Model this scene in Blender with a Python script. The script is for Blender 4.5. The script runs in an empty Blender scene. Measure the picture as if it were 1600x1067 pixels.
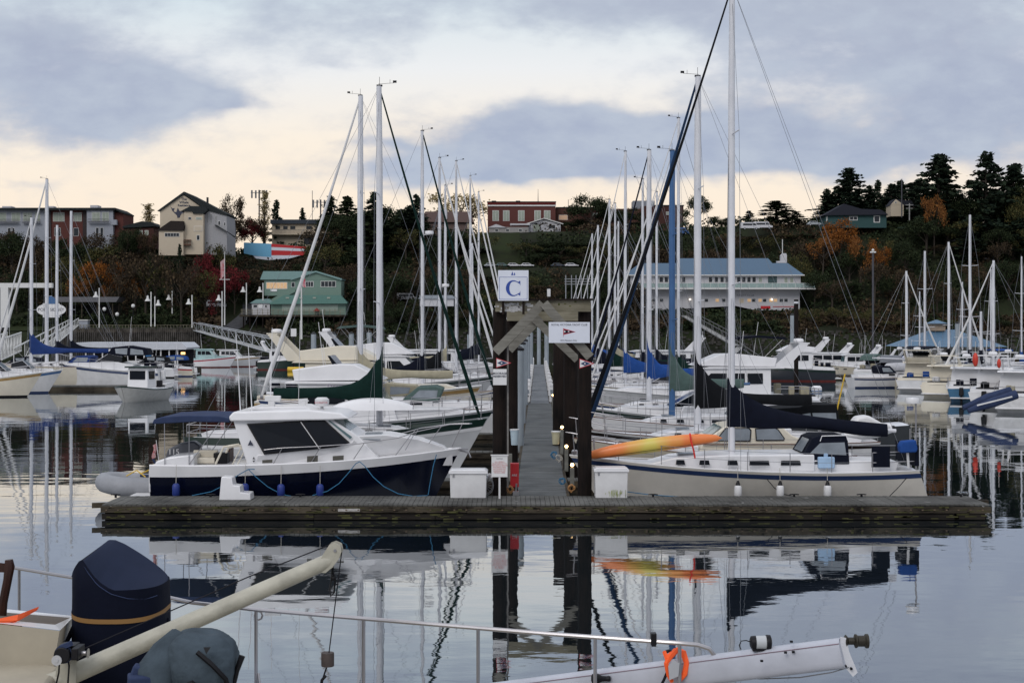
import bpy, math, random
from mathutils import Vector, Matrix, noise
random.seed(7)
PI = math.pi
sc = bpy.context.scene
C = sc.collection
# ------------------------------------------------------------------ camera
F, HZ, CH = 2200.0, 513.0, 5.44          # focal length in photo pixels, horizon row, eye height
cam_d = bpy.data.cameras.new('camera'); cam = bpy.data.objects.new('camera', cam_d); C.objects.link(cam)
cam.location = (0, 0, CH); cam.rotation_euler = (PI/2, 0, 0)
cam_d.sensor_width = 36; cam_d.lens = 36*F/1600; cam_d.shift_y = (HZ-533.5)/1600
cam_d.clip_start = 0.1; cam_d.clip_end = 9000
sc.camera = cam
sc.view_settings.view_transform = 'Standard'; sc.view_settings.look = 'None'
sc.view_settings.exposure = 0.0; sc.view_settings.gamma = 1
def wx(px, Y): return (px-800)/F*Y
def wz(py, Y): return CH+(HZ-py)/F*Y
def P(px, py, Y): return Vector((wx(px, Y), Y, wz(py, Y)))

# ------------------------------------------------------------------ world
world = bpy.data.worlds.new("World"); sc.world = world; world.use_nodes = True
wt = world.node_tree; wn = wt.nodes; wl = wt.links
for n in list(wn): wn.remove(n)
def wmath(op, a, b=None, c=None, clamp=False):
    n = wn.new('ShaderNodeMath'); n.operation = op; n.use_clamp = clamp
    for i, x in enumerate((a, b, c)):
        if x is None: continue
        if isinstance(x, (int, float)): n.inputs[i].default_value = x
        else: wl.new(x, n.inputs[i])
    return n.outputs[0]
def s2l(c): return tuple((x/255/12.92 if x/255 <= .04045 else ((x/255+.055)/1.055)**2.4) for x in c)
def wmix(f, a, b):
    n = wn.new('ShaderNodeMix'); n.data_type = 'RGBA'
    for sock, x in ((n.inputs[0], f), (n.inputs[6], a), (n.inputs[7], b)):
        if isinstance(x, (int, float)): sock.default_value = x
        elif isinstance(x, tuple): sock.default_value = (*x, 1)
        else: wl.new(x, sock)
    return n.outputs[2]
tc = wn.new('ShaderNodeTexCoord'); sp = wn.new('ShaderNodeSeparateXYZ'); wl.new(tc.outputs['Generated'], sp.inputs[0])
dx, dy, dz = sp.outputs
ys = wmath('MAXIMUM', dy, 0.12)
u = wmath('DIVIDE', dx, ys); v = wmath('DIVIDE', dz, ys)
cmb = wn.new('ShaderNodeCombineXYZ'); wl.new(u, cmb.inputs[0]); wl.new(wmath('MULTIPLY', v, 2.0), cmb.inputs[1])
def wnoise(scale, det, off=0, vec=None, rough=.55):
    m = wn.new('ShaderNodeVectorMath'); m.operation = 'ADD'; wl.new(vec or cmb.outputs[0], m.inputs[0]); m.inputs[1].default_value = (off, off*.7, off*.3)
    n = wn.new('ShaderNodeTexNoise'); n.inputs['Scale'].default_value = scale; n.inputs['Detail'].default_value = det; n.inputs['Roughness'].default_value = rough
    wl.new(m.outputs[0], n.inputs['Vector']); return n.outputs['Fac']
n1 = wnoise(9, 7); n2 = wnoise(7, 4, 5.3); n3 = wnoise(26, 6, 2.1); n4 = wnoise(4, 3, 9.1)
uw = wmath('ADD', u, wmath('MULTIPLY', wmath('SUBTRACT', n1, .5), .10))
vw = wmath('ADD', v, wmath('MULTIPLY', wmath('SUBTRACT', n2, .5), .06))
blobs = [(60,100,190,75,1.05),(250,150,130,42,.95),(130,190,130,40,.75),(10,50,160,50,.45),(340,160,80,16,.7),
         (930,225,250,50,1.15),(780,200,110,50,.75),(1150,235,220,50,1.0),(700,262,150,24,.8),(1010,268,330,18,.9),(600,222,60,9,.5),
         (1350,70,300,110,1.0),(1560,190,220,95,1.0),(1260,230,200,40,.5),(470,35,120,50,.65),(640,40,70,35,.5),(540,90,60,15,.4),(1000,20,140,40,.55),(800,15,110,30,.3),(880,60,70,30,.3),
         (20,285,80,8,.4),(450,303,50,6,.25),(1330,205,70,22,-.45),(780,105,170,48,-.5),(1330,160,60,40,-.3),
         (400,-75,900,60,.7),(1500,-90,900,80,1.0)]
tot = None
for (px, py, rx, ry, am) in blobs:
    a = wmath('POWER', wmath('MULTIPLY', wmath('SUBTRACT', uw, (px-800)/F), F/rx), 2)
    b = wmath('POWER', wmath('MULTIPLY', wmath('SUBTRACT', vw, (HZ-py)/F), F/ry), 2)
    g = wmath('MULTIPLY', wmath('EXPONENT', wmath('MULTIPLY', wmath('ADD', a, b), -.8)), am)
    tot = g if tot is None else wmath('ADD', tot, g)
n5 = wnoise(60, 5, 4.4)
tot = wmath('ADD', tot, wmath('MULTIPLY', wmath('SUBTRACT', n3, .5), 1.25))
tot = wmath('ADD', tot, wmath('MULTIPLY', wmath('SUBTRACT', n5, .5), .45))
tot = wmath('ADD', tot, wmath('MULTIPLY', wmath('SUBTRACT', n4, .5), .7))
mr = wn.new('ShaderNodeMapRange'); mr.interpolation_type = 'SMOOTHSTEP'; mr.inputs[1].default_value = .06; mr.inputs[2].default_value = 1.18
wl.new(tot, mr.inputs[0]); cloud = mr.outputs[0]
ramp = wn.new('ShaderNodeValToRGB'); cr = ramp.color_ramp
stops = [(0, (252,226,200)), (.22, (255,237,215)), (.48, (252,241,226)), (.66, (238,240,242)), (.85, (214,228,236)), (1, (170,186,205))]
while len(cr.elements) < len(stops): cr.elements.new(.5)
for e, (p_, c_) in zip(cr.elements, stops): e.position = p_; e.color = (*s2l(c_), 1)
wl.new(wmath('MULTIPLY', v, 1/.28, clamp=True), ramp.inputs[0])
cram = wn.new('ShaderNodeValToRGB'); cc = cram.color_ramp
cc.elements[0].position = .2; cc.elements[0].color = (*s2l((190,195,208)), 1); cc.elements[1].position = .42; cc.elements[1].color = (*s2l((162,177,203)), 1)
e = cc.elements.new(.95); e.color = (*s2l((166,174,196)), 1)
wl.new(wmath('MULTIPLY', v, 1/.24, clamp=True), cram.inputs[0])
nm_ = wn.new('ShaderNodeMapRange'); nm_.inputs[1].default_value = .35; nm_.inputs[2].default_value = .68; wl.new(n3, nm_.inputs[0])
ccol = wmix(wmath('MULTIPLY', nm_.outputs[0], .5), cram.outputs[0], s2l((196,207,220)))
front = wmix(wmath('MULTIPLY', cloud, .93), ramp.outputs[0], ccol)
# above the frame and behind the photographer: Nishita sky with brightness added to light the boats
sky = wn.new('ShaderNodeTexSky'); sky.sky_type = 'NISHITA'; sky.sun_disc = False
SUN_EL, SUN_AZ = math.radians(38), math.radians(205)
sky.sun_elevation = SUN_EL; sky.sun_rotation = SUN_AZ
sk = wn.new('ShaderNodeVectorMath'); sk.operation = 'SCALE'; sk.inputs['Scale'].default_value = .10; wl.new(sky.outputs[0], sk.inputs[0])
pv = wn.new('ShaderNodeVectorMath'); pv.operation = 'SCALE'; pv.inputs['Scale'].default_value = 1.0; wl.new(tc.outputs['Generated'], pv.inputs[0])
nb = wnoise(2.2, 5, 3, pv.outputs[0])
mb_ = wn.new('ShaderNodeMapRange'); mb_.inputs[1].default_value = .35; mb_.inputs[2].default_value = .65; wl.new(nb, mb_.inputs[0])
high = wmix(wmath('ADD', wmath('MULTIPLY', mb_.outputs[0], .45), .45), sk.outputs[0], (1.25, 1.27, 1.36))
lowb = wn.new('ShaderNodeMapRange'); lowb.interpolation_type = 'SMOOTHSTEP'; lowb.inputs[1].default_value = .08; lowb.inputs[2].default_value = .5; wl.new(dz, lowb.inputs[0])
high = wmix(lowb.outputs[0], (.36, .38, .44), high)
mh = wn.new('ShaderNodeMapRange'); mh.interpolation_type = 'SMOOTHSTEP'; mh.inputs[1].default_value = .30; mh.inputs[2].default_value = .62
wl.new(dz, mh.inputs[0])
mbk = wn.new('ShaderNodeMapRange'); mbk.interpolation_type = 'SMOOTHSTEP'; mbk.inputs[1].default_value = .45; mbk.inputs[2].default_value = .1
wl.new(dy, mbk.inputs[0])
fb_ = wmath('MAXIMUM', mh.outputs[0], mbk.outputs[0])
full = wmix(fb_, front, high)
below = wn.new('ShaderNodeMapRange'); below.inputs[1].default_value = -.02; below.inputs[2].default_value = 0; wl.new(dz, below.inputs[0])
full = wmix(below.outputs[0], (.05, .06, .07), full)
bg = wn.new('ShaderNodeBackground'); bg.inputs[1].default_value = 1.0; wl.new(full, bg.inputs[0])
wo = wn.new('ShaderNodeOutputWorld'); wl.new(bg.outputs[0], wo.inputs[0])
# one wide soft sun lamp, added behind the photographer to lift the boats' facing sides
sun_d = bpy.data.lights.new('sun', 'SUN'); sun_d.energy = 1.0; sun_d.angle = math.radians(25); sun_d.color = (1, .95, .9)
sun = bpy.data.objects.new('sun', sun_d); C.objects.link(sun)
sdir = Vector((math.sin(SUN_AZ)*math.cos(SUN_EL), math.cos(SUN_AZ)*math.cos(SUN_EL), math.sin(SUN_EL)))
sun.rotation_euler = (-sdir).to_track_quat('-Z', 'Y').to_euler()

# ------------------------------------------------------------------ materials
MATS = {}
def mat(name, col, rough=.5, var=.12, vscale=3.0, metal=0, bump=0, bscale=20, alpha=None, emit=None, coat=0, col2=None, stretch=(1,1,1), det=4, ior=None, spec=None):
    if name in MATS: return MATS[name]
    m = bpy.data.materials.new(name); m.use_nodes = True; nt = m.node_tree; b = nt.nodes['Principled BSDF']
    b.inputs['Roughness'].default_value = rough; b.inputs['Metallic'].default_value = metal
    b.inputs['Specular IOR Level'].default_value = spec if spec is not None else (.12 if rough > .7 else .4)
    if ior: b.inputs['IOR'].default_value = ior
    if coat: b.inputs['Coat Weight'].default_value = coat; b.inputs['Coat Roughness'].default_value = .12
    t = nt.nodes.new('ShaderNodeTexCoord'); mp = nt.nodes.new('ShaderNodeMapping'); mp.inputs['Scale'].default_value = stretch
    nt.links.new(t.outputs['Object'], mp.inputs[0])
    nz = nt.nodes.new('ShaderNodeTexNoise'); nz.inputs['Scale'].default_value = vscale; nz.inputs['Detail'].default_value = det; nz.inputs['Roughness'].default_value = .6
    nt.links.new(mp.outputs[0], nz.inputs['Vector'])
    mx = nt.nodes.new('ShaderNodeMix'); mx.data_type = 'RGBA'
    rg = nt.nodes.new('ShaderNodeMapRange'); rg.inputs[1].default_value = .3; rg.inputs[2].default_value = .7
    nt.links.new(nz.outputs['Fac'], rg.inputs[0]); nt.links.new(rg.outputs[0], mx.inputs[0])
    c2 = col2 or tuple(x*(1-2*var) for x in col)
    mx.inputs[6].default_value = (*col, 1); mx.inputs[7].default_value = (*c2, 1)
    nt.links.new(mx.outputs[2], b.inputs['Base Color'])
    if bump:
        n2_ = nt.nodes.new('ShaderNodeTexNoise'); n2_.inputs['Scale'].default_value = bscale; n2_.inputs['Detail'].default_value = 5
        nt.links.new(mp.outputs[0], n2_.inputs['Vector'])
        bp = nt.nodes.new('ShaderNodeBump'); bp.inputs['Strength'].default_value = bump; bp.inputs['Distance'].default_value = .02
        nt.links.new(n2_.outputs['Fac'], bp.inputs['Height']); nt.links.new(bp.outputs[0], b.inputs['Normal'])
    if emit:
        b.inputs['Emission Color'].default_value = (*emit[:3], 1); b.inputs['Emission Strength'].default_value = emit[3]
    if alpha is not None:
        b.inputs['Alpha'].default_value = alpha
    MATS[name] = m; return m
white = mat('white_gelcoat', (.72,.72,.73), .28, .05, 1.2, coat=.3)
white2 = mat('chalky_white_gelcoat', (.66,.66,.66), .4, .09, 1.5)
cream = mat('cream_gelcoat', (.66,.61,.50), .35, .06, 1.2, coat=.2)
palegrey = mat('pale_grey_hull', (.50,.51,.52), .3, .06, 1.5, coat=.3)
navy = mat('navy_gelcoat', (.003,.005,.016), .18, .1, 2, spec=.35)
navystripe = mat('navy_stripe', (.02,.04,.11), .35, .1, 2)
bluepaint = mat('blue_paint', (.045,.12,.27), .4, .08, 2)
dkgreen = mat('dark_green_paint', (.004,.022,.016), .35, .1, 2)
navycloth = mat('navy_canvas', (.005,.007,.016), .85, .15, 4, bump=.3, bscale=9)
navycloth2 = mat('faded_navy_canvas', (.035,.05,.105), .85, .12, 3, bump=.3, bscale=7)
blackcloth = mat('black_canvas', (.007,.008,.010), .85, .15, 4, bump=.3, bscale=9)
bluecloth = mat('blue_canvas', (.02,.07,.26), .85, .12, 4, bump=.3, bscale=9)
greencloth = mat('dark_green_canvas', (.005,.022,.018), .85, .15, 4, bump=.3, bscale=9)
sagecloth = mat('faded_green_canvas', (.085,.13,.12), .9, .12, 4, bump=.3, bscale=9)
tancloth = mat('tan_canvas', (.36,.33,.24), .9, .12, 4, bump=.3, bscale=9)
sailwhite = mat('furled_sailcloth', (.62,.62,.62), .7, .1, 6, stretch=(1,1,.2))
alu = mat('mast_white_paint', (.62,.63,.66), .35, .05, 2)
alu2 = mat('mast_bare_aluminium', (.55,.56,.58), .4, .08, 2, metal=.5)
steel = mat('stainless_steel', (.42,.41,.42), .3, .08, 5, metal=.85)
wire = mat('rigging_wire', (.25,.26,.28), .4, .1, 5, metal=.5)
darkwire = mat('dark_line', (.02,.02,.025), .8, .1, 5)
ropeblue = mat('blue_rope', (.05,.19,.34), .85, .2, 30)
ropewhite = mat('white_rope', (.55,.53,.48), .85, .2, 30)
glass = mat('dark_tinted_glass', (.006,.008,.012), .08, .1, 2, spec=.22)
glass2 = mat('clear_plastic_window', (.22,.25,.28), .15, .15, 2)
glassteal = mat('windscreen_glass', (.10,.17,.18), .08, .15, 1.5)
blackp = mat('black_plastic', (.010,.010,.012), .45, .1, 6, spec=.2)
greyp = mat('grey_rubber_tube', (.27,.28,.30), .6, .08, 4)
fenderblue = mat('blue_fender', (.015,.035,.20), .45, .1, 5)
fenderwhite = mat('white_fender', (.65,.65,.65), .5, .1, 5)
teak = mat('varnished_teak', (.12,.045,.02), .4, .25, 6, stretch=(1,6,6))
red = mat('red_paint', (.50,.02,.025), .45, .1, 4)
orange = mat('orange_webbing', (.95,.12,.02), .7, .08, 8)
yellow = mat('yellow_paint', (.65,.42,.03), .5, .1, 4)
signw = mat('sign_white', (.62,.65,.72), .5, .04, 2)
signw2 = mat('sign_offwhite', (.66,.66,.66), .5, .05, 2)
signblue = mat('sign_blue', (.02,.06,.30), .5, .05, 2)
signred = mat('sign_red', (.42,.03,.05), .5, .05, 2)
ink = mat('sign_ink', (.03,.035,.06), .6, .05, 2)
# weathered wood
def woodmat(name, a, b_, plank=0, axis=0, rough=.85, scale=2.0):
    m = bpy.data.materials.new(name); m.use_nodes = True; nt = m.node_tree; bs = nt.nodes['Principled BSDF']; bs.inputs['Roughness'].default_value = rough; bs.inputs['Specular IOR Level'].default_value = .12
    t = nt.nodes.new('ShaderNodeTexCoord'); mp = nt.nodes.new('ShaderNodeMapping')
    st = [9, 9, 9]; st[axis] = .8; mp.inputs['Scale'].default_value = st
    nt.links.new(t.outputs['Object'], mp.inputs[0])
    nz = nt.nodes.new('ShaderNodeTexNoise'); nz.inputs['Scale'].default_value = scale; nz.inputs['Detail'].default_value = 8; nz.inputs['Roughness'].default_value = .7
    nt.links.new(mp.outputs[0], nz.inputs['Vector'])
    n2_ = nt.nodes.new('ShaderNodeTexNoise'); n2_.inputs['Scale'].default_value = .8; n2_.inputs['Detail'].default_value = 5; nt.links.new(t.outputs['Object'], n2_.inputs['Vector'])
    ad = nt.nodes.new('ShaderNodeMath'); ad.operation = 'ADD'; nt.links.new(nz.outputs['Fac'], ad.inputs[0]); nt.links.new(n2_.outputs['Fac'], ad.inputs[1])
    rp = nt.nodes.new('ShaderNodeValToRGB'); rp.color_ramp.elements[0].position = .38; rp.color_ramp.elements[0].color = (*b_, 1); rp.color_ramp.elements[1].position = .70; rp.color_ramp.elements[1].color = (*a, 1)
    mu = nt.nodes.new('ShaderNodeMath'); mu.operation = 'MULTIPLY'; mu.inputs[1].default_value = .5; nt.links.new(ad.outputs[0], mu.inputs[0]); nt.links.new(mu.outputs[0], rp.inputs[0])
    nt.links.new(rp.outputs[0], bs.inputs['Base Color'])
    bp = nt.nodes.new('ShaderNodeBump'); bp.inputs['Strength'].default_value = .5; bp.inputs['Distance'].default_value = .01
    nt.links.new(nz.outputs['Fac'], bp.inputs['Height']); nt.links.new(bp.outputs[0], bs.inputs['Normal'])
    MATS[name] = m; return m
deckwood = woodmat('weathered_deck_wood', (.17,.17,.16), (.045,.045,.042), axis=0)
deckwood_t = woodmat('weathered_walkway_wood', (.15,.16,.16), (.07,.075,.078), axis=0)
fascia = woodmat('weathered_dock_edge', (.105,.088,.062), (.010,.008,.007), axis=0)
darkwood = woodmat('creosoted_wood', (.024,.016,.013), (.005,.0045,.0045), axis=2)
beamwood = woodmat('weathered_beam', (.26,.24,.18), (.11,.10,.07), axis=0)
bracewood = woodmat('weathered_brace', (.27,.26,.23), (.11,.105,.09), axis=0)
mossy = mat('mossy_wood', (.12,.12,.04), .95, .3, 6, col2=(.05,.06,.02), bump=.5)
pileconc = mat('galvanised_pile', (.30,.34,.37), .6, .15, 2, stretch=(1,1,.3))
concrete = mat('concrete', (.33,.33,.32), .85, .2, 2, bump=.2)

# ------------------------------------------------------------------ mesh builder
class MB:
    def __init__(s): s.v = []; s.f = []
    def add(s, vs, fs):
        o = len(s.v); s.v += [tuple(q) for q in vs]; s.f += [tuple(i+o for i in f) for f in fs]; return s
    def box(s, c, d, rz=0, tap=1.0, ry=0):
        hx, hy, hz = d[0]/2, d[1]/2, d[2]/2
        m = Matrix.Rotation(rz, 3, 'Z') @ Matrix.Rotation(ry, 3, 'Y')
        vs = []
        for z in (-hz, hz):
            k = tap if z > 0 else 1
            for (x, y) in ((-hx,-hy),(hx,-hy),(hx,hy),(-hx,hy)):
                vs.append(Vector(c) + m @ Vector((x*k, y*k, z)))
        return s.add(vs, [(3,2,1,0),(4,5,6,7),(0,1,5,4),(1,2,6,5),(2,3,7,6),(3,0,4,7)])
    def tube(s, pts, r, n=6, closed=False):
        pts = [Vector(q) for q in pts]; k = len(pts); rs = r if isinstance(r, (list, tuple)) else [r]*k
        vs = []; up = None
        for i, q in enumerate(pts):
            if closed: d = pts[(i+1) % k]-pts[i-1]
            else: d = (pts[min(i+1, k-1)]-pts[max(i-1, 0)])
            d = d.normalized() if d.length > 1e-9 else Vector((0, 0, 1))
            if up is None: up = Vector((0, 0, 1)) if abs(d.z) < .9 else Vector((1, 0, 0))
            a = d.cross(up); a = a.normalized() if a.length > 1e-6 else Vector((1, 0, 0)); b = a.cross(d).normalized(); up = b
            for j in range(n):
                t = 2*PI*j/n; vs.append(q+a*math.cos(t)*rs[i]+b*math.sin(t)*rs[i])
        fs = []
        for i in range(k if closed else k-1):
            for j in range(n):
                i2 = (i+1) % k
                fs.append((i*n+j, i*n+(j+1) % n, i2*n+(j+1) % n, i2*n+j))
        if not closed: fs += [tuple(range(n))[::-1], tuple(range((k-1)*n, k*n))]
        return s.add(vs, fs)
    def lathe(s, prof, c=(0, 0, 0), n=16, axis='Z'):
        c = Vector(c); vs = []
        for (r, z) in prof:
            for j in range(n):
                t = 2*PI*j/n; a, b = r*math.cos(t), r*math.sin(t)
                q = (a, b, z) if axis == 'Z' else ((z, a, b) if axis == 'X' else (a, z, b))
                vs.append(c+Vector(q))
        fs = [(i*n+j, i*n+(j+1) % n, (i+1)*n+(j+1) % n, (i+1)*n+j) for i in range(len(prof)-1) for j in range(n)]
        fs += [tuple(range(n))[::-1], tuple(range((len(prof)-1)*n, len(prof)*n))]
        return s.add(vs, fs)
    def grid(s, fn, nu, nv):
        vs = [fn(i/nu, j/nv) for i in range(nu+1) for j in range(nv+1)]
        fs = [(i*(nv+1)+j, (i+1)*(nv+1)+j, (i+1)*(nv+1)+j+1, i*(nv+1)+j+1) for i in range(nu) for j in range(nv)]
        return s.add(vs, fs)
    def prof(s, out, w, w2=None):
        """side outline [(x,z)] closed across the beam; w = half width or function of (x,z)"""
        wf = w if callable(w) else (lambda x, z: w)
        n = len(out)
        vs = [(x, -wf(x, z), z) for x, z in out]+[(x, wf(x, z), z) for x, z in out]
        fs = [tuple(range(n)), tuple(range(2*n-1, n-1, -1))]
        fs += [((i+1) % n, i, i+n, (i+1) % n+n) for i in range(n)]
        return s.add(vs, fs)
    def slab(s, out, y0, y1):
        n = len(out); vs = [(x, y0, z) for x, z in out]+[(x, y1, z) for x, z in out]
        return s.add(vs, [tuple(range(n)), tuple(range(2*n-1, n-1, -1))]+[((i+1) % n, i, i+n, (i+1) % n+n) for i in range(n)])
    def plate(s, out, z0, z1):
        n = len(out); vs = [(x, y, z0) for x, y in out]+[(x, y, z1) for x, y in out]
        return s.add(vs, [tuple(range(n))[::-1], tuple(range(n, 2*n))]+[(i, (i+1) % n, (i+1) % n+n, i+n) for i in range(n)])
    def quad(s, a, b, c, d): return s.add([a, b, c, d], [(0, 1, 2, 3)])
    def sphere(s, c, r, n=12, m=8, sc_=(1, 1, 1)):
        vs = []; c = Vector(c)
        for i in range(m+1):
            ph = PI*i/m
            for j in range(n):
                t = 2*PI*j/n; vs.append(c+Vector((r*sc_[0]*math.sin(ph)*math.cos(t), r*sc_[1]*math.sin(ph)*math.sin(t), r*sc_[2]*math.cos(ph))))
        return s.add(vs, [(i*n+j, (i+1)*n+j, (i+1)*n+(j+1) % n, i*n+(j+1) % n) for i in range(m) for j in range(n)])
SPLIT = {'side_window','cabin_window','dodger_window','clear_panel','portlight','windscreen','window_seal','window_frame','dark_vent','spreader','winch','cleat','corner_timber','post','shed_post','porch_post','wharf_pile','deck_pile','antenna_box','crossarm','rivet','plate_bolt','shroud','stanchion','side_marker','diagonal_brace','inflated_tube','mounting_post','screen_corner_window','sheave_cheek','canvas_weathercloth','counter_wall','wheelhouse_window','antenna','sign_post','cockpit_seat','bracket_arm','balcony_post','bolt','cockpit_gear','pale_stain'}
def components(mb):
    par = list(range(len(mb.v)))
    def fd(i):
        while par[i] != i: par[i] = par[par[i]]; i = par[i]
        return i
    for f in mb.f:
        a = fd(f[0])
        for j in f[1:]:
            b = fd(j)
            if a != b: par[b] = a
    g = {}
    for f in mb.f: g.setdefault(fd(f[0]), []).append(f)
    out = []
    for fs in g.values():
        ids = sorted({i for f in fs for i in f}); mp = {q: k for k, q in enumerate(ids)}
        m = MB(); m.v = [mb.v[i] for i in ids]; m.f = [tuple(mp[i] for i in f) for f in fs]; out.append(m)
    return out
def obj(name, mb, m=None, parent=None, smooth=True, bevel=0, ang=38):
    if name in SPLIT and parent is not None:
        cs = components(mb)
        if 1 < len(cs) <= 100:
            return [obj_one(name, c, m, parent, smooth, bevel, ang) for c in cs][0]
    return obj_one(name, mb, m, parent, smooth, bevel, ang)
def obj_one(name, mb, m=None, parent=None, smooth=True, bevel=0, ang=38):
    me = bpy.data.meshes.new(name); me.from_pydata(mb.v, [], mb.f); me.update()
    if smooth:
        me.polygons.foreach_set('use_smooth', [True]*len(me.polygons)); me.set_sharp_from_angle(angle=math.radians(ang))
    if m: me.materials.append(m)
    o = bpy.data.objects.new(name, me); C.objects.link(o)
    if parent is not None: o.parent = parent
    if bevel:
        b = o.modifiers.new('bevel', 'BEVEL'); b.width = bevel; b.segments = 3; b.limit_method = 'ANGLE'; b.angle_limit = math.radians(30); b.harden_normals = False
    return o
USED = {}
def tag(o, label, cat, group=None):
    o['label'] = label; o['category'] = cat
    if group: o['group'] = group
    return o
def thing(name, label, cat, loc=(0, 0, 0), rz=0, group=None):
    o = bpy.data.objects.new(name, None); C.objects.link(o); o.location = loc; o.rotation_euler = (0, 0, rz); o.empty_display_size = .3
    return tag(o, label, cat, group)
def struct(name, mb, m, kind='structure', smooth=True):
    o = obj(name, mb, m, None, smooth); o['kind'] = kind; return o
def single(name, label, cat, mb, m, loc=(0, 0, 0), rz=0, group=None, **k):
    o = obj(name, mb, m, None, **k); o.location = loc; o.rotation_euler = (0, 0, rz); return tag(o, label, cat, group)
def copy_tree(o, parent=None):
    c = o.copy(); C.objects.link(c)
    if parent is not None: c.parent = parent
    for ch in [q for q in bpy.data.objects if q.parent == o]: copy_tree(ch, c)
    return c
def text(name, s_, size, m, parent, loc, rz=0, spacing=1.0, xs=1.0, bold=0.0):
    cu = bpy.data.curves.new(name, 'FONT'); cu.body = s_; cu.size = size; cu.align_x = 'CENTER'; cu.align_y = 'CENTER'; cu.extrude = .002; cu.space_character = spacing; cu.offset = bold; cu.resolution_u = 3
    t = bpy.data.objects.new('tmp', cu); C.objects.link(t)
    dg = bpy.context.evaluated_depsgraph_get(); dg.update()
    me = bpy.data.meshes.new_from_object(t.evaluated_get(dg)); bpy.data.objects.remove(t)
    me.name = name; me.materials.clear(); me.materials.append(m)
    o = bpy.data.objects.new(name, me); C.objects.link(o); o.parent = parent; o.location = loc; o.rotation_euler = (PI/2, 0, rz); o.scale = (xs, 1, 1)
    return o
ORD = ['first','second','third','fourth','fifth','sixth','seventh','eighth','ninth','tenth','eleventh','twelfth','thirteenth','fourteenth','fifteenth','sixteenth','seventeenth','eighteenth','nineteenth','twentieth']
def ordw(i):
    if i < 20: return ORD[i]
    tens = ['twenty', 'thirty', 'forty', 'fifty', 'sixty'][(i+1)//10-2]; r = (i+1) % 10
    return (tens[:-1]+'ieth') if r == 0 else tens+'-'+ORD[r-1]
def lerp(a, b, t): return a+(b-a)*t
def sstep(a, b, x):
    t = max(0, min(1, (x-a)/(b-a))); return t*t*(3-2*t)
# ------------------------------------------------------------------ water
def water_mat():
    m = bpy.data.materials.new('harbour_water'); m.use_nodes = True; nt = m.node_tree; b = nt.nodes['Principled BSDF']
    b.inputs['Base Color'].default_value = (.006, .010, .012, 1); b.inputs['Roughness'].default_value = .015; b.inputs['IOR'].default_value = 1.95
    t = nt.nodes.new('ShaderNodeTexCoord')
    def nz(sc_, st, det, rough=.5):
        mp = nt.nodes.new('ShaderNodeMapping'); mp.inputs['Scale'].default_value = st; nt.links.new(t.outputs['Object'], mp.inputs[0])
        n = nt.nodes.new('ShaderNodeTexNoise'); n.inputs['Scale'].default_value = sc_; n.inputs['Detail'].default_value = det; n.inputs['Roughness'].default_value = rough
        nt.links.new(mp.outputs[0], n.inputs['Vector']); return n.outputs['Fac']
    def ma(op, a, b2, clamp=False):
        n = nt.nodes.new('ShaderNodeMath'); n.operation = op; n.use_clamp = clamp
        for i, x in enumerate((a, b2)):
            if isinstance(x, (int, float)): n.inputs[i].default_value = x
            else: nt.links.new(x, n.inputs[i])
        return n.outputs[0]
    patch = nt.nodes.new('ShaderNodeMapRange'); patch.inputs[1].default_value = .42; patch.inputs[2].default_value = .66
    patch.inputs[3].default_value = .35; patch.inputs[4].default_value = 1.0
    nt.links.new(nz(.035, (1, 1.2, 1), 3), patch.inputs[0])
    swell = ma('MULTIPLY', nz(.50, (.55, 1, 1), 2), 1.0)
    rip = ma('MULTIPLY', ma('MULTIPLY', nz(1.9, (.5, 1, 1), 3, .45), .42), patch.outputs[0])
    fine = ma('MULTIPLY', ma('MULTIPLY', nz(7, (.6, 1, 1), 3), .05), patch.outputs[0])
    h = ma('ADD', ma('ADD', swell, rip), fine)
    gl = nt.nodes.new('ShaderNodeBsdfGlossy'); gl.inputs['Color'].default_value = (.93, .97, 1, 1); gl.inputs['Roughness'].default_value = .01; mxs = nt.nodes.new('ShaderNodeMixShader'); mxs.inputs[0].default_value = .28
    nt.links.new(b.outputs[0], mxs.inputs[1]); nt.links.new(gl.outputs[0], mxs.inputs[2]); nt.links.new(mxs.outputs[0], nt.nodes['Material Output'].inputs['Surface'])
    bp = nt.nodes.new('ShaderNodeBump'); bp.inputs['Strength'].default_value = 1; bp.inputs['Distance'].default_value = .0098
    nt.links.new(h, bp.inputs['Height']); nt.links.new(bp.outputs[0], b.inputs['Normal']); nt.links.new(bp.outputs[0], gl.inputs['Normal'])
    return m
watm = water_mat()
struct('water', MB().add([(-1200,-500,0),(1200,-500,0),(1200,403,0),(-1200,403,0)], [(0,1,2,3)]), watm, smooth=False)

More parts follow.
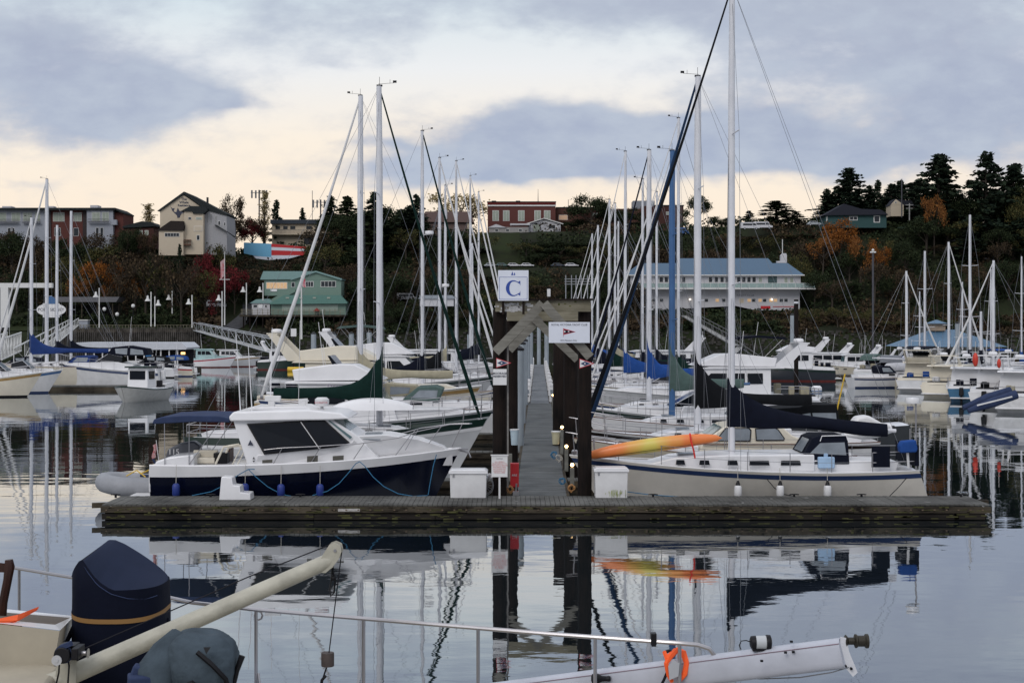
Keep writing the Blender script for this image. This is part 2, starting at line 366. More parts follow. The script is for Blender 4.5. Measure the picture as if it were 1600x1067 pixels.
# ------------------------------------------------------------------ terrain
COLS = [(-900,360),(0,380),(200,386),(350,398),(480,388),(620,372),(760,367),(900,362),(1050,360),(1200,352),(1350,350),(1600,352),(2500,350)]
def hfun(x, y):
    yy = max(y, 60); px = 800+x*F/yy
    for i in range(len(COLS)-1):
        if px <= COLS[i+1][0] or i == len(COLS)-2:
            t = max(0, min(1, (px-COLS[i][0])/(COLS[i+1][0]-COLS[i][0]))); cy = lerp(COLS[i][1], COLS[i+1][1], t); break
    crest = CH+(HZ-cy)/F*470
    if y < 398: return -2.5
    base = lerp(-2.5, 4.6, sstep(398, 405, y))
    s = max(0, (y-405)/(468-405)); g = s if s < 1 else 1
    g = g*g*(3-2*g)*.45+g*.55
    m = sstep(700, 760, px)*(1-sstep(925, 985, px))
    if m > 0:
        zt = CH+(HZ-417)/F*432
        gt = lerp(4.6, zt, min(1, (y-405)/21)) if y < 426 else (zt if y < 440 else lerp(zt, crest, min(1, (y-440)/24)))
        z = lerp(4.6+(crest-4.6)*g, gt, m)
    else: z = 4.6+(crest-4.6)*g
    mc = sstep(985, 1010, px)*(1-sstep(1258, 1285, px))
    if mc > 0 and y < 452:
        zc_ = lerp(4.6, 9.6, min(1, max(0, (y-405)/17))) if y < 436 else lerp(9.6, 4.6+(crest-4.6)*g, (y-436)/16)
        z = lerp(z, min(z, zc_), mc)
    if y < 405: z = base
    if y > 470: z = crest+(y-470)*.012
    else: z += .5*noise.noise(Vector((x*.08, y*.08, 0)))*min(1, max(0, (y-404)/6))
    return z
ys_ = [396,398,400,402,404,405]+[405+2.5*i for i in range(1, 28)]+[480,500,560,700,1000,1600,2600,4500]
xs_ = [-3000,-1600,-900,-500,-350]+[-250+5*i for i in range(101)]+[350,500,900,1600,3000]
tb = MB(); tv = [(x, y, hfun(x, y)) for y in ys_ for x in xs_]; nx = len(xs_)
tb.add(tv, [(j*nx+i, j*nx+i+1, (j+1)*nx+i+1, (j+1)*nx+i) for j in range(len(ys_)-1) for i in range(nx-1)])
grassm = mat('hillside_grass', (.020,.028,.011), .95, .3, .10, col2=(.011,.011,.008), bump=.4, bscale=2, det=8)
struct('hillside', tb, grassm)
asphalt = mat('asphalt', (.07,.072,.078), .9, .15, 1.0)

# ------------------------------------------------------------------ docks
def walk_c(Y): return .872+(Y-41.7)*.01864
hd = thing('head_dock', 'long weathered timber float across the end of the walkway', 'dock', (0, 41, 0))
XL, XR = wx(166, 40.4), wx(1537, 40.4); YF, YB = 40.0, 41.95
r = random.Random(3)
mb = MB(); x = XL
while x < XR:
    w = .14; mb.box((x+w/2, (YF+YB)/2-41+r.uniform(-.01, .01), .425+r.uniform(-.004, .004)), (w-.012, YB-YF+.04, .05)); x += w
obj('decking', mb, deckwood, hd, smooth=False)
mb = MB(); x = XL-.02
segs = []
while x < XR:
    w = min(r.uniform(3.2, 4.4), XR-x+.05); segs.append((x, w)); x += w
for yy in (YF-.07-41, YB+.07-41):
    mb = MB()
    for (x, w) in segs: mb.box((x+w/2, yy, .30+r.uniform(-.014, .014)), (w-.015, .09, .17))
    obj('upper_waler', mb, fascia, hd, smooth=False)
mb = MB()
for (x, w) in [(max(XL, x-.9), (w if x > XL+1 else w-.9)) for x, w in segs]+[(XR-1.0, .9)]:
    for yy in (YF-.03-41, YB+.03-41):
        mb.box((x+w/2, yy, .10+r.uniform(-.008, .008)), (w-.02, .08, .16))
mb.box(((XL+XR)/2, 0, .05), (XR-XL-.1, 1.8, .5))
obj('lower_waler', mb, woodmat('wet_dock_wood', (.035,.030,.024), (.007,.006,.006)), hd, smooth=False)
mb = MB(); x = XL+.15
while x < XR-.1:
    mb.box((x, YF-.125-41, .30), (.05, .025, .035)); x += .34
obj('bolt', mb, mat('rusty_bolt', (.16,.12,.085), .8, .3, 20), hd, smooth=False)
mb = MB(); mb.box((XL-.18, .1-.6, .36), (.5, .16, .14), .25); mb.box((XR+.1, .25, .36), (.6, .2, .13), -.15)
obj('corner_timber', mb, fascia, hd, smooth=False)
mb = MB()
for px in (182, 330, 470, 1020, 1240, 1345, 1500):
    X = wx(px, 41.8); mb.tube([(X-.14, .72, .52), (X-.05, .72, .53), (X+.05, .72, .53), (X+.14, .72, .52)], .018); mb.box((X, .72, .47), (.06, .05, .09))
obj('cleat', mb, blackp, hd)
mb = MB(); mb.box((wx(546,40)+.0, YF-.125-41, .30), (.62, .012, .08)); obj('dock_plate', mb, mat('worn_pale_plate', (.42,.40,.38), .7, .3, 12), hd)

wd = thing('walkway_dock', 'long narrow plank walkway running straight away towards the shore', 'dock', (0, 42, 0))
mb = MB(); Y = YB+.06; 
while Y < 94:
    mb.box((walk_c(Y+.07), Y+.07-42, .43+r.uniform(-.004, .004)), (1.5+r.uniform(-.01, .01), .128, .05)); Y += .14
obj('decking', mb, deckwood_t, wd, smooth=False)
mb = MB()
while Y < 194:
    mb.box((walk_c(Y+.2), Y+.2-42, .43+r.uniform(-.006, .006)), (1.24, .38, .05)); Y += .4
obj('far_decking', mb, woodmat('pale_walkway_wood', (.20,.21,.22), (.10,.11,.12)), wd, smooth=False)
mb = MB()
for s in (-1, 1):
    for k in range(26):
        Y0 = YB+.1+k*5.85; X = walk_c(Y0+2.9)+s*(.80 if Y0 < 94 else .67)
        mb.box((X, Y0+2.9-42, .34), (.09, 5.8, .24), rz=-.0186)
obj('waler', mb, fascia, wd, smooth=False)
mb = MB()
for k in range(30):
    Y0 = YB+.1+k*5.08; mb.box((walk_c(Y0+2.5), Y0+2.5-42, .06), (1.2, 4.6, .5), rz=-.0186)
obj('float', mb, woodmat('wet_float', (.05,.045,.04), (.012,.011,.010)), wd, smooth=False)

# finger docks on both sides of the walkway
fingers = [(-1,46.8,7.5),(-1,57.4,9),(-1,67.3,9.5),(-1,80.5,10),(-1,94,10),(-1,108,10),(-1,124,10),(-1,142,10),
           (1,46.9,8.5),(1,56.8,9),(1,66.5,9),(1,79.5,10),(1,94,10),(1,108,10),(1,124,10),(1,142,10)]
cnt = {-1: 0, 1: 0}
for (s, Y, L) in fingers:
    X0 = walk_c(Y)+s*.86
    t = thing('finger_dock', f"{ordw(cnt[s])} narrow timber finger dock from the front on the {'left' if s<0 else 'right'} side of the walkway", 'dock', (X0, Y, 0), 0, 'finger docks off the walkway'); cnt[s] += 1
    mb = MB(); n = int(L/.3)
    for k in range(n): mb.box((s*(k+.5)*L/n, 0, .40+r.uniform(-.004, .004)), (L/n-.02, .9, .05))
    obj('decking', mb, deckwood, t, smooth=False)
    mb = MB(); mb.box((s*L/2, -.48, .30), (L, .07, .2)); mb.box((s*L/2, .48, .30), (L, .07, .2)); mb.box((s*L/2, 0, .05), (L-.2, .8, .4)); obj('float', mb, fascia, t, smooth=False)

# ------------------------------------------------------------------ gateway of piles
def pile_mb(rad, z0, z1, n=16, seed=0, rough=.012):
    rr = random.Random(seed); m = MB(); rings = []
    ph = [rr.uniform(-rough, rough) for _ in range(n)]
    z = z0; zs = [z0]
    while z < z1-.5: z += .5; zs.append(z)
    zs.append(z1); vs = []
    for z in zs:
        k = 1+.10*(z1-z)/(z1-z0)
        for j in range(n):
            a = 2*PI*j/n; q = rad*k+ph[j]+rr.uniform(-.004, .004); vs.append((q*math.cos(a), q*math.sin(a), z))
    m.add(vs, [(i*n+j, i*n+(j+1) % n, (i+1)*n+(j+1) % n, (i+1)*n+j) for i in range(len(zs)-1) for j in range(n)]+[tuple(range((len(zs)-1)*n, len(zs)*n))])
    return m
gate = thing('dock_gateway', 'tall gateway of dark piles with weathered crossbeams and diagonal braces over the walkway', 'gateway', (0, 42, 0))
for i, (px, Y, rad, top) in enumerate([(780.5,42.2,.20,6.0),(913.5,42.2,.205,6.0),(799.5,50,.20,5.75),(892,50,.26,5.75),(875.5,60,.30,5.5),(803,62,.2,5.5)]):
    m = pile_mb(rad, -3, top, seed=i); o = obj('pile', m, darkwood, gate, ang=60); o.location = (wx(px, Y), Y-42, 0)
def beam(m, a, b, w, d):
    a, b = Vector(a), Vector(b); ax = (b-a).normalized(); yv = Vector((0, 1, 0)); up = ax.cross(yv).normalized()
    vs = []
    for q in (a, b):
        for (i, j) in ((-1,-1),(1,-1),(1,1),(-1,1)): vs.append(q+up*(i*w/2)+yv*(j*d/2))
    m.add(vs, [(3,2,1,0),(4,5,6,7),(0,1,5,4),(1,2,6,5),(2,3,7,6),(3,0,4,7)]); return m
def L3(px, py, Y): return (wx(px, Y), Y-42, wz(py, Y))
YG = 41.86
o = obj('crossbeam', beam(MB(), L3(774, 478, YG), L3(923, 478, YG), .34, .14), beamwood, gate, smooth=False)
o = obj('rear_crossbeam', beam(MB(), L3(792, 493, 49.6), L3(905, 493, 49.6), .38, .14), beamwood, gate, smooth=False)
o = obj('cap_board', beam(MB(), L3(771, 469, YG+.1), L3(926, 468, YG+.1), .05, .55), darkwood, gate, smooth=False)
for a, b, Y in (((774, 550), (848, 474), YG-.14), ((922, 558), (850, 474), YG-.15-.09), ((796, 547), (845, 496), 49.42), ((902, 562), (834, 497), 49.30)):
    obj('diagonal_brace', beam(MB(), L3(*a, Y), L3(*b, Y), .27, .10), bracewood, gate, smooth=False)
obj('rub_board', MB().box((wx(793.5, 42), -.13, 3.0), (.05, .05, 4.6)), mat('pale_board', (.20,.19,.18), .9, .2, 5), gate)
m = MB(); rr = random.Random(5)
for k in range(46):
    X = wx(rr.uniform(868, 905), 41.8); m.sphere((X, -.14+rr.uniform(-.06, .25), wz(470, 41.8)+rr.uniform(-.16, .02)), rr.uniform(.02, .07), 6, 4)
obj('moss', m, mossy, gate)
m = MB(); rr = random.Random(6)
for k in range(60):
    X = wx(rr.gauss(805, 12), 41.8); z_ = wz(479, 41.8)+rr.uniform(-.14, .10); q = rr.uniform(.02, .08); m.box((X, -.215, z_), (q*1.6, .006+.0005*(k % 7), q), 0)
obj('gull_droppings', m, mat('whitewash', (.5,.5,.5), .9, .2, 20), gate, smooth=False)

m = MB(); m.box((0, 0, .12), (.03, .03, .3)); m.box((0, 0, .38), (.12, .08, .28)); t = thing('gate_lamp', 'small white box lamp standing on top of the gateway beside the letter sign', 'lamp', (wx(857.5, 42), 42, wz(470, 42)))
obj('lamp_bracket', MB().box((0, 0, .05), (.03, .03, .16)), blackp, t); obj('lamp_box', MB().box((0, 0, .24), (.10, .08, .24)), white2, t, bevel=.01); obj('lamp_shade', MB().box((0, 0, .375), (.13, .10, .03)), blackp, t)
m = MB(); rr = random.Random(77)
for k_ in range(190):
    X = rr.uniform(XL, XR); front_z = rr.choice([rr.uniform(.22, .38), rr.uniform(.03, .17)]); w_ = rr.uniform(.04, .35); m.box((X, (YF-.118 if front_z > .2 else YF-.073)-41, front_z), (w_, .008, rr.uniform(.012, .05)), 0)
obj('weed_patch', m, mat('dock_algae', (.085,.085,.035), .95, .4, 3, col2=(.03,.028,.015)), hd, smooth=False)
m = MB()
for k_ in range(120):
    X = rr.uniform(XL, XR); m.box((X, YF-.12-41, rr.uniform(.23, .38)), (rr.uniform(.02, .22), .010, rr.uniform(.006, .02)))
obj('split_gap', m, mat('dark_split', (.006,.005,.004), .95), hd, smooth=False)
m = MB()
for k_ in range(40):
    X = rr.uniform(XL+.3, XR-.3); m.box((X, rr.uniform(-.8, .8), .4565+.0004*(k_ % 6)), (rr.uniform(.04, .25), rr.uniform(.03, .12), .002), rr.uniform(0, 3))
obj('pale_stain', m, mat('pale_stain', (.26,.26,.25), .95, .3, 9), hd, smooth=False)
# C sign
s_ = thing('dock_letter_sign', 'square pale grey sign with a blue letter C on top of the gateway', 'sign', (wx(802, 41.6), 41.6, wz(470, 41.6)))
H = .90; obj('board', MB().box((0, 0, H/2), (H, .03, H)), signw, s_, bevel=.004)
m = MB()
for (x, z, w, h) in ((0, .045, .82, .008), (0, .70, .82, .008), (-.41, .372, .008, .655), (.41, .372, .008, .655)): m.box((x, -.018, z), (w, .006, h))
obj('border_line', m, signblue, s_)
m = MB(); N = 40; out = []; inn = []
cx, cz, R = 0.0, .37, .235
for k in range(N+1):
    a = math.radians(42+276*k/N)
    th = .012+.062*max(0, math.sin((k/N)*PI))**.9
    out.append((cx+R*.93*math.cos(a), cz+R*math.sin(a))); inn.append((cx+.012+(R*.93-th*1.25)*math.cos(a), cz+(R-.02-th*.28)*math.sin(a)))
vs = [(x, -.021, z) for x, z in out+inn]
m.add(vs, [(k, k+1, N+1+k+1, N+1+k) for k in range(N)])
for sg in (1, -1):
    x0 = cx+R*.93*math.cos(math.radians(42)); z0 = cz+sg*R*math.sin(math.radians(42))
    m.add([(x0+.03, -.021, z0+sg*.06), (x0+.045, -.021, z0+sg*.06), (x0+.045, -.021, z0-sg*.08), (x0+.02, -.021, z0-sg*.02), (x0-.03, -.021, z0+sg*.02)], [(0, 1, 2, 3, 4)] if sg < 0 else [(4, 3, 2, 1, 0)])
obj('letter', m, signblue, s_, smooth=False)
m = MB()
for (x, k) in ((-.03, 1.0), (.035, .8)): m.add([(x-.035*k, -.02, .755), (x+.03*k, -.02, .755), (x+.005, -.02, .755+.11*k)], [(0, 1, 2)])
obj('sail_emblem', m, signblue, s_, smooth=False)
m = MB()
for sx in (-.3, .3): m.box((sx, .04, -.1), (.07, .05, .6))
obj('mounting_post', m, darkwood, s_)
# club sign
s_ = thing('club_name_sign', 'wide white club name sign with a small pennant fixed on the right gate pile', 'sign', (wx(889.5, 41.45), 41.45, wz(519.5, 41.45)))
W, H = 1.21, .61; obj('board', MB().box((0, 0, 0), (W, .025, H)), signw, s_, bevel=.003)
text('club_lettering', 'ROYAL VICTORIA YACHT CLUB', .082, ink, s_, (0, -.016, .225), spacing=1.0, xs=.90)
text('lower_lettering', '2012 Members Only', .058, ink, s_, (-.02, -.016, -.235))
m = MB().add([(-.17,-.016,.12),(-.17,-.016,-.07),(.19,-.016,.02)], [(0,1,2)]); obj('pennant', m, signred, s_, smooth=False)
m = MB().add([(-.155,-.0185,.085),(-.155,-.0185,-.035),(.15,-.0185,.02)], [(0,1,2)]); obj('pennant_field', m, navy, s_, smooth=False)
m = MB().add([(-.155,-.0205,.06),(-.155,-.0205,-.005),(-.10,-.0205,.028)], [(0,1,2)]).add([(-.05,-.0205,.028),(-.02,-.0205,.05),(.01,-.0205,.028),(-.02,-.0205,.006)], [(0,1,2,3)]); obj('pennant_star', m, signw2, s_, smooth=False)
obj('pennant_staff', MB().box((-.175,-.018,.0), (.008,.006,.26)), signred, s_)
# burgees on the piles
for i, (px, py, lab) in enumerate([(787, 567, 'white pointed burgee plate with a blue diamond on the left gate pile'), (917, 568, 'white pointed burgee plate with a blue diamond on the right gate pile')]):
    s_ = thing('burgee_plate', lab, 'sign', (wx(px, 41.5), 41.5, wz(py, 41.5)), 0, 'burgee plates on the gate piles')
    obj('red_edge', MB().slab([(-.22,-.15),(.23,0),(-.22,.15)], -.006, .006), signred, s_, smooth=False)
    obj('white_field', MB().slab([(-.205,-.12),(.16,0),(-.205,.12)], -.009, .0), signw2, s_, smooth=False)
    obj('blue_diamond', MB().slab([(-.19,0),(-.06,-.065),(.11,0),(-.06,.065)], -.012, .0), navystripe, s_, smooth=False)
    obj('white_star', MB().slab([(-.09,0),(-.06,-.025),(-.03,0),(-.06,.025)], -.015, .0), signw2, s_, smooth=False)
s_ = thing('notice_plate', 'small white notice plate with two black lines below the left burgee', 'sign', (wx(781, 41.5), 41.5, wz(589, 41.5)))
obj('plate', MB().box((0, 0, 0), (.40, .012, .47)), signw2, s_)
text('notice_lettering', 'MOORAGE\nRESERVED', .085, ink, s_, (0, -.009, .06), bold=.002)
s_ = thing('notice_board_on_post', 'white notice board with red lines of writing on a thin post at the walkway corner', 'sign', (wx(780.5, 41.3), 41.3, .45))
obj('post', MB().box((0, .02, .42), (.055, .04, .84)), white2, s_)
obj('board', MB().box((0, 0, .945), (.47, .022, .62)), signw2, s_)
obj('top_moulding', MB().box((0, -.01, 1.275), (.52, .05, .035)), white2, s_)
text('notice_title', 'NOTICE', .05, ink, s_, (0, -.0135, 1.17))
text('notice_lines', 'ALL VESSELS\nMUST REPORT TO\nTHE OFFICE BEFORE\nMOORING HERE\nNO DIVING NO\nSWIMMING OR\nFISHING HERE', .052, mat('faded_red_ink', (.55,.16,.16), .6, .1), s_, (0, -.0135, .92))
# red box, bins, pedestals
s_ = thing('fire_hose_cabinet', 'bright red upright cabinet beside the left walkway edge behind the notice board', 'cabinet', (wx(804, 43.2), 43.2, .45))
obj('cabinet_body', MB().box((0, 0, .5), (.26, .3, .72)), red, s_, bevel=.01)
obj('cabinet_stand', MB().box((0, 0, .07), (.2, .2, .14)), darkwood, s_)
text('cabinet_lettering', 'FIRE', .09, signw2, s_, (0, -.157, .5)).rotation_euler = (PI/2, PI/2*0, 0)
s_ = thing('wire_cart', 'round wire hoop cart leaning beside the white dock box left of the walkway', 'cart', (wx(757, 41.7), 41.7, .45))
for rad in (.27, .24): obj('hoop', MB().tube([(rad*math.cos(a/16*PI*2), (.27-rad)*3, .34+rad*1.1*math.sin(a/16*PI*2)) for a in range(16)], .008, 5, True), wire, s_)
m = MB()
for a in range(8): t = a/8*PI; m.tube([(.27*math.cos(t), 0, .34+.29*math.sin(t)), (-.27*math.cos(t), 0, .34-.29*math.sin(t))], .004, 4)
obj('spoke', m, wire, s_)
def dock_box(px0, px1, pyt, Y, lab, green=False):
    X0, X1 = wx(px0, Y), wx(px1, Y); w = X1-X0; h = wz(pyt, Y)-.45
    s_ = thing('dock_box', lab, 'dock box', ((X0+X1)/2, Y+.35, .45), 0, 'white dock boxes by the gateway')
    obj('box_body', MB().box((0, 0, (h-.1)/2), (w-.1, .62, h-.1), tap=1.03), white2, s_, bevel=.02)
    obj('box_lid', MB().prof([(-w/2, h-.12), (w/2, h-.12), (w/2, h-.05), (w/2-.08, h), (-w/2+.08, h), (-w/2, h-.05)], .36), white, s_, bevel=.012)
    obj('latch', MB().box((-w/2+.14, -.335, h-.16), (.05, .03, .10)), steel, s_)
    if green:
        m = MB(); rr = random.Random(2)
        for k in range(30): x = rr.gauss(.2, .16); m.box((max(-w/2+.1, min(w/2-.1, x)), -.322-.0004*(k % 5), .05+rr.uniform(0, .14)), (.012, .004, rr.uniform(.04, .2)))
        obj('algae_stain', m, mat('algae', (.40,.45,.20), .9, .2), s_)
    return s_
dock_box(701, 762, 734, 41.35, 'white dock box with lid beside the left gate pile')
dock_box(928, 983, 731, 41.35, 'white dock box with greenish stains beside the right gate pile', True)
# white boat steps
s_ = thing('boarding_steps', 'white moulded three-step boarding steps standing on the dock by the navy hull', 'steps', (wx(370, 41.2), 41.2, .45))
obj('step_body', MB().prof([(-.46, 0), (.46, 0), (.44, .20), (.16, .22), (.14, .41), (-.06, .43), (-.10, .66), (-.40, .68)], lambda x, z: .30-.06*z), white, s_, bevel=.025)
bulb = mat('warm_bulb', (1,.75,.4), .4, 0, emit=(1, .62, .28, 14))
ped_grey = mat('weathered_grey_post', (.20,.20,.18), .85, .2, 5)
def pedestal(px, pyb, Y, lab, lit=True, tank=None, X=None):
    X = wx(px, Y) if X is None else X
    s_ = thing('power_post', lab, 'power post', (X, Y, .42), 0, 'posts along the walkway edge')
    h = wz(pyb, Y)-.42
    obj('post', MB().box((0, 0, h/2-.04), (.13, .13, h-.08)), ped_grey, s_, bevel=.008)
    if lit:
        obj('lamp_bulb', MB().sphere((0, -.02, h+.02), .055, 10, 8), bulb, s_)
        obj('lamp_cap', MB().lathe([(.075, h+.075), (.06, h+.09), (.015, h+.11)], n=10), blackp, s_)
    return s_
for i, (px, py, Y, w) in enumerate([(894, 727, 44.9, 'nearest lit post with a round warm lamp'), (885, 698, 49.5, 'second lit post with a round warm lamp'), (878, 668, 56, 'third lit post with a round warm lamp'), (868, 629, 70, 'fourth lit post with a round warm lamp'), (864, 618, 79, 'farthest lit post with a round warm lamp')]):
    pedestal(px, py, Y, w+' on the right walkway edge')
for i, (px, py, Y) in enumerate([(797, 705, 46.5), (805, 653, 56), (811, 641, 66)]):
    pedestal(px, py, Y, ['nearest','middle','farthest'][i]+' bare grey post on the left walkway edge', False)
def bucket(px, py0, py1, Y, m_, lab):
    h = wz(py0, Y)-wz(py1, Y); s_ = thing('bucket', lab, 'bucket', (wx(px, Y), Y, wz(py1, Y)))
    obj('bucket_body', MB().lathe([(.10, 0), (.115, 0), (.15, h-.05), (.165, h-.05), (.165, h)], n=14), m_, s_); obj('bucket_rim', MB().lathe([(.17, h-.015), (.17, h+.015), (.13, h+.02)], n=14), white2, s_); return s_
bucket(804, 671, 695, 49.5, mat('pale_blue_plastic', (.42,.52,.58), .5, .1), 'pale blue bucket hung at the left walkway edge')
bucket(868.5, 674, 694, 49.5, mat('cream_plastic', (.48,.45,.30), .5, .15), 'cream bucket with a pale lid at the right walkway edge')
m = MB()
for (px, py, Y, w) in ((873, 643, 62, .5), (885, 687, 51, .75)):
    X = wx(px, Y); z = wz(py, Y); m.tube([(X, Y-45, z), (X+w, Y-45, z)], .03); m.tube([(X+w*.6, Y-45, z), (X+w*.95, Y-45, z-.35)], .025)
o = single('bracket_arm', 'pair of white angled bracket arms among the right walkway posts', 'bracket', m, white2); o.location = (0, 45, 0)
# hoses, coils at the right of the walkway
for i, (px, py, Y, m_, lab) in enumerate([(893, 765, 42.9, mat('orange_hose', (.55,.28,.10), .6, .2), 'tan coiled hose at the foot of the nearest lit post'), (879, 752, 43.6, ropeblue, 'blue coiled rope at the right walkway edge'), (873, 716, 46.0, ropewhite, 'grey coiled hose hung on a right walkway post'), (866, 711, 47.0, ropeblue, 'small coil of blue rope near the grey hose'), (797, 766, 42.6, mat('orange_hose', (.55,.28,.10)), 'tan coiled hose below the red cabinet')]):
    m = MB(); rr = random.Random(i); R0 = .085
    pts = [((R0+rr.uniform(-.045, .045))*math.cos(a*.5), .02*a/12+rr.uniform(-.01, .01), (R0*1.1+rr.uniform(-.04, .05))*math.sin(a*.5)) for a in range(52)]
    m.tube(pts, .011, 5); z = max(.47+R0*1.2, wz(py, Y)); single('hose_coil', lab, 'coil', m, m_, (wx(px, Y), Y, z))
m = MB(); m.box((0, 0, .06), (.18, .18, .12)); m.tube([(0, 0, .1), (.02, 0, .35)], .03); single('small_crate_lamp', 'low white gadget on the corner of the walkway in front of the red cabinet', 'fitting', m, steel, (wx(806, 42.1), 42.1, .455))
# white pedestals and far rows, galvanised piles
base = None
for s in (-1, 1):
    for k in range(11):
        Y = 96+k*8.6; X = walk_c(Y)+s*.80
        lab = f"{ordw(k)} white utility cabinet from the front along the {'left' if s<0 else 'right'} edge of the far walkway"
        if base is None:
            base = s_ = thing('utility_cabinet', lab, 'cabinet', (X, Y, .42), 0, 'white utility cabinets on the walkway')
            obj('cabinet_body', MB().box((0, 0, .55), (.3, .5, 1.1)), white2, s_, bevel=.03)
            obj('sloped_top', MB().prof([(-.18, 1.1), (.18, 1.1), (.1, 1.26), (-.1, 1.26)], .28), white, s_)
            obj('meter_panel', MB().box((0, -.262, .72), (.16, .02, .26)), glass2, s_)
            obj('socket', MB().box((0, -.262, .42), (.1, .02, .1)), blackp, s_)
        else:
            c = copy_tree(base); c.location = (X, Y, .42); c['label'] = lab
pb = None
for i, (px, Y, top) in enumerate([(809, 60, 4.5), (813.5, 74, 4.6), (818.5, 92, 4.6), (823.5, 112, 4.8), (829, 150, 5.0), (842, 194, 5.6), (854, 170, 5.0), (490, 205, 4.6), (521, 205, 4.6), (549, 215, 4.6), (577, 225, 4.8), (733, 190, 4.6), (1496, 170, 6.0), (1514, 172, 6.0), (1238, 170, 7)]):
    lab = f"{ordw(i)} from the left of the pale galvanised round piles" if False else ''
    where = {0:'nearest pale round steel pile just inside the left gate piles',1:'second pale round steel pile left of the walkway',2:'third pale round steel pile left of the walkway',3:'fourth pale round steel pile left of the walkway',4:'fifth pale round steel pile left of the walkway',5:'pale round steel pile at the far end of the walkway',6:'pale round steel pile just right of the walkway end',7:'left one of two thick pale piles beyond the pilothouse boat',8:'right one of two thick pale piles beyond the pilothouse boat',9:'grey pile half hidden behind the white motor yacht radar',10:'grey pile between the two tall masts',11:'grey pile near the thin masts left of the gateway',12:'grey pile in front of the right half of the blue pavilion roof',13:'slightly shorter grey pile right of the pavilion cupola',14:'slim pale pile behind the dark hulled cruiser'}[i]
    rad = .38 if 7 <= i <= 10 else .26
    t = thing('steel_pile', where, 'pile', (wx(px, Y), Y, 0), 0, 'pale round steel piles')
    obj('pile_shaft', MB().lathe([(rad, -2), (rad, top)], n=14), pileconc, t); obj('pile_cap', MB().lathe([(rad+.02, top), (rad+.02, top+.08), (.05, top+rad*.9)], n=14), blackp, t)

# ------------------------------------------------------------------ boats
class Hull:
    def __init__(s, L, B, fs, fb, rake=.9, tr=0, sag=.12, sw=.72, sec=(.28, .75), wlk=.88, keel=.45, bp=2.2):
        s.L, s.B, s.fs, s.fb, s.rake, s.tr, s.sag, s.sw, s.sec, s.wlk, s.keel, s.bp = L, B, fs, fb, rake, tr, sag, sw, sec, wlk, keel, bp
    def sheer(s, t): return lerp(s.fs, s.fb, t**1.6)-s.sag*4*t*(1-t)
    def half(s, t):
        m = .42
        if t < m: return s.B/2*lerp(s.sw, 1, 1-(1-t/m)**2)
        return s.B/2*max(0, 1-((t-m)/(1-m))**s.bp)
    def pt(s, t, v, side, off=0):
        zs = s.sheer(t); z = lerp(-s.keel, zs, v)
        e = lerp(s.sec[0], s.sec[1], t**1.5)
        w = s.half(t)*(v**e)*lerp(s.wlk, 1, v)+off
        x = t*s.L-s.L/2-s.rake*(1-v)*t**3+s.tr*(1-v)*(1-t)**8
        if t > .999: w = .012+off
        return (x, side*w, z)
    def side(s, v0, v1, off=0, t0=0, t1=1, nu=26, nv=8, m=None):
        m = m or MB()
        for sd in (1, -1):
            m.grid(lambda a, b: s.pt(lerp(t0, t1, a), lerp(v0, v1, b), sd, off), nu, nv)
        return m
    def vz(s, t, z): return (z+s.keel)/(s.sheer(t)+s.keel)
    def band(s, z0f, z1f, off, t0=0, t1=1, nu=26):
        m = MB()
        for sd in (1, -1):
            m.grid(lambda a, b: s.pt(lerp(t0, t1, a), s.vz(lerp(t0, t1, a), lerp(z0f(lerp(t0, t1, a)), z1f(lerp(t0, t1, a)), b)), sd, off), nu, 1)
        return m
    def body(s):
        m = s.side(0, 1)
        n = 8  # transom
        vs = [s.pt(0, j/n, 1) for j in range(n+1)]+[s.pt(0, j/n, -1) for j in range(n+1)]
        m.add(vs, [(j, j+1, n+1+j+1, n+1+j) for j in range(n)])
        return m
    def deck(s, dz=-.02, cam=.05, t0=0, t1=1, inset=.01):
        def f(a, b):
            t = lerp(t0, t1, a); w = max(.005, s.half(t)-inset); y = (b*2-1)
            return (t*s.L-s.L/2, y*w, s.sheer(t)+dz+cam*(1-y*y))
        return MB().grid(f, 24, 6)
    def rail(s, r, t0=0, t1=1, dz=.0, inset=.02, n=24, side=(1, -1)):
        m = MB()
        for sd in side: m.tube([(t*s.L-s.L/2, sd*max(.0, s.half(t)-inset), s.sheer(t)+dz) for t in [lerp(t0, t1, k/n) for k in range(n+1)]], r, 6)
        return m
pearl = mat('pearl_grey_gelcoat', (.56,.57,.58), .35, .08, 1.5)
goldstripe = mat('gold_hull_stripe', (.35,.22,.08), .5, .1)
bottomred = mat('antifouling_red', (.16,.03,.025), .7, .2, 3)
cockpit_shade = mat('cockpit_shadow_mat', (.05,.05,.055), .8, .2, 6)
def hull_parts(h, root, hm, stripe=None, sf=None, toe=teak, boot=None, deckm=white):
    obj('hull', h.body(), hm, root, ang=50)
    if stripe: obj('hull_stripe', h.band(sf[0], sf[1], .007), stripe, root)
    if boot: obj('boot_stripe', h.band(lambda t: -.02, lambda t: .13, .006), boot, root)
    obj('deck', h.deck(), deckm, root)
    if toe: obj('toe_rail', h.rail(.022, dz=.015), toe, root)
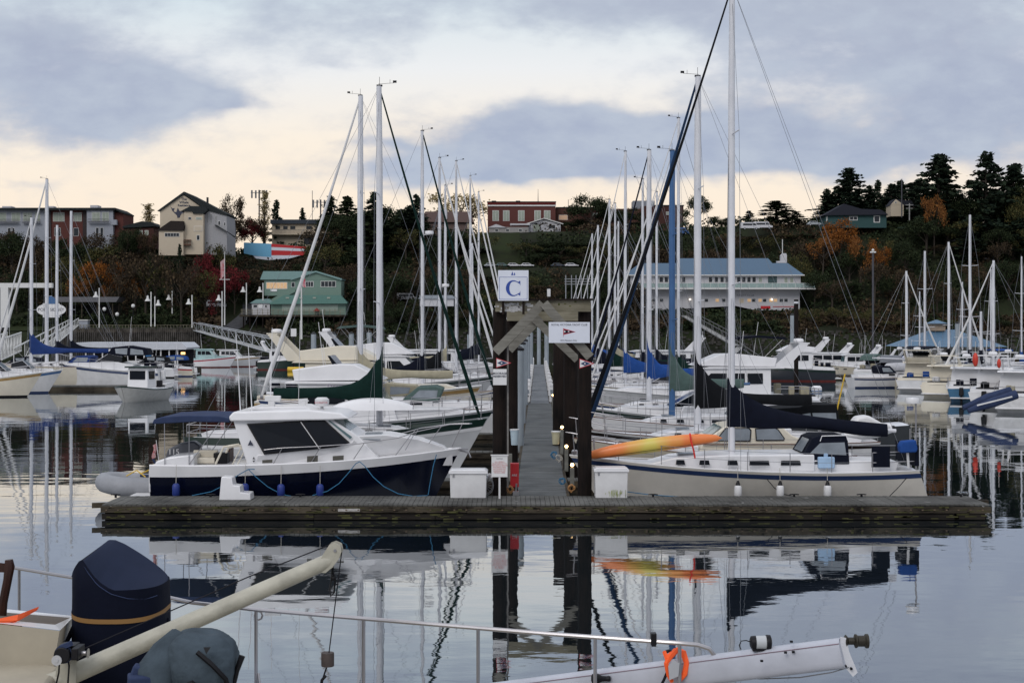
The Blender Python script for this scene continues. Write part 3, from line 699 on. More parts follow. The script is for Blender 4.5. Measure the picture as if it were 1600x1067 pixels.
def stanchions(h, root, m_, t0, t1, n, hgt=.6, lines=(.6, .32), inset=.07, r=.013, lr=.006, skip=False, bow=True):
    mb = MB(); ml = MB()
    for sd in (1, -1):
        ts = [lerp(t0, t1, k/(n-1)) for k in range(n)]
        for t in ts:
            x, y, z = t*h.L-h.L/2, sd*max(.03, h.half(t)-inset), h.sheer(t); mb.tube([(x, y, z), (x, y, z+hgt)], r, 5)
        for q in lines: ml.tube([(t*h.L-h.L/2, sd*max(.03, h.half(t)-inset), h.sheer(t)+q) for t in ts], lr, 4)
    obj('stanchion', mb, m_, root); obj('lifeline', ml, wire if lr < .01 else m_, root)
    if bow:
        m = MB(); ts = [t1, (t1+1)/2, .99]
        L_ = [(t*h.L-h.L/2, max(.10, h.half(t)-inset), h.sheer(t)+hgt+.05*i) for i, t in enumerate(ts)]
        m.tube(L_+[(h.L/2+.12, 0, h.fb+hgt+.12)]+[(x, -y, z) for x, y, z in L_[::-1]], .016, 6)
        for (x, y, z) in L_[1:]:
            for sd in (1, -1): m.tube([(x, sd*y, z), (x-.05, sd*y, z-hgt-.05)], .014, 5)
        obj('bow_rail', m, m_, root)
def sailboat(label, X, Y, head, L, B, top, mt=.57, hullm=white, stripe=navystripe, cover=navycloth, furl=sailwhite, furl_r=.055, mastm=alu, mast_r=.085,
             fs=.95, fb=1.35, boomz=2.0, boomL=None, coverh=1.35, dodger=navycloth, lod=1, bimini=None, name='sailboat', trans=.35, spread=2, backstay=True, cab=1, radar=None, boot=None, furl_bow=True, boomdz=.12, decay=7.5, group='sailboats moored in the marina', rz=None, toe=teak):
    """head=+1: bow towards +x"""
    root = thing(name, label, 'sailboat', (X, Y, 0), (0 if head > 0 else PI) if rz is None else rz, group)
    h = Hull(L, B, fs, fb, rake=1.3, tr=trans, sag=.10, sw=.66, bp=1.9, keel=.5)
    if hullm is white and Y > 60: hullm = random.Random(int(X*31+Y*7)).choice([white, white2, cream, pearl])
    if Y > 60 and boot is None: boot = random.Random(int(X*13)).choice([navystripe, blackp, bottomred])
    hull_parts(h, root, hullm, stripe, (lambda t: h.sheer(t)-.21, lambda t: h.sheer(t)-.07), toe, boot)
    sh = h.sheer
    cl = lambda t: t*L-L/2
    zc = lambda t: sh(t)
    # cabin trunk
    z0 = sh(.5)-.05; out = [(cl(.30), z0), (cl(.30), z0+.52), (cl(.55), z0+.50), (cl(.70), z0+.40), (cl(.80), z0+.12), (cl(.82), z0)]
    if cab:
        cw = lambda x, z: max(.12, h.half((x+L/2)/L)*.68-.10*(z-z0))
        obj('cabin_trunk', MB().prof(out, cw), white, root, bevel=.04 if lod else 0)
        m = MB()
        for tx, wd_ in ((.34, .62), (.43, .62), (.52, .32), (.60, .32), (.67, .28)):
            for sd in (1, -1):
                x0, x1 = cl(tx), cl(tx)+wd_; za, zb = z0+.20, z0+.34
                vs = [(x0, sd*(cw(x0, za)+.012), za), (x1, sd*(cw(x1, za)+.012), za), (x1-.02, sd*(cw(x1, zb)+.012), zb), (x0+.03, sd*(cw(x0, zb)+.012), zb)]
                m.add(vs, [(0, 1, 2, 3)])
        obj('cabin_window', m, glass, root, smooth=False)
        obj('coaming', MB().prof([(cl(.06), sh(.1)-.05), (cl(.05), sh(.1)+.28), (cl(.30), sh(.3)+.36), (cl(.32), sh(.3)-.05)], lambda x, z: h.half((x+L/2)/L)*.62), white, root, bevel=.03 if lod else 0)
        obj('cabin_hatch', MB().box((cl(.66), 0, z0+.46), (.5, .5, .06)), glass2, root)
    xm = cl(mt); zb = z0+.45; bl0 = boomL or (xm-cl(.06))
    mast = obj('mast', MB().tube([(xm, 0, zb), (xm, 0, lerp(zb, top, .75)), (xm-.02, 0, top)], [mast_r, mast_r, mast_r*.8], 10), mastm, root)
    m = MB(); lv = [lerp(zb, top, q) for q in ((.5,) if spread == 1 else (.36, .68))]
    for q, z in enumerate(lv):
        w = B*.30*(1-.25*q); m.tube([(xm-.12, -w, z+.05), (xm, 0, z), (xm-.12, w, z+.05)], .022, 5)
    obj('spreader', m, mastm, mast)
    m = MB()
    for q_ in (-.16, .2): m.tube([(xm+.2, q_, zb+.3), (xm+.12, q_*.3, lerp(zb, top, .5)), (xm+.03, 0, top-.1)], .006 if lod else .011, 4)
    m.tube([(xm-bl0, 0, boomz+.1), (xm-.03, 0, top-.05)], .006 if lod else .010, 4); obj('halyard', m, wire, root)
    m = MB(); m.tube([(xm, 0, top), (xm, 0, top+.35)], .008, 4); m.tube([(xm-.05, 0, top+.08), (xm+.55, 0, top+.12)], .007, 4); m.box((xm+.58, 0, top+.17), (.14, .01, .09)); m.tube([(xm+.40, 0, top+.1), (xm+.40, 0, top+.25)], .007, 4); m.box((xm, 0, top+.02), (.22, .1, .06))
    obj('wind_vane', m, blackp, mast)
    if radar: 
        z = lerp(zb, top, radar); m = MB(); m.lathe([(.05, z), (.26, z+.02), (.28, z+.12), (.24, z+.22), (.05, z+.24)], (xm+.42, 0, 0), 14); m.box((xm+.2, 0, z), (.4, .06, .05)); obj('radar_dome', m, white, mast)
    # shrouds
    m = MB()
    for sd in (1, -1):
        y = sd*(h.half(mt)-.08)
        prev = (xm-.05, y, sh(mt)); 
        w = B*.30
        m.tube([prev, (xm-.12, sd*w, lv[0]+.05), ((xm-.12, sd*w*.75, lv[1]+.05) if len(lv) > 1 else (xm, 0, top)), (xm, 0, top-.1)], .006 if lod else .01, 4)
        for dx_ in (-.35, .3): m.tube([(xm+dx_, y*.97, sh(mt)), (xm, 0, lv[0]-.05)], .005 if lod else .009, 4)
    obj('shroud', m, wire, root)
    if backstay: obj('backstay', MB().tube([(cl(.01), 0, sh(0)+.05), (xm-.02, 0, top-.03)], .006 if lod else .01, 4), wire, root)
    if furl is not None:
        a = Vector((cl(.985), 0, fb+.15)); b = Vector((xm+.05, 0, top-.25)); n = 14
        pts = [a.lerp(b, k/n)+Vector((0, 0, -.16*math.sin(PI*k/n)*2)) for k in range(n+1)]
        rs = [furl_r*(.5 if k == 0 else (1.15-.75*k/n)) for k in range(n+1)]
        obj('furled_sail', MB().tube(pts, rs, 8), furl, root)
        obj('forestay', MB().tube([(cl(.99), 0, fb), a], .012, 5).lathe([(.08, 0), (.1, .05), (.1, .12), (.06, .16)], (cl(.985), 0, fb+.02), 10), steel, root)
    # boom + cover
    bl = boomL or (xm-cl(.06))
    obj('boom', MB().tube([(xm-.05, 0, boomz), (xm-bl, 0, boomz+boomdz)], .06, 8), mastm, root)
    if cover is not None:
        N = 14; topo = []; boto = []
        for k in range(N+1):
            q = k/N; x = xm+.12-(bl-.15)*q
            hgt = .22+ (coverh-.2)*math.exp(-q*decay)+.08*(1-q)
            topo.append((x, boomz+boomdz*q+hgt)); boto.append((x, boomz+boomdz*q-.16-.05*math.sin(q*9)-(.10*math.exp(-q*10))))
        rings = []; vs = []; nr = 10
        for k in range(N+1):
            zt, zb2 = topo[k][1], boto[k][1]; x = topo[k][0]; w = .17-.06*k/N+.02*math.sin(k*2.1)
            for j in range(nr):
                a = 2*PI*j/nr; zc_ = (zt+zb2)/2; hh = (zt-zb2)/2
                ca = math.cos(a); sa = math.sin(a)
                ww = max(mast_r+.045 if k < 3 else 0, w*(1 if sa < 0 else lerp(1, .45, sa)))
                vs.append((x, ww*math.copysign(abs(ca)**(.45 if sa < 0 else .8), ca), zc_+hh*math.copysign(abs(sa)**.8, sa)))
        fs_ = [(k*nr+j, k*nr+(j+1) % nr, (k+1)*nr+(j+1) % nr, (k+1)*nr+j) for k in range(N) for j in range(nr)]+[tuple(range(nr))[::-1], tuple(range(N*nr, N*nr+nr))]
        obj('sail_cover', MB().add(vs, fs_), cover, root, ang=60)
    if dodger is not None:
        zd = z0+.45
        o1 = [(cl(.28), zd-.1), (cl(.26), zd+.52), (cl(.29), zd+.66), (cl(.36), zd+.62), (cl(.42), zd-.02)]
        dw = lambda x, z: h.half(.33)*.66-.22*(z-zd)
        obj('dodger', MB().prof(o1, dw), dodger, root, bevel=.05 if lod else 0)
        m = MB()
        for sd in (1, -1):
            q = [(cl(.285), zd+.08), (cl(.385), zd+.08), (cl(.352), zd+.46), (cl(.28), zd+.46)]
            m.add([(x, sd*(dw(x, z)+.012), z) for x, z in q], [(0, 1, 2, 3)])
        a, b = (cl(.415)+.0, zd+.06), (cl(.367)+.0, zd+.52)
        m.add([(a[0]+.02, -.55, a[1]), (a[0]+.02, .55, a[1]), (b[0]+.02, .48, b[1]), (b[0]+.02, -.48, b[1])], [(0, 1, 2, 3)])
        obj('dodger_window', m, glass2, root, smooth=False)
    if bimini is not None:
        zd = sh(.1)+1.75
        obj('bimini', MB().prof([(cl(.03), zd-.12), (cl(.05), zd), (cl(.14), zd+.08), (cl(.23), zd), (cl(.24), zd-.1), (cl(.14), zd+.02)], h.half(.2)*.8), bimini, root)
        m = MB()
        for x in (cl(.05), cl(.14), cl(.22)):
            for sd in (1, -1): m.tube([(cl(.13), sd*h.half(.2)*.8, sh(.1)), (x, sd*h.half(.2)*.78, zd)], .013, 5)
        obj('bimini_frame', m, steel, root)
    if lod:
        stanchions(h, root, steel, .14, .86, 7)
        m = MB(); w = h.half(.02)-.06
        for q in (.3, .6): m.tube([(cl(.14), h.half(.14)-.07, sh(.1)+q), (cl(.01), w, sh(0)+q), (cl(.01), -w, sh(0)+q), (cl(.14), -h.half(.14)+.07, sh(.1)+q)], .014, 5)
        for sd in (1, -1): m.tube([(cl(.01), sd*w, sh(0)), (cl(.01), sd*w, sh(0)+.6)], .014, 5)
        obj('stern_rail', m, steel, root)
        m = MB()
        for tx, yy in ((.2, .55), (.2, -.55)): m.lathe([(.07, sh(.2)+.32), (.05, sh(.2)+.38), (.07, sh(.2)+.46)], (cl(tx), yy*h.half(.2)/1.1, 0), 10)
        obj('winch', m, steel, root)
    return root, h
def side_polys(m, polys, wf, off=.012, sides=(1, -1)):
    for q in polys:
        for sd in sides: m.add([(x, sd*(wf(x, z)+off), z) for x, z in q], [tuple(range(len(q)))])
    return m
def front_poly(m, a, b, wa, wb, off=.015, mull=True, inset=.08):
    """windscreen between profile points a (lower) and b (upper)"""
    d = Vector((b[0]-a[0], 0, b[1]-a[1])); nrm = Vector((d.z, 0, -d.x)).normalized()*off
    if nrm.x < 0 and a[0] > b[0]: nrm = -nrm
    A = Vector((a[0], 0, a[1]))+d*.10+nrm; B_ = Vector((b[0], 0, b[1]))-d*.10+nrm
    segs_ = [(-1, 0), (0, 1)] if mull else [(-1, 1)]
    for (s0, s1) in segs_:
        g = .03
        m.add([(A.x, (wa-inset)*s0+g, A.z), (A.x, (wa-inset)*s1-g, A.z), (B_.x, (wb-inset)*s1-g, B_.z), (B_.x, (wb-inset)*s0+g, B_.z)], [(0, 1, 2, 3)])
    return m
def motorboat(label, X, Y, head, L, style, B=None, hullm=white, stripe=None, name='motorboat', canvas=navycloth, sup=white, fs=None, fb=None, rz=None, boot=None, lod=1, k=None, arch=True, group='motorboats moored in the marina', win=glass, band=None):
    B = B or L*.33; k = k or L/9.2
    root = thing(name, label, 'motorboat', (X, Y, 0), (0 if head > 0 else PI) if rz is None else rz, group)
    fs = fs or 1.05*k; fb = fb or 1.65*k
    rg = random.Random(int(X*37+Y*11)); 
    if hullm is white and Y > 55: hullm = rg.choice([white, white2, cream, pearl])
    if stripe is None and Y > 60: stripe = rg.choice([None, navystripe, signred, goldstripe, dkgreen, bluepaint])
    boot = boot or rg.choice([navystripe, blackp, bottomred])
    h = Hull(L, B, fs, fb, rake=1.3*k, tr=-.1, sag=-.02, sw=.9, sec=(.16, .6), wlk=.90, bp=2.6, keel=.5)
    hull_parts(h, root, hullm, stripe, (lambda t: h.sheer(t)-.26*k, lambda t: h.sheer(t)-.10*k), None, boot)
    obj('rub_rail', h.rail(.03, dz=-.02, inset=0), white2, root)
    sh = h.sheer; cl = lambda t: t*L-L/2; zd = sh(.45)
    bv = .04 if lod else 0
    Wf = lambda f, tp=.12: (lambda x, z: max(.06, h.half(min(.999, max(0, (x+L/2)/L)))*f-tp*(z-zd)))
    obj('cockpit_coaming', MB().prof([(cl(.01), zd-.3), (cl(.01), sh(.02)+.22*k), (cl(.22), sh(.2)+.30*k), (cl(.22), zd-.3)], Wf(.93, 0)), sup, root, bevel=.03 if lod else 0)
    obj('cockpit_shade_slab', MB().box((cl(.115), 0, sh(.1)+.235*k), (.19*L, B*.62, .12*k)), cockpit_shade, root)  # dark slab on the closed coaming paints the shade of an open cockpit
    obj('cockpit_gear', MB().box((cl(.06), B*.15, sh(.1)+.45*k), (.5, .5, .4*k)).box((cl(.16), -B*.16, sh(.1)+.5*k), (.35, .5, .55*k)).box((cl(.12), B*.2, sh(.1)+.42*k), (.3, .3, .5*k)), rg.choice([white2, navycloth, bluecloth, blackcloth, tancloth]), root, bevel=.03)
    sm_ = MB(); zr_ = sh(0)+.62*k
    for y_ in (-.42, -.15, .15, .42): sm_.tube([(cl(.015), y_*B, sh(0)+.1), (cl(.015), y_*B, zr_)], .018, 5)
    sm_.tube([(cl(.2), -.44*B, zr_), (cl(.015), -.42*B, zr_), (cl(.015), .42*B, zr_), (cl(.2), .44*B, zr_)], .02, 5); obj('stern_rail', sm_, steel, root)
    if rg.random() < .6:
        ob_ = MB().box((-L/2-.25, B*.12, .85*k), (.42, .36, .62*k), tap=.8).box((-L/2-.28, B*.12, .35), (.2, .16, .8)); obj('outboard', ob_, rg.choice([blackp, white2, blackp]), root, bevel=.05)
    # foredeck trunk
    tr_ = [(cl(.50), zd-.1), (cl(.50), zd+.48*k), (cl(.66), zd+.46*k), (cl(.84), sh(.84)+.18*k), (cl(.90), sh(.9)-.05)]
    obj('foredeck_trunk', MB().prof(tr_, Wf(.74)), sup, root, bevel=bv)
    m = MB()
    if style in ('express', 'runabout'):
        o1 = [(cl(.24), zd-.1), (cl(.24), zd+.3*k), (cl(.40), zd+.5*k), (cl(.56), zd+.52*k), (cl(.60), zd-.1)]
        obj('cabin_side', MB().prof(o1, Wf(.86)), sup, root, bevel=bv)
        a, b = (cl(.62), zd+.5*k), (cl(.50), zd+1.05*k)
        wf = Wf(.72, .25)
        fr = MB(); fr.prof([(a[0], a[1]), (b[0], b[1]), (b[0]-.05, b[1]), (cl(.36), zd+.85*k), (cl(.36), zd+.5*k)], wf)
        obj('windscreen', fr, win, root)
        m2 = MB()
        for sd in (1, -1):
            m2.tube([(a[0], sd*wf(*a), a[1]), (b[0], sd*wf(*b), b[1]), (cl(.36), sd*wf(cl(.36), zd+.85*k), zd+.85*k)], .02, 5)
        obj('windscreen_frame', m2, alu, root)
        if canvas is not None:
            obj('canvas_top', MB().prof([(cl(.10), zd+.95*k), (cl(.12), zd+1.40*k), (cl(.30), zd+1.62*k), (cl(.46), zd+1.50*k), (cl(.50), zd+1.05*k), (cl(.36), zd+.9*k)], Wf(.8, .22)), canvas, root, bevel=bv)
            obj('clear_panel', side_polys(MB(), [[(cl(.15), zd+1.0*k), (cl(.28), zd+1.0*k), (cl(.28), zd+1.42*k), (cl(.16), zd+1.3*k)], [(cl(.31), zd+1.0*k), (cl(.42), zd+1.08*k), (cl(.43), zd+1.4*k), (cl(.31), zd+1.44*k)]], Wf(.8, .22)), glass2, root, smooth=False)
    if style in ('pilot', 'fly', 'trawler'):
        aft = .22 if style != 'trawler' else .16
        zr = 1.38*k
        fx = .60 if style != 'trawler' else .58; rk = .09 if style != 'trawler' else .02
        o1 = [(cl(aft), zd-.1), (cl(aft), zd+zr), (cl(fx-rk), zd+zr), (cl(fx), zd+.48*k), (cl(fx+.02), zd-.1)]
        wf = Wf(.80, .10)
        obj('cabin', MB().prof(o1, wf), sup, root, bevel=bv)
        wins = []
        n = 3; x0, x1 = aft+.03, fx-rk-.02
        for i in range(n):
            a0 = lerp(x0, x1, i/n)+.006; a1 = lerp(x0, x1, (i+1)/n)-.006
            wins.append([(cl(a0), zd+.66*k), (cl(a1)+(.05*L if i == n-1 and rk > .05 else 0), zd+.66*k), (cl(a1), zd+1.16*k), (cl(a0), zd+1.16*k)])
        obj('side_window', side_polys(MB(), wins, wf), win, root, smooth=False)
        obj('windscreen', front_poly(MB(), (cl(fx), zd+.48*k), (cl(fx-rk), zd+zr), wf(cl(fx), zd+.5), wf(cl(fx-rk), zd+zr)), glassteal, root, smooth=False)
        rf = [(cl(aft-.06), zd+zr), (cl(aft-.05), zd+zr+.09), (cl(fx-rk-.02), zd+zr+.10), (cl(fx-rk+.045), zd+zr-.03)]
        obj('cabin_roof', MB().prof(rf, lambda x, z: wf(cl(.4), zd+zr)+.10), sup, root, bevel=.03 if lod else 0)
        top_ = zd+zr+.1
        if style == 'fly':
            o2 = [(cl(.20), top_), (cl(.19), top_+.42*k), (cl(.36), top_+.62*k), (cl(.44), top_+.60*k), (cl(.56), top_+.06)]
            obj('flybridge', MB().prof(o2, lambda x, z: wf(cl(.4), zd+zr)*.92-.12*(z-top_)), sup, root, bevel=bv)
            obj('flybridge_screen', MB().prof([(cl(.37), top_+.60*k), (cl(.34), top_+.92*k), (cl(.33), top_+.92*k), (cl(.35), top_+.60*k)], B*.26), win, root)
            if canvas is not None:
                obj('bimini', MB().prof([(cl(.14), top_+1.30*k), (cl(.16), top_+1.42*k), (cl(.27), top_+1.5*k), (cl(.38), top_+1.40*k), (cl(.39), top_+1.28*k), (cl(.27), top_+1.40*k)], B*.30), canvas, root)
                m3 = MB()
                for x in (.16, .27, .38):
                    for sd in (1, -1): m3.tube([(cl(.25), sd*B*.29, top_+.4*k), (cl(x), sd*B*.29, top_+1.35*k)], .015, 5)
                obj('bimini_frame', m3, steel, root)
            arch_z = top_+.3*k
        else: arch_z = top_
        if arch:
            m4 = MB(); q = B*.30; hA = .8*k
            m4.prof([(cl(.16), arch_z-.3*k), (cl(.05), arch_z+hA), (cl(.08), arch_z+hA+.08), (cl(.13), arch_z+hA), (cl(.23), arch_z-.3*k)], lambda x, z: q)
            # open the arch: two side plates and a top bar
            m4 = MB()
            for sd in (1, -1): m4.slab([(cl(.14), arch_z-.3*k), (cl(.05), arch_z+hA), (cl(.09), arch_z+hA), (cl(.21), arch_z-.3*k)], sd*q-.04, sd*q+.04)
            m4.box((cl(.07), 0, arch_z+hA+.03), (.04*L+.1, 2*q+.08, .07))
            ar = obj('radar_arch', m4, sup, root, smooth=False)
            obj('radar_dome', MB().lathe([(.05, arch_z+hA+.06), (.30, arch_z+hA+.09), (.31, arch_z+hA+.2), (.25, arch_z+hA+.28), (.04, arch_z+hA+.30)], (cl(.075), 0, 0), 14), white, ar)
    obj('antenna', MB().tube([(cl(.30), B*.25, zd+1.3*k), (cl(.27), B*.25, zd+3.6*k)], .012, 5).tube([(cl(.33), -B*.22, zd+1.3*k), (cl(.31), -B*.22, zd+2.8*k)], .010, 5), white, root)
    stanchions(h, root, steel, .42, .90, 5, hgt=.55*k, lines=(.55*k,), lr=.014)
    obj('swim_platform', MB().box((-L/2-.28*k, 0, .30), (.6*k, B*.78, .09)), white2, root, bevel=.02)
    if band: obj('lower_band', h.band(lambda t: .02, lambda t: band[1](h, t), .005), band[0], root)
    if lod: obj('portlight', side_polys(MB(), [[(cl(t), sh(t)-.38*k), (cl(t)+.4*k, sh(t)-.37*k), (cl(t)+.38*k, sh(t)-.27*k), (cl(t)+.03, sh(t)-.28*k)] for t in (.55, .66, .76)], lambda x, z: abs(h.pt(min(.999, (x+L/2)/L), h.vz((x+L/2)/L, z), 1)[1]), .014), win, root, smooth=False)
    return root, h
# ------------------------------------------------------------------ near left: navy pilothouse cruiser
YN = 43.7; S0 = F/42.2       # its near side stands at 42.2 m
def lx(px): return (px-232)/S0-4.65
def lz(py): return (513+CH*S0-py)/S0
root = thing('pilothouse_cruiser', 'white pilothouse motorboat with glossy navy hull moored along the left half of the head dock', 'motorboat', (wx(232, 42.2)+4.65, YN, 0), 0)
h = Hull(9.3, 3.1, 1.30, 1.70, rake=1.15, tr=-.05, sag=.055, sw=.9, sec=(.14, .55), wlk=.92, bp=2.7, keel=.5)
L = 9.3; cl = lambda t: t*L-L/2; sh = h.sheer
obj('hull', h.body(), navy, root, ang=50)
obj('topsides_band', h.band(lambda t: sh(t)-lerp(.33, .20, t), lambda t: sh(t)+.02, .012), white, root)
obj('rub_rail', h.rail(.028, dz=-.30, inset=-.03, t1=.99), white2, root) if False else None
obj('deck', h.deck(), white, root); obj('gunwale_cap', h.rail(.035, dz=.02, inset=.02), white, root)
obj('transom_panel', MB().box((-L/2-.02, 0, .85), (.05, 2.6, .7)), white, root, bevel=.02)
W1 = lambda f, tp, z0: (lambda x, z: max(.06, h.half(min(.999, max(0, (x+L/2)/L)))*f-tp*max(0, z-z0)))
wt_ = W1(.80, .16, 1.6)
tr_ = [(lx(388), 1.2), (lx(392), lz(737)), (lx(400), lz(712)), (lx(545), lz(694)), (lx(556), lz(683)), (lx(600), lz(682)), (lx(650), lz(690)), (lx(690), lz(703)), (lx(704), lz(716)), (lx(704), 1.2)]
obj('foredeck_trunk', MB().prof(tr_, W1(.83, .30, 1.75)), white, root, bevel=.07)
cb = [(lx(386), 1.25), (lx(360), lz(657)), (lx(512), lz(654)), (lx(558), lz(684)), (lx(600), 1.3)]
obj('pilothouse', MB().prof(cb, W1(.86, .15, 1.5)), white, root, bevel=.03)
wf = W1(.86, .15, 1.5)
obj('side_window', side_polys(MB(), [[(lx(386), lz(665)), (lx(467), lz(661)), (lx(494), lz(701)), (lx(413), lz(708))], [(lx(471), lz(660.5)), (lx(503), lz(659)), (lx(541), lz(693)), (lx(525), lz(698)), (lx(499), lz(700))]], wf, .034), glass, root, smooth=False)
obj('window_frame', side_polys(MB(), [[(lx(382), lz(663)), (lx(504), lz(656.5)), (lx(545), lz(693)), (lx(523), lz(700)), (lx(411), lz(711))]], wf, .010), blackp, root, smooth=False)
m = MB()
for sd in (-1, 1): m.tube([(lx(467.5), sd*(wf(lx(468), lz(660))+.035), lz(660)), (lx(497), sd*(wf(lx(497), lz(700))+.035), lz(701))], .014, 5)
obj('window_divider', m, white2, root)
obj('windscreen', front_poly(MB(), (lx(557), lz(685)), (lx(513), lz(655)), 1.12, 1.02, .02), glassteal, root, smooth=False)
obj('screen_corner_window', side_polys(MB(), [[(lx(510), lz(658)), (lx(513), lz(658)), (lx(548), lz(684)), (lx(545), lz(687))]], wf, .02), glassteal, root, smooth=False)
rf = [(lx(357), lz(659)), (lx(355), lz(652)), (lx(362), lz(644)), (lx(480), lz(641)), (lx(530), lz(646)), (lx(545), lz(655)), (lx(512), lz(657))]
roof = obj('cabin_roof', MB().prof(rf, lambda x, z: 1.30-.25*max(0, z-2.75)), white, root, bevel=.05)
obj('roof_moulding', MB().prof([(lx(382), lz(643)), (lx(384), lz(638)), (lx(470), lz(637)), (lx(485), lz(643))], .8), white, roof, bevel=.02)
m = MB(); m.box((lx(418), -.55, lz(625)), (.48, .16, .17)); m.box((lx(416), -.55, lz(634)), (.2, .14, .2)); obj('radar_scanner', m, white2, roof, bevel=.02)
m = MB(); m.lathe([(.05, 0), (.05, .12), (.20, .14), (.22, .26), (.22, .34), (.15, .40)], (lx(494), -.2, lz(645)), 16); obj('radar_dome', m, white2, roof)
text('dome_lettering', 'NAVIGATOR', .07, signred, roof, (lx(494), -.425, lz(632)))
m = MB(); m.tube([(lx(466), 0, lz(641)), (lx(466), 0, lz(631))], .02); m.box((lx(466), 0, lz(630)), (.20, .06, .03)); obj('gps_mount', m, white2, roof)
for a, b, yy in (((371, 648), (364, 523), -1.0), ((389, 645), (383, 540), -1.0), ((401, 640), (404, 512), .9)):
    obj('antenna', MB().tube([(lx(a[0]), yy, lz(a[1])), (lx(b[0]), yy, lz(b[1]))], [.02, .009], 6), white, roof)
m = MB(); m.tube([(lx(452), .3, lz(643)), (lx(455), .3, lz(500))], .008, 4); obj('whip_aerial', m, white2, roof)
obj('dark_vent', side_polys(MB(), [[(lx(x), lz(724)), (lx(x+17), lz(723)), (lx(x+17), lz(712)), (lx(x), lz(713))] for x in (479, 519)]+[[(lx(409), lz(724)), (lx(425), lz(723)), (lx(425), lz(718)), (lx(409), lz(719))]], W1(.90, .10, 1.5), .03), mat('vent_grille', (.09,.085,.07), .5, .2, 40, stretch=(1, 1, 8)), root, smooth=False)
m = MB().add([(lx(385), -(wf(lx(390), lz(700))+.02), lz(697)), (lx(389), -(wf(lx(390), lz(697))+.02), lz(688)), (lx(394), -(wf(lx(390), lz(697))+.02), lz(697)), (lx(391), -(wf(lx(390), lz(697))+.02), lz(696.5)), (lx(388), -(wf(lx(390), lz(697))+.02), lz(696.5))], [(0, 1, 2, 3, 4)])
obj('maker_emblem', m, ink, root, smooth=False)
# navy bimini over cockpit
obj('bimini_top', MB().prof([(lx(234), lz(663)), (lx(237), lz(656)), (lx(250), lz(652)), (lx(290), lz(650)), (lx(340), lz(651)), (lx(357), lz(655)), (lx(356), lz(661)), (lx(300), lz(660)), (lx(245), lz(663))], lambda x, z: 1.25), navycloth2, root, bevel=.03)
m = MB()
for px, pb in ((253, 255), (292, 293), (340, 293)):
    for sd in (-1, 1): m.tube([(lx(px), sd*1.2, lz(660)), (lx(pb), sd*1.3, lz(727))], .013, 5)
obj('bimini_frame', m, steel, root)
# cockpit
obj('cockpit_coaming', MB().prof([(lx(236), 1.2), (lx(240), lz(722)), (lx(262), lz(715)), (lx(300), lz(711)), (lx(300), 1.2)], lambda x, z: 1.25), white, root, bevel=.05)
obj('cockpit_seat', MB().box((lx(308), -.55, lz(723)), (.75, .5, .18)).box((lx(308), -.3, lz(716)), (.75, .10, .30)), cream, root, bevel=.03)
obj('cabin_door', MB().box((lx(344), .1, lz(718)), (.06, .6, .42)), teak, root)
obj('cockpit_locker', MB().box((lx(336), -.55, lz(720)), (.42, .4, .34)), blackp, root, bevel=.02)
m = MB()
m.tube([(lx(332), -1.05, lz(727)), (lx(339), -1.05, lz(712)), (lx(345), -1.05, lz(700)), (lx(368), -1.05, lz(696)), (lx(374), -1.05, lz(704))], .035, 6); m.tube([(lx(338), -.7, lz(727)), (lx(349), -.7, lz(702)), (lx(370), -.7, lz(699))], .035, 6)
m.tube([(lx(360), -1.2, lz(727)), (lx(374), -1.2, lz(700))], .016, 5); m.tube([(lx(368), -1.2, lz(727)), (lx(379), -1.2, lz(706))], .016, 5)
obj('cockpit_handrail', m, cream, root)
# rails
m = MB(); ml = MB()
railpts = []
for px, py in ((412, 703), (440, 700), (487, 698), (560, 694), (620, 686), (650, 677), (700, 668), (731, 667)):
    railpts.append((px, py))
def yr(px): 
    t = (lx(px)+L/2)/L; return max(.12, h.half(min(t, .985))-.10) if px < 715 else .16
for sd in (-1, 1):
    m.tube([(lx(px), sd*yr(px), lz(py)-.0) for px, py in railpts], .016, 6)
    for (a, b) in (((440, 701), (425, 728)), ((501, 697), (484, 726)), ((568, 693), (549, 722)), ((640, 681), (612, 719)), ((645, 680), (631, 706)), ((686, 671), (667, 697)), ((720, 667), (703, 704))):
        m.tube([(lx(a[0]), sd*yr(a[0]), lz(a[1])), (lx(b[0]), sd*(yr(b[0])+.03), lz(b[1]))], .013, 5)
m.tube([(lx(731), -.16, lz(667)), (lx(735), 0, lz(667)), (lx(731), .16, lz(667))], .016, 6)
m.tube([(lx(405), -1.15, lz(690)), (lx(420), -1.2, lz(703)), (lx(412), -1.25, lz(727))], .012, 5)
obj('bow_rail', m, steel, root)
m = MB(); m.box((lx(716), 0, lz(708)), (.5, .14, .06)); m.tube([(lx(706), 0, lz(708)), (lx(730), 0, lz(714)), (lx(733), 0, lz(722))], .03); obj('anchor_roller', m, steel, root)
m = MB(); m.tube([(lx(564), -1.0, lz(688)), (lx(592), -.95, lz(689))], .02, 5); m.box((lx(578), -.2, lz(682)), (.5, .5, .05)); obj('deck_hatch', m, glass2, root)
m = MB(); m.box((-L/2-.35, 0, .32), (.8, 2.5, .07)); obj('swim_platform', m, white2, root, bevel=.02)
obj('side_marker', side_polys(MB(), [[(lx(393), lz(718)), (lx(397), lz(718)), (lx(395), lz(714))], [(lx(393), lz(720)), (lx(397), lz(720)), (lx(395), lz(723))]], wf, .02), blackp, root, smooth=False)
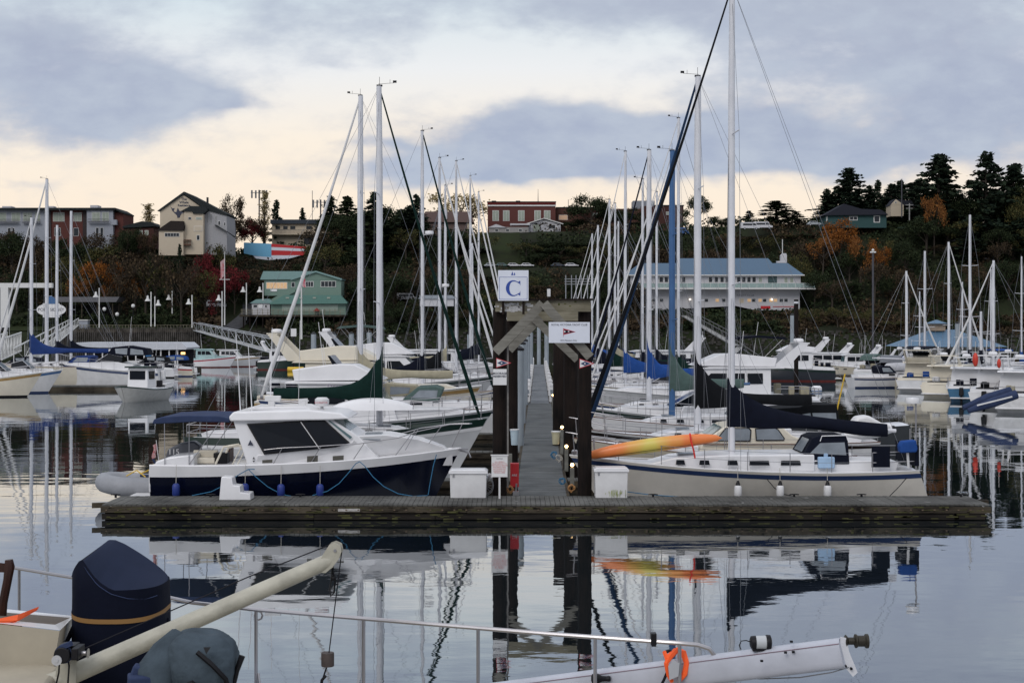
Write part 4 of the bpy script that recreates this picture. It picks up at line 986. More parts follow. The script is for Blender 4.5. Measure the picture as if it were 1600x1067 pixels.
# outboard on cockpit (grey) and flag
t = thing('outboard_motor', 'grey covered outboard motor tilted in the cockpit of the navy cruiser', 'outboard motor', (wx(287, 44), 44.0, wz(706, 44)))
obj('engine_cowl', MB().prof([(-.55, -.25), (-.45, .10), (-.1, .28), (.35, .36), (.55, .22), (.52, -.02), (.1, -.16)], lambda x, z: .24-.1*abs(z-.05)), mat('grey_cowl', (.08,.085,.10), .4, .1, 3), t, bevel=.06)
text('cowl_lettering', '115', .24, white2, t, (-.25, -.25, .02)); obj('engine_bracket', MB().box((-.4, 0, -.35), (.2, .2, .5)), blackp, t)
t = thing('ensign', 'small limp red ensign on a short staff at the stern of the navy cruiser', 'flag', (wx(249, 43.5), 43.5, wz(727, 43.5)))
obj('flag_staff', MB().tube([(0, 0, 0), (-.10, 0, .78)], .012, 5), white2, t)
m = MB().grid(lambda a, b: (-.09-.12*a+.03*math.sin(b*6), .03*math.sin(a*7+b*3), .68-.42*b-.06*a), 4, 6); obj('flag_cloth', m, mat('flag_red', (.40,.03,.03), .8, .3, 14, col2=(.5,.45,.45)), t)
# tender
t = thing('inflatable_dinghy', 'grey inflatable dinghy behind the stern of the navy cruiser', 'dinghy', (wx(214, 44.5), 44.5, .38))
m = MB(); pts = []
for k in range(22):
    a = PI*k/21-PI/2
    pts.append((-.25-.75*math.cos(a)*1.0 if True else 0, .62*math.sin(a), .12+.10*math.cos(a)))
pts = [(1.3, -.62, .1), (.5, -.64, .1)]+pts+[(.5, .64, .1), (1.3, .62, .1)]
m.tube(pts, [.1]+[.30]*(len(pts)-2)+[.1], 12); obj('inflated_tube', m, greyp, t)
obj('dinghy_floor', MB().box((.3, 0, -.02), (1.9, 1.0, .05)), blackp, t); m = MB(); m.tube([(-.2, -.5, .45), (.1, -.4, .62), (.4, -.5, .42)], .02); m.tube([(.0, .4, .42), (.5, .3, .65)], .02); obj('dinghy_frame', m, yellow, t)
obj('dinghy_thwart', MB().box((.2, 0, .25), (.25, 1.1, .04)), yellow, t); m = MB(); m.tube([(.1, .1, .4), (.75, -.3, .42), (1.0, -.2, .55)], .05); m.tube([(.9, 0, .2), (.5, 0, .95)], .035, 6); obj('dinghy_gear', m, navycloth2, t)
def fender(px, py0, py1, Y, m_, lab, rt, rad=.13, z_top=None):
    t = thing('fender', lab, 'fender', (wx(px, Y), Y, wz(py1, Y)), 0, 'fenders hung between boats and dock')
    hh = wz(py0, Y)-wz(py1, Y)
    obj('fender_body', MB().lathe([(.03, 0), (rad*.85, .02), (rad, .06), (rad, hh-.08), (rad*.8, hh-.03), (.05, hh)], n=14), m_, t)
    obj('fender_line', MB().tube([(0, 0, hh), (0, .05, hh+rt)], .009, 4), ropewhite, t)
    if m_ is fenderwhite: obj('fender_cap', MB().lathe([(rad*.8, hh-.06), (rad*.5, hh+.04), (.03, hh+.12)], n=12), blackp, t)
for i, (px, py) in enumerate([(275, 755), (383, 755), (439, 756), (500, 756)]):
    fender(px, py, 775, 42.06, fenderblue, f"{['leftmost','second from left','third from left','rightmost'][i]} of the blue fenders on the navy hull", .55, .115)
def rope(lab, pts, m_, r=.013):
    m = MB(); P_ = [Vector(q) for q in pts]; out = []
    for i in range(len(P_)-1):
        for k in range(8): out.append(P_[i].lerp(P_[i+1], k/8))
    out.append(P_[-1])
    c = sum(P_, Vector())/len(P_); m.tube([q-c for q in out], r, 5); return single('mooring_line', lab, 'rope', m, m_, tuple(c), group='mooring lines of the near boats')
def ppath(l, Y): return [tuple(P(a, b, Y)) for a, b in l]
rope('blue mooring line sagging from the cruiser stern quarter towards the white steps', ppath([(398, 733), (388, 733), (372, 742), (350, 758), (330, 768), (300, 774)], 42.03), ropeblue)
rope('blue mooring line drooping right of the white boarding steps', ppath([(388, 733), (400, 745), (418, 760), (440, 772), (460, 776)], 42.03), ropeblue)
rope('blue mooring line falling left from the midship cleat of the cruiser', ppath([(562, 721), (556, 724), (545, 738), (530, 755), (512, 767), (488, 774)], 42.0), ropeblue)
rope('long blue mooring line sagging right from the midship cleat of the cruiser', ppath([(562, 721), (570, 728), (583, 745), (600, 760), (622, 771), (645, 775), (668, 774)], 42.0), ropeblue)
rope('blue mooring line hanging from the bow of the navy cruiser', ppath([(682, 710), (677, 728), (672, 755), (669, 773)], 42.2), ropeblue)

# ------------------------------------------------------------------ near right: cream sloop
Rl = 10.55; YR = 43.7; XR0 = wx(893, 42.3); S1 = F/42.2
R1, hr = sailboat('cream hulled sloop with navy stripe and sail cover moored along the right dock half', XR0+Rl/2, YR, -1, Rl, 3.2, 16.1, mt=(Rl-(wx(1143, 43.7)-XR0))/Rl, hullm=mat('pale_sand_gelcoat', (.62,.59,.53), .35, .07, 1.5, coat=.2), stripe=navystripe, cover=navycloth, furl=blackcloth, furl_r=.065,
    mast_r=.105, fs=1.12, fb=1.50, boomz=2.62, boomdz=-.36, decay=6.0, boomL=5.1, coverh=1.22, dodger=None, trans=-.65, radar=None, boot=navystripe, toe=white2)
# custom dodger, windows, pushpit gear
def rx(px): return -((wx(px, 42.6))-(XR0+Rl/2))
def rz_(py, Y=42.6): return wz(py, Y)
W2 = lambda x, z: max(.2, hr.half((x+Rl/2)/Rl)*.62-.18*(z-1.4))
obj('dodger', MB().prof([(rx(1264), rz_(712)), (rx(1258), rz_(712)), (rx(1272), rz_(686)), (rx(1283), rz_(682)), (rx(1326), rz_(682)), (rx(1329), rz_(690)), (rx(1330), rz_(726)), (rx(1270), rz_(726))], W2), navycloth, R1, bevel=.03)
obj('dodger_window', side_polys(MB(), [[(rx(1267), rz_(709)), (rx(1284), rz_(693)), (rx(1323), rz_(692)), (rx(1325), rz_(712))]], W2, .02), glass2, R1, smooth=False)
m = MB(); a, b = (rx(1259)+.02, rz_(708)), (rx(1272)+.02, rz_(688)); m.add([(a[0], -.6, a[1]), (a[0], .6, a[1]), (b[0], .5, b[1]), (b[0], -.5, b[1])], [(0, 1, 2, 3)]); obj('dodger_front_window', m, glass2, R1, smooth=False)
obj('dodger_frame', MB().tube([(rx(1284), W2(0, 1.9), rz_(690)), (rx(1287), W2(0, 2.1)+.02, rz_(682)), (rx(1325), W2(0, 2.1)+.02, rz_(681)), (rx(1327), W2(0, 2)+.03, rz_(688))], .016, 6), white, R1)
obj('canvas_weathercloth', MB().box((rx(1374), hr.half(.12)-.06, rz_(713)), (.55, .03, .62)).box((rx(1433), 0, rz_(712)), (.12, 2.2, .62)), navycloth, R1)
obj('light_blue_hatch_cover', MB().box((rx(1292), .95, rz_(723)), (.50, .25, .34)).box((rx(1292), .95, rz_(712)), (.12, .12, .14)), mat('pale_blue_canvas', (.35,.50,.68), .8, .1), R1, bevel=.03)
t = thing('covered_outboard', 'small outboard under a bright blue cover on the stern rail of the cream sloop', 'outboard motor', (wx(1418, 42.6), 42.6, wz(700, 42.6)))
obj('motor_cover', MB().prof([(-.26, -.14), (-.28, .10), (-.20, .22), (.22, .26), (.27, .0), (.24, -.12)], .16), bluecloth, t, bevel=.05); obj('motor_leg', MB().tube([(0, 0, -.1), (.03, 0, -.6)], .04), white2, t)
t = thing('radar_pole', 'thin steel pole carrying a white radar dome at the stern of the cream sloop', 'radar', (wx(1431, 43.5), 43.5, 1.1))
zt = wz(631, 43.5)-1.1
obj('pole', MB().tube([(0, 0, 0), (0, 0, zt)], .028, 8), steel, t); obj('dome', MB().lathe([(.05, zt), (.20, zt+.02), (.22, zt+.10), (.19, zt+.19), (.06, zt+.20)], (-.10, 0, 0), 16), white, t)
obj('pole_brace', MB().tube([(.0, .0, zt*.55), (-.25, -.35, .05)], .012, 5).tube([(-.18, 0, 0), (-.18, 0, zt*.62)], .02, 5), steel, t)
for i, px in enumerate((1153, 1219, 1293)):
    fender(px, 757, 776, 42.05, fenderwhite, f"{['leftmost','middle','rightmost'][i]} white fender with a black cap on the cream hull", .5, .115)
rope('dark mooring line slanting down near the stern of the cream sloop', ppath([(1417, 746), (1405, 760), (1390, 775)], 42.1), darkwire)
rope('dark mooring line looping between two white fenders on the cream hull', ppath([(1198, 748), (1210, 762), (1225, 772), (1245, 776)], 42.1), darkwire)
rope('blue mooring line lying at the foot of the right dock box', ppath([(980, 768), (1010, 772), (1022, 773), (1060, 776)], 41.85), ropeblue)
# kayak on deck
t = thing('kayak', 'long yellow and orange kayak lashed along the bow rail of the cream sloop', 'kayak', (0, 0, 0))
KA, KB = P(910, 711, 43.0), P(1128, 681, 42.75); dk = KB-KA; Lk = dk.length; c = (KA+KB)/2; t.location = c
ex = dk.normalized(); ez = Vector((0, 0, 1)); ey = ez.cross(ex).normalized(); ez = ex.cross(ey)
m = MB(); n = 26; nr = 14; vs = []
for i in range(n+1):
    q = i/n; w = max(.01, math.sin(PI*min(1, max(0, q)))**.38)
    if q > .93: w *= 1
    lift = -.10*abs(2*q-1)**3+(.0)
    for j in range(nr):
        a = 2*PI*j/nr; vs.append(ex*((q-.5)*Lk)+ey*(.17*w*math.cos(a))+ez*(.235*w*math.sin(a)*(1 if math.sin(a) > 0 else .9)+lift*.6))
m.add(vs, [(i*nr+j, i*nr+(j+1) % nr, (i+1)*nr+(j+1) % nr, (i+1)*nr+j) for i in range(n) for j in range(nr)])
km = bpy.data.materials.new('kayak_plastic'); km.use_nodes = True; nt = km.node_tree; bs = nt.nodes['Principled BSDF']; bs.inputs['Roughness'].default_value = .38
tcn = nt.nodes.new('ShaderNodeTexCoord'); nzn = nt.nodes.new('ShaderNodeTexNoise'); nzn.inputs['Scale'].default_value = .9; nzn.inputs['Detail'].default_value = 2
mpn = nt.nodes.new('ShaderNodeMapping'); mpn.inputs['Scale'].default_value = (1, .6, .6); mpn.inputs['Location'].default_value = (0, 0, 0)
nt.links.new(tcn.outputs['Object'], mpn.inputs[0]); nt.links.new(mpn.outputs[0], nzn.inputs['Vector'])
rpn = nt.nodes.new('ShaderNodeValToRGB'); e = rpn.color_ramp.elements; e[0].position = .40; e[0].color = (.72, .20, .05, 1); e[1].position = .66; e[1].color = (.60, .50, .10, 1)
sxn = nt.nodes.new('ShaderNodeSeparateXYZ'); nt.links.new(tcn.outputs['Object'], sxn.inputs[0])
def kmm(op, a_, b_):
    n_ = nt.nodes.new('ShaderNodeMath'); n_.operation = op
    for i_, x_ in enumerate((a_, b_)):
        if isinstance(x_, (int, float)): n_.inputs[i_].default_value = x_
        else: nt.links.new(x_, n_.inputs[i_])
    return n_.outputs[0]
kx = kmm('MULTIPLY', kmm('ABSOLUTE', kmm('ADD', sxn.outputs[0], .1), 0), -.28)
nt.links.new(kmm('ADD', kmm('ADD', kx, .45), kmm('MULTIPLY', nzn.outputs['Fac'], .45)), rpn.inputs[0]); nt.links.new(rpn.outputs[0], bs.inputs['Base Color'])
obj('kayak_hull', m, km, t)
obj('lashing_strap', MB().tube([tuple(P(1078, 677, 42.62)-c), tuple(P(1080, 690, 42.5)-c), tuple(P(1084, 704, 42.55)-c), tuple(P(1086, 716, 42.6)-c)], .028, 6), mat('red_strap', (.70,.03,.02), .6, .1), t)
obj('kayak_seam', MB().tube([tuple(ex*((q-.5)*Lk*.96)+ey*(-.17)+ez*(-.12-.05*abs(2*q-1)**3)) for q in [k/10 for k in range(11)]], .006, 4), blackp, t)

# ------------------------------------------------------------------ other left side boats (bows at the walkway)
def bowx(px, Y, L): return wx(px, Y)-L/2
# green covered sailboat
g, hg = sailboat('grey hulled sailboat with dark green sail cover, second boat in on the left side', bowx(757, 53.0, 11.2), 53.6, 1, 11.2, 3.4, 5.44+(513-135)*53.6/F, mt=(wx(593, 53.6)-(wx(757, 53.0)-11.2))/11.2, hullm=palegrey, stripe=dkgreen, cover=greencloth, furl=greencloth, furl_r=.07,
    mast_r=.125, fs=1.25, fb=1.85, boomz=2.85, boomL=4.3, coverh=1.85, dodger=None, toe=mat('dark_green_bulwark', (.012,.04,.033), .4))
obj('green_bulwark', hg.band(lambda t: hg.sheer(t)-.12, lambda t: hg.sheer(t)+.16, .015), dkgreen, g)
obj('white_bulwark_line', hg.band(lambda t: hg.sheer(t)-.26, lambda t: hg.sheer(t)-.13, .012), white, g)
t = thing('upturned_dinghy', 'white upturned dinghy stowed on the deck of the grey sailboat with green cover', 'dinghy', (wx(583, 53), 53.0, wz(640, 53)))
obj('dinghy_hull', MB().grid(lambda a, b: ((a-.5)*3.0, (b-.5)*2*.6*math.sin(PI*(.12+.8*a))**.5, .45*math.sin(PI*b)**.7*math.sin(PI*(.05+.9*a))**.6), 16, 10), white, t)
# white flybridge sedan behind it
fbc, _h = motorboat('cream white flybridge cruiser with raised pilothouse windows behind the grey sailboat', bowx(772, 60.5, 10.6), 61, 1, 10.6, 'fly', B=3.6, canvas=None, sup=white, k=1.18, arch=False)
text('ships_name', 'Dream Weaver', .30, mat('mauve_ink', (.35,.30,.40), .5), fbc, (wx(545, 59)-fbc.location.x, -1.62, wz(605, 59)))
# tan covered sailboat, bow to the left
sailboat('white sailboat with tan sail cover and bow pointing left, right behind the flybridge cruiser', wx(400, 70)+6.3, 70.5, -1, 12.6, 3.7, 5.44+(513-150)*70.5/F, mt=1-(wx(563, 70.5)-wx(400, 70))/12.6, cover=tancloth, furl=sailwhite, furl_r=.11, mast_r=.15, fs=1.5, fb=1.9, boomz=3.0, boomL=4.9, coverh=1.5, dodger=sagecloth)
motorboat('large white motor yacht with sloping cream coachroof and low radar mast on the left side', bowx(752, 79, 12.5), 79.5, 1, 12.5, 'fly', B=4, canvas=None, sup=cream, k=1.35)
LB = [ # label, kind, px bow, Y, L, kwargs
 ('sailboat with blue sail cover and mast studded with steps, third mast left of the gateway', 's', 775, 87, 11.5, dict(px=660, ty=205, radar=.60, cover=navycloth, furl=greencloth, furl_r=.10, dodger=tancloth)),
 ('cream cabin cruiser with tan cockpit canvas near the left gate piles', 'm', 790, 72.5, 8.5, dict(style='express', canvas=tancloth, sup=cream)),
 ('white motor yacht with tall slanted cream radar arch, left of the dark furled sails', 'm', 775, 96, 12.5, dict(style='fly', canvas=sagecloth, sup=white)),
 ('sailboat with twin looking thick white mast and folded grey cover left of the gateway', 's', 785, 103, 11, dict(px=687, ty=247, radar=.42, cover=blackcloth, furl=sailwhite, furl_r=.10)),
 ('low white express cruiser with navy canopy far along the left side', 'm', 790, 112, 10, dict(style='express', canvas=navycloth)),
 ('sailboat with slim bare mast rising left of the brown house', 's', 797, 118, 11, dict(px=713, ty=252, cover=None, furl=sailwhite, furl_r=.09, dodger=bluecloth)),
 ('white trawler style yacht far along the left side of the walkway', 'm', 800, 130, 12, dict(style='trawler')),
 ('small sailboat whose mast stands just left of the letter sign', 's', 803, 138, 10, dict(px=738, ty=380, cover=navycloth, furl=sailwhite, furl_r=.08)),
 ('distant sailboat with a furled white sail sloping to the letter sign', 's', 806, 150, 11.5, dict(px=735, ty=275, cover=None, furl=sailwhite, furl_r=.12)),
 ('farthest sailboat on the left side with a white furled sail', 's', 808, 162, 12, dict(px=748, ty=300, cover=navycloth, furl=sailwhite, furl_r=.12)),
 ('sailboat with thin mast beside the thick twin mast on the left side', 's', 792, 125, 10, dict(px=696, ty=290, cover=tancloth, furl=sailwhite, furl_r=.08)),
]
def do_side(LB, head):
    for (lab, kd, bpx, Y, L, kw) in LB:
        kw = dict(kw)
        X = wx(bpx, Y)-L/2 if head > 0 else wx(bpx, Y)+L/2
        if kd == 's':
            px = kw.pop('px'); ty = kw.pop('ty'); top = CH+(HZ-ty)*Y/F
            mt = (wx(px, Y)-(X-L/2))/L if head > 0 else ((X+L/2)-wx(px, Y))/L
            if mt > .64 or mt < .45:   # slide the boat along its slip so the mast stands right
                mt2 = max(.45, min(.64, mt)); dxs = (mt-mt2)*L*(1 if head > 0 else -1); X += dxs; mt = mt2
            kw.setdefault('mast_r', .11); kw.setdefault('boomz', 2.6); kw.setdefault('fs', 1.2); kw.setdefault('fb', 1.6); kw.setdefault('furl_r', .08)
            sailboat(lab, X, Y, head, L, L*.30, top, mt=mt, lod=0 if Y > 100 else 1, **kw)
        else:
            motorboat(lab, X, Y, head, L, kw.pop('style'), lod=0 if Y > 100 else 1, **kw)
do_side(LB, 1)
RB = [
 ('white hulled sailboat with black sail cover, second boat in on the right side', 's', 912, 53.5, 11, dict(px=1090, ty=120, cover=blackcloth, furl=mat('navy_furled_canvas', (.012,.03,.07), .8, .1), furl_r=.10, mast_r=.14, boomz=2.6, boomL=4.6, coverh=2.0, dodger=None, hullm=white2, stripe=darkwood)),
 ('sailboat with bright blue painted mast and faded green sail cover on the right side', 's', 915, 61.5, 10.5, dict(px=1050, ty=236, cover=sagecloth, furl=sailwhite, furl_r=.05, mastm=bluepaint, mast_r=.14, boomz=2.9, coverh=2.0, boomL=3.4, dodger=sailwhite, stripe=None)),
 ('sleek white express cruiser with raked cabin right of the gateway', 'm', 922, 64.8, 9.5, dict(style='express', canvas=None, k=1.1)),
 ('sailboat with bright blue sail cover on a white mast right of the gateway', 's', 918, 74, 10.5, dict(px=1014, ty=235, cover=bluecloth, furl=navycloth, furl_r=.07, boomz=3.0, coverh=1.9, boomL=3.0, mast_r=.14)),
 ('white motor yacht with navy enclosure and raised angled arch on the right side', 'm', 925, 82, 13, dict(style='fly', canvas=navycloth, k=1.2)),
 ('white sloop with green furled cover and a slim white mast behind the blue mast', 's', 915, 88, 11, dict(px=1060, ty=185, cover=greencloth, furl=sailwhite, furl_r=.08)),
 ('white cruiser with black side windows in the middle of the right side', 'm', 921, 92, 10, dict(style='express', canvas=blackcloth)),
 ('sailboat whose white mast carries a wind vane left of the tall brick building', 's', 905, 97, 11, dict(px=977, ty=237, cover=bluecloth, furl=sailwhite, furl_r=.10)),
 ('sailboat with slightly shorter mast in front of the tall brick building', 's', 905, 104, 10.5, dict(px=1004, ty=280, cover=navycloth, furl=sailwhite, furl_r=.08)),
 ('sailboat with tall thin mast among the right cluster, white furled sail', 's', 900, 112, 11, dict(px=952, ty=312, cover=greencloth, furl=sailwhite, furl_r=.09)),
 ('sailboat with mast just right of the round bare tree', 's', 898, 121, 10.5, dict(px=934, ty=352, cover=navycloth, furl=sailwhite, furl_r=.09)),
 ('sailboat with white mast between two taller ones in the right cluster', 's', 896, 130, 12, dict(px=961, ty=318, cover=tancloth, furl=sailwhite, furl_r=.10)),
 ('distant sailboat with a short thick white mast top in the right cluster', 's', 894, 140, 11.5, dict(px=966, ty=346, cover=navycloth, furl=sailwhite, furl_r=.11)),
 ('farthest sailboat on the right side with a long furled sail', 's', 890, 152, 12, dict(px=925, ty=365, cover=bluecloth, furl=sailwhite, furl_r=.11)),
 ('sailboat with a slim mast in front of the blue roofed clubhouse left end', 's', 905, 118, 11, dict(px=1026, ty=300, cover=navycloth, furl=sailwhite, furl_r=.08)),
 ('white trawler yacht far along the right side of the walkway', 'm', 900, 126, 12, dict(style='trawler')),
]
RB = [(a_, b_, c_, d_, e_, ({**k_, 'furl_r': .058, 'mast_r': .10} if d_ > 84 and b_ == 's' else k_)) for a_, b_, c_, d_, e_, k_ in RB]
do_side(RB, -1)
# cream motorsailer with curved cabin windows between the sloop and the black covered sailboat
YM = 48.6
ms = thing('motorsailer', 'cream motorboat with rounded cabin windows just behind the cream sloop', 'motorboat', (wx(1110, YM), YM, 0), PI)
hm_ = Hull(9.5, 3.1, 1.15, 1.65, rake=1.2, tr=-.05, sw=.85, sec=(.18, .6), bp=2.3); L = 9.5
hull_parts(hm_, ms, cream, None, None, teak)
def mx(px): return -(wx(px, YM-1.2)-wx(1110, YM))
def mz(py): return wz(py, YM-1.2)
wfm = lambda x, z: max(.2, hm_.half(min(.99, (x+L/2)/L))*.80-.18*(z-1.3))
obj('cabin', MB().prof([(mx(1275), mz(712)), (mx(1262), mz(690)), (mx(1238), mz(680)), (mx(1225), mz(668)), (mx(1150), mz(664)), (mx(1135), mz(666)), (mx(1108), mz(684)), (mx(1098), mz(690)), (mx(1090), mz(712))], wfm), cream, ms, bevel=.05)
obj('side_window', side_polys(MB(), [[(mx(1120), mz(688)), (mx(1135), mz(670)), (mx(1170), mz(670)), (mx(1173), mz(673)), (mx(1171), mz(688))], [(mx(1183), mz(687)), (mx(1182), mz(671)), (mx(1212), mz(670)), (mx(1216), mz(672)), (mx(1225), mz(685)), (mx(1224), mz(687))]], wfm, .02), glass2, ms, smooth=False)
obj('window_seal', side_polys(MB(), [[(mx(1117), mz(689)), (mx(1134), mz(668.6)), (mx(1172), mz(668.6)), (mx(1175), mz(672)), (mx(1173), mz(689.6))], [(mx(1181), mz(688.5)), (mx(1180.4), mz(669.6)), (mx(1213), mz(668.6)), (mx(1217.4), mz(671)), (mx(1227), mz(685)), (mx(1225.4), mz(688.5))]], wfm, .012), blackp, ms, smooth=False)
obj('windscreen', front_poly(MB(), (mx(1108), mz(685)), (mx(1133), mz(667)), 1.1, 1.0, .03), glassteal, ms, smooth=False)
obj('teak_rail', MB().tube([(mx(1262), wfm(0, 1.7)+.1, mz(694)), (mx(1098), wfm(0, 1.7)+.1, mz(694))], .025), teak, ms)
obj('foredeck', MB().prof([(mx(1092), mz(712)), (mx(1092), mz(696)), (mx(1010), mz(694)), (mx(985), mz(708))], wfm), white, ms, bevel=.05)
stanchions(hm_, ms, steel, .2, .88, 6)
t = thing('canopied_runabout', 'dark grey canopied inflatable boat with clear side windows beyond the navy sail cover', 'motorboat', (wx(1280, 55), 55, 0), PI)
def cx_(px): return -(wx(px, 54)-wx(1280, 55))
def cz_(py): return wz(py, 54)
hd2 = Hull(6.5, 2.4, cz_(664), cz_(660), rake=.6, sw=.9, sec=(.2, .5), bp=2.4, keel=.3); hull_parts(hd2, t, mat('dark_grey_hull', (.03,.035,.04), .5), None, None, None)
obj('canopy', MB().prof([(cx_(1205), cz_(662)), (cx_(1204), cz_(639)), (cx_(1250), cz_(636)), (cx_(1258), cz_(632)), (cx_(1308), cz_(632)), (cx_(1312), cz_(660))], 1.0), blackcloth, t, bevel=.05)
obj('clear_panel', side_polys(MB(), [[(cx_(1250), cz_(652)), (cx_(1249), cz_(648)), (cx_(1266), cz_(645)), (cx_(1268), cz_(655))], [(cx_(1271), cz_(656)), (cx_(1269), cz_(645)), (cx_(1306), cz_(645)), (cx_(1307), cz_(656))]], lambda x, z: 1.0, .02), glass2, t, smooth=False)
obj('yellow_boathook', MB().tube([(cx_(1316), 0, cz_(648)), (cx_(1330), 0, cz_(585))], .03, 6), yellow, t)
t = thing('white_tender', 'white inflatable tender with dark round tube end beyond the navy sail cover tip', 'dinghy', (wx(1358, 50), 50, wz(668, 50)))
S5 = F/50
obj('tender_tube', MB().tube([(-.9, 0, -.25), (-.3, 0, -.28), (.2, 0, -.16), (.62, -.1, -.02), (.78, -.15, .0)], [.06, .14, .22, .2, .16], 14), white, t)
obj('tender_bow', MB().prof([(-.75, 0), (-.5, .40), (-.1, .46), (.35, .2), (.7, .1), (.55, -.3), (-.4, -.2)], lambda x, z: .4-.2*abs(z)), white2, t, bevel=.1)
obj('tube_end_cap', MB().lathe([(.11, 0), (.11, .1), (.06, .12)], (.74, -.2, -.02), 14, 'X'), blackp, t)
# cruisers across the open water, right of centre
motorboat('dark hulled white motor yacht with tall lattice radar mast moored beyond the cream sloop', wx(1222, 146), 146, -1, 10.5, 'fly', hullm=mat('charcoal_hull', (.02,.025,.035), .3), canvas=None, k=1.12, rz=PI*.97)
motorboat('long white motor yacht with dark window band right of the lattice mast yacht', wx(1272, 160), 160, -1, 9.5, 'trawler', canvas=None, k=1.0)
motorboat('white flybridge boat with a red lifebuoy and hard top at the far dock', wx(1325, 157), 157, -1, 8, 'trawler', k=.95, sup=white, hullm=cream)
fd = thing('far_float_dock', 'low timber float dock in front of the far white cruisers', 'dock', (wx(1270, 155), 154, 0)); obj('decking', MB().box((0, 0, .35), (15, 2, .12)), deckwood, fd); obj('float', MB().box((0, 0, .1), (14.8, 1.9, .4)), fascia, fd)
RO = [ # sterns to the camera, diagonal row: px centre, waterline py
 ('white express boat with grey canvas at the left end of the right hand row', 1352, 596, 8.5, 'express', dict(canvas=sagecloth)),
 ('white cruiser with a grey tender tied across its stern in the right hand row', 1392, 602, 10, 'express', dict(canvas=mat('grey_canvas', (.16,.17,.19), .85))),
 ('cream flybridge cruiser with sloping white hard top in the right hand row', 1430, 612, 11, 'fly', dict(canvas=navycloth, sup=cream)),
 ('broad cream trawler with hanging kayak racks on the stern in the right hand row', 1470, 621, 11, 'trawler', dict(sup=cream, hullm=cream)),
 ('blue hulled workboat between two cream boats in the right hand row', 1510, 628, 9, 'pilot', dict(hullm=mat('teal_blue_hull', (.03,.12,.22), .4))),
 ('white wheelhouse boat with grey tender leaning on its stern at the right edge', 1548, 638, 10, 'trawler', dict(hullm=white2)),
 ('white cabin boat with dark red bottom at the extreme right edge', 1592, 645, 11, 'trawler', dict(hullm=mat('white_hull_dull', (.55,.55,.55), .4))),
]
for (lab, px, wy, L, st, kw) in RO:
    Y0 = CH*F/(wy-HZ); ang = math.radians(66)
    ang += (px % 7-3)*.05; kw.setdefault('k', .92+.03*(px % 5))
    motorboat(lab, wx(px, Y0)+math.cos(ang)*L*.5, Y0+math.sin(ang)*L*.5, 1, L, st, rz=ang, group='row of boats moored stern on at the right', lod=0, **kw)
MR = [(1415,422,128,'slim mast with furled sail left of the pavilion'),(1455,390,134,'white mast left of the pavilion cupola'),(1482,376,128,'white mast in front of the pavilion roof'),(1528,332,122,'tallest white mast right of the pavilion'),(1580,405,112,'white mast near the right edge of the photo'),(1546,486,118,'short white mast with ladder rungs right of the pavilion')]
for (px, ty, Y, lab) in MR:
    sailboat('right hand row sailboat, '+lab, wx(px, Y), Y+2, 1, 10, 3.1, CH+(HZ-ty)*Y/F, lod=0, rz=math.radians({1415: 12, 1482: 10, 1580: 165}.get(px, 75)), cover=[blackcloth, navycloth, None][int(px) % 3], furl=sailwhite if px in (1415, 1482, 1580) else None, furl_r=.10, mast_r=.12, boomz=2.6, group='sailboats in the right hand row', boomL=3.4)
t = thing('inflatable_dinghy', 'dark blue and white inflatable dinghy leaning on the stern of the wheelhouse boat', 'dinghy', (wx(1548, 86), 86, .95), 0)
t.rotation_euler = (0, math.radians(-14), 0)
obj('inflated_tube', MB().tube([(-1.6, -.4, -.15), (0, -.45, 0), (1.5, -.4, .12)], [.16, .3, .28], 10).tube([(-1.6, .4, 0), (0, .45, .2), (1.5, .4, .3)], [.16, .3, .28], 10), navycloth2, t); obj('tube_stripe', MB().box((0, -.76, .1), (2.2, .02, .09)), white2, t)
t = thing('inflatable_dinghy', 'pale grey inflatable dinghy hung across a stern in the right hand row', 'dinghy', (wx(1402, 130), 130, 1.5)); obj('inflated_tube', MB().tube([(-1.5, 0, -.3), (-.8, 0, .35), (.4, 0, .4), (1.6, 0, 0)], [.3, .42, .42, .2], 10), mat('pale_grey_tube', (.48,.49,.52), .5), t); obj('dinghy_floor', MB().box((0, .2, 0), (2.4, .2, .5)), blackp, t)
for i, (px, py, Y) in enumerate([(1524, 562, 92), (1561, 568, 88), (1288, 535, 150)]):
    t = thing('red_buoy', ['red oval buoy hanging at the row of boats on the right','smaller red float hanging near the right edge','red lifebuoy on the distant flybridge boat'][i], 'buoy', (wx(px, Y), Y, wz(py, Y))); obj('buoy_body', MB().sphere((0, 0, 0), [.24, .16, .22][i], 10, 8, (.8, .8, 1.9 if i < 2 else 1)), mat('buoy_red', (.55,.045,.025), .5), t); obj('buoy_line', MB().tube([(0, 0, .3), (0, 0, 1.2)], .02, 4), ropewhite, t)
t = thing('mooring_float', 'small white float on the open water right of the tall mast', 'buoy', (wx(1276, 120), 120, .1)); obj('float_body', MB().lathe([(.3, -.2), (.45, 0), (.45, .3), (.3, .45)], n=14), white, t); obj('float_band', MB().lathe([(.46, -.02), (.46, .05)], n=14), bluepaint, t)

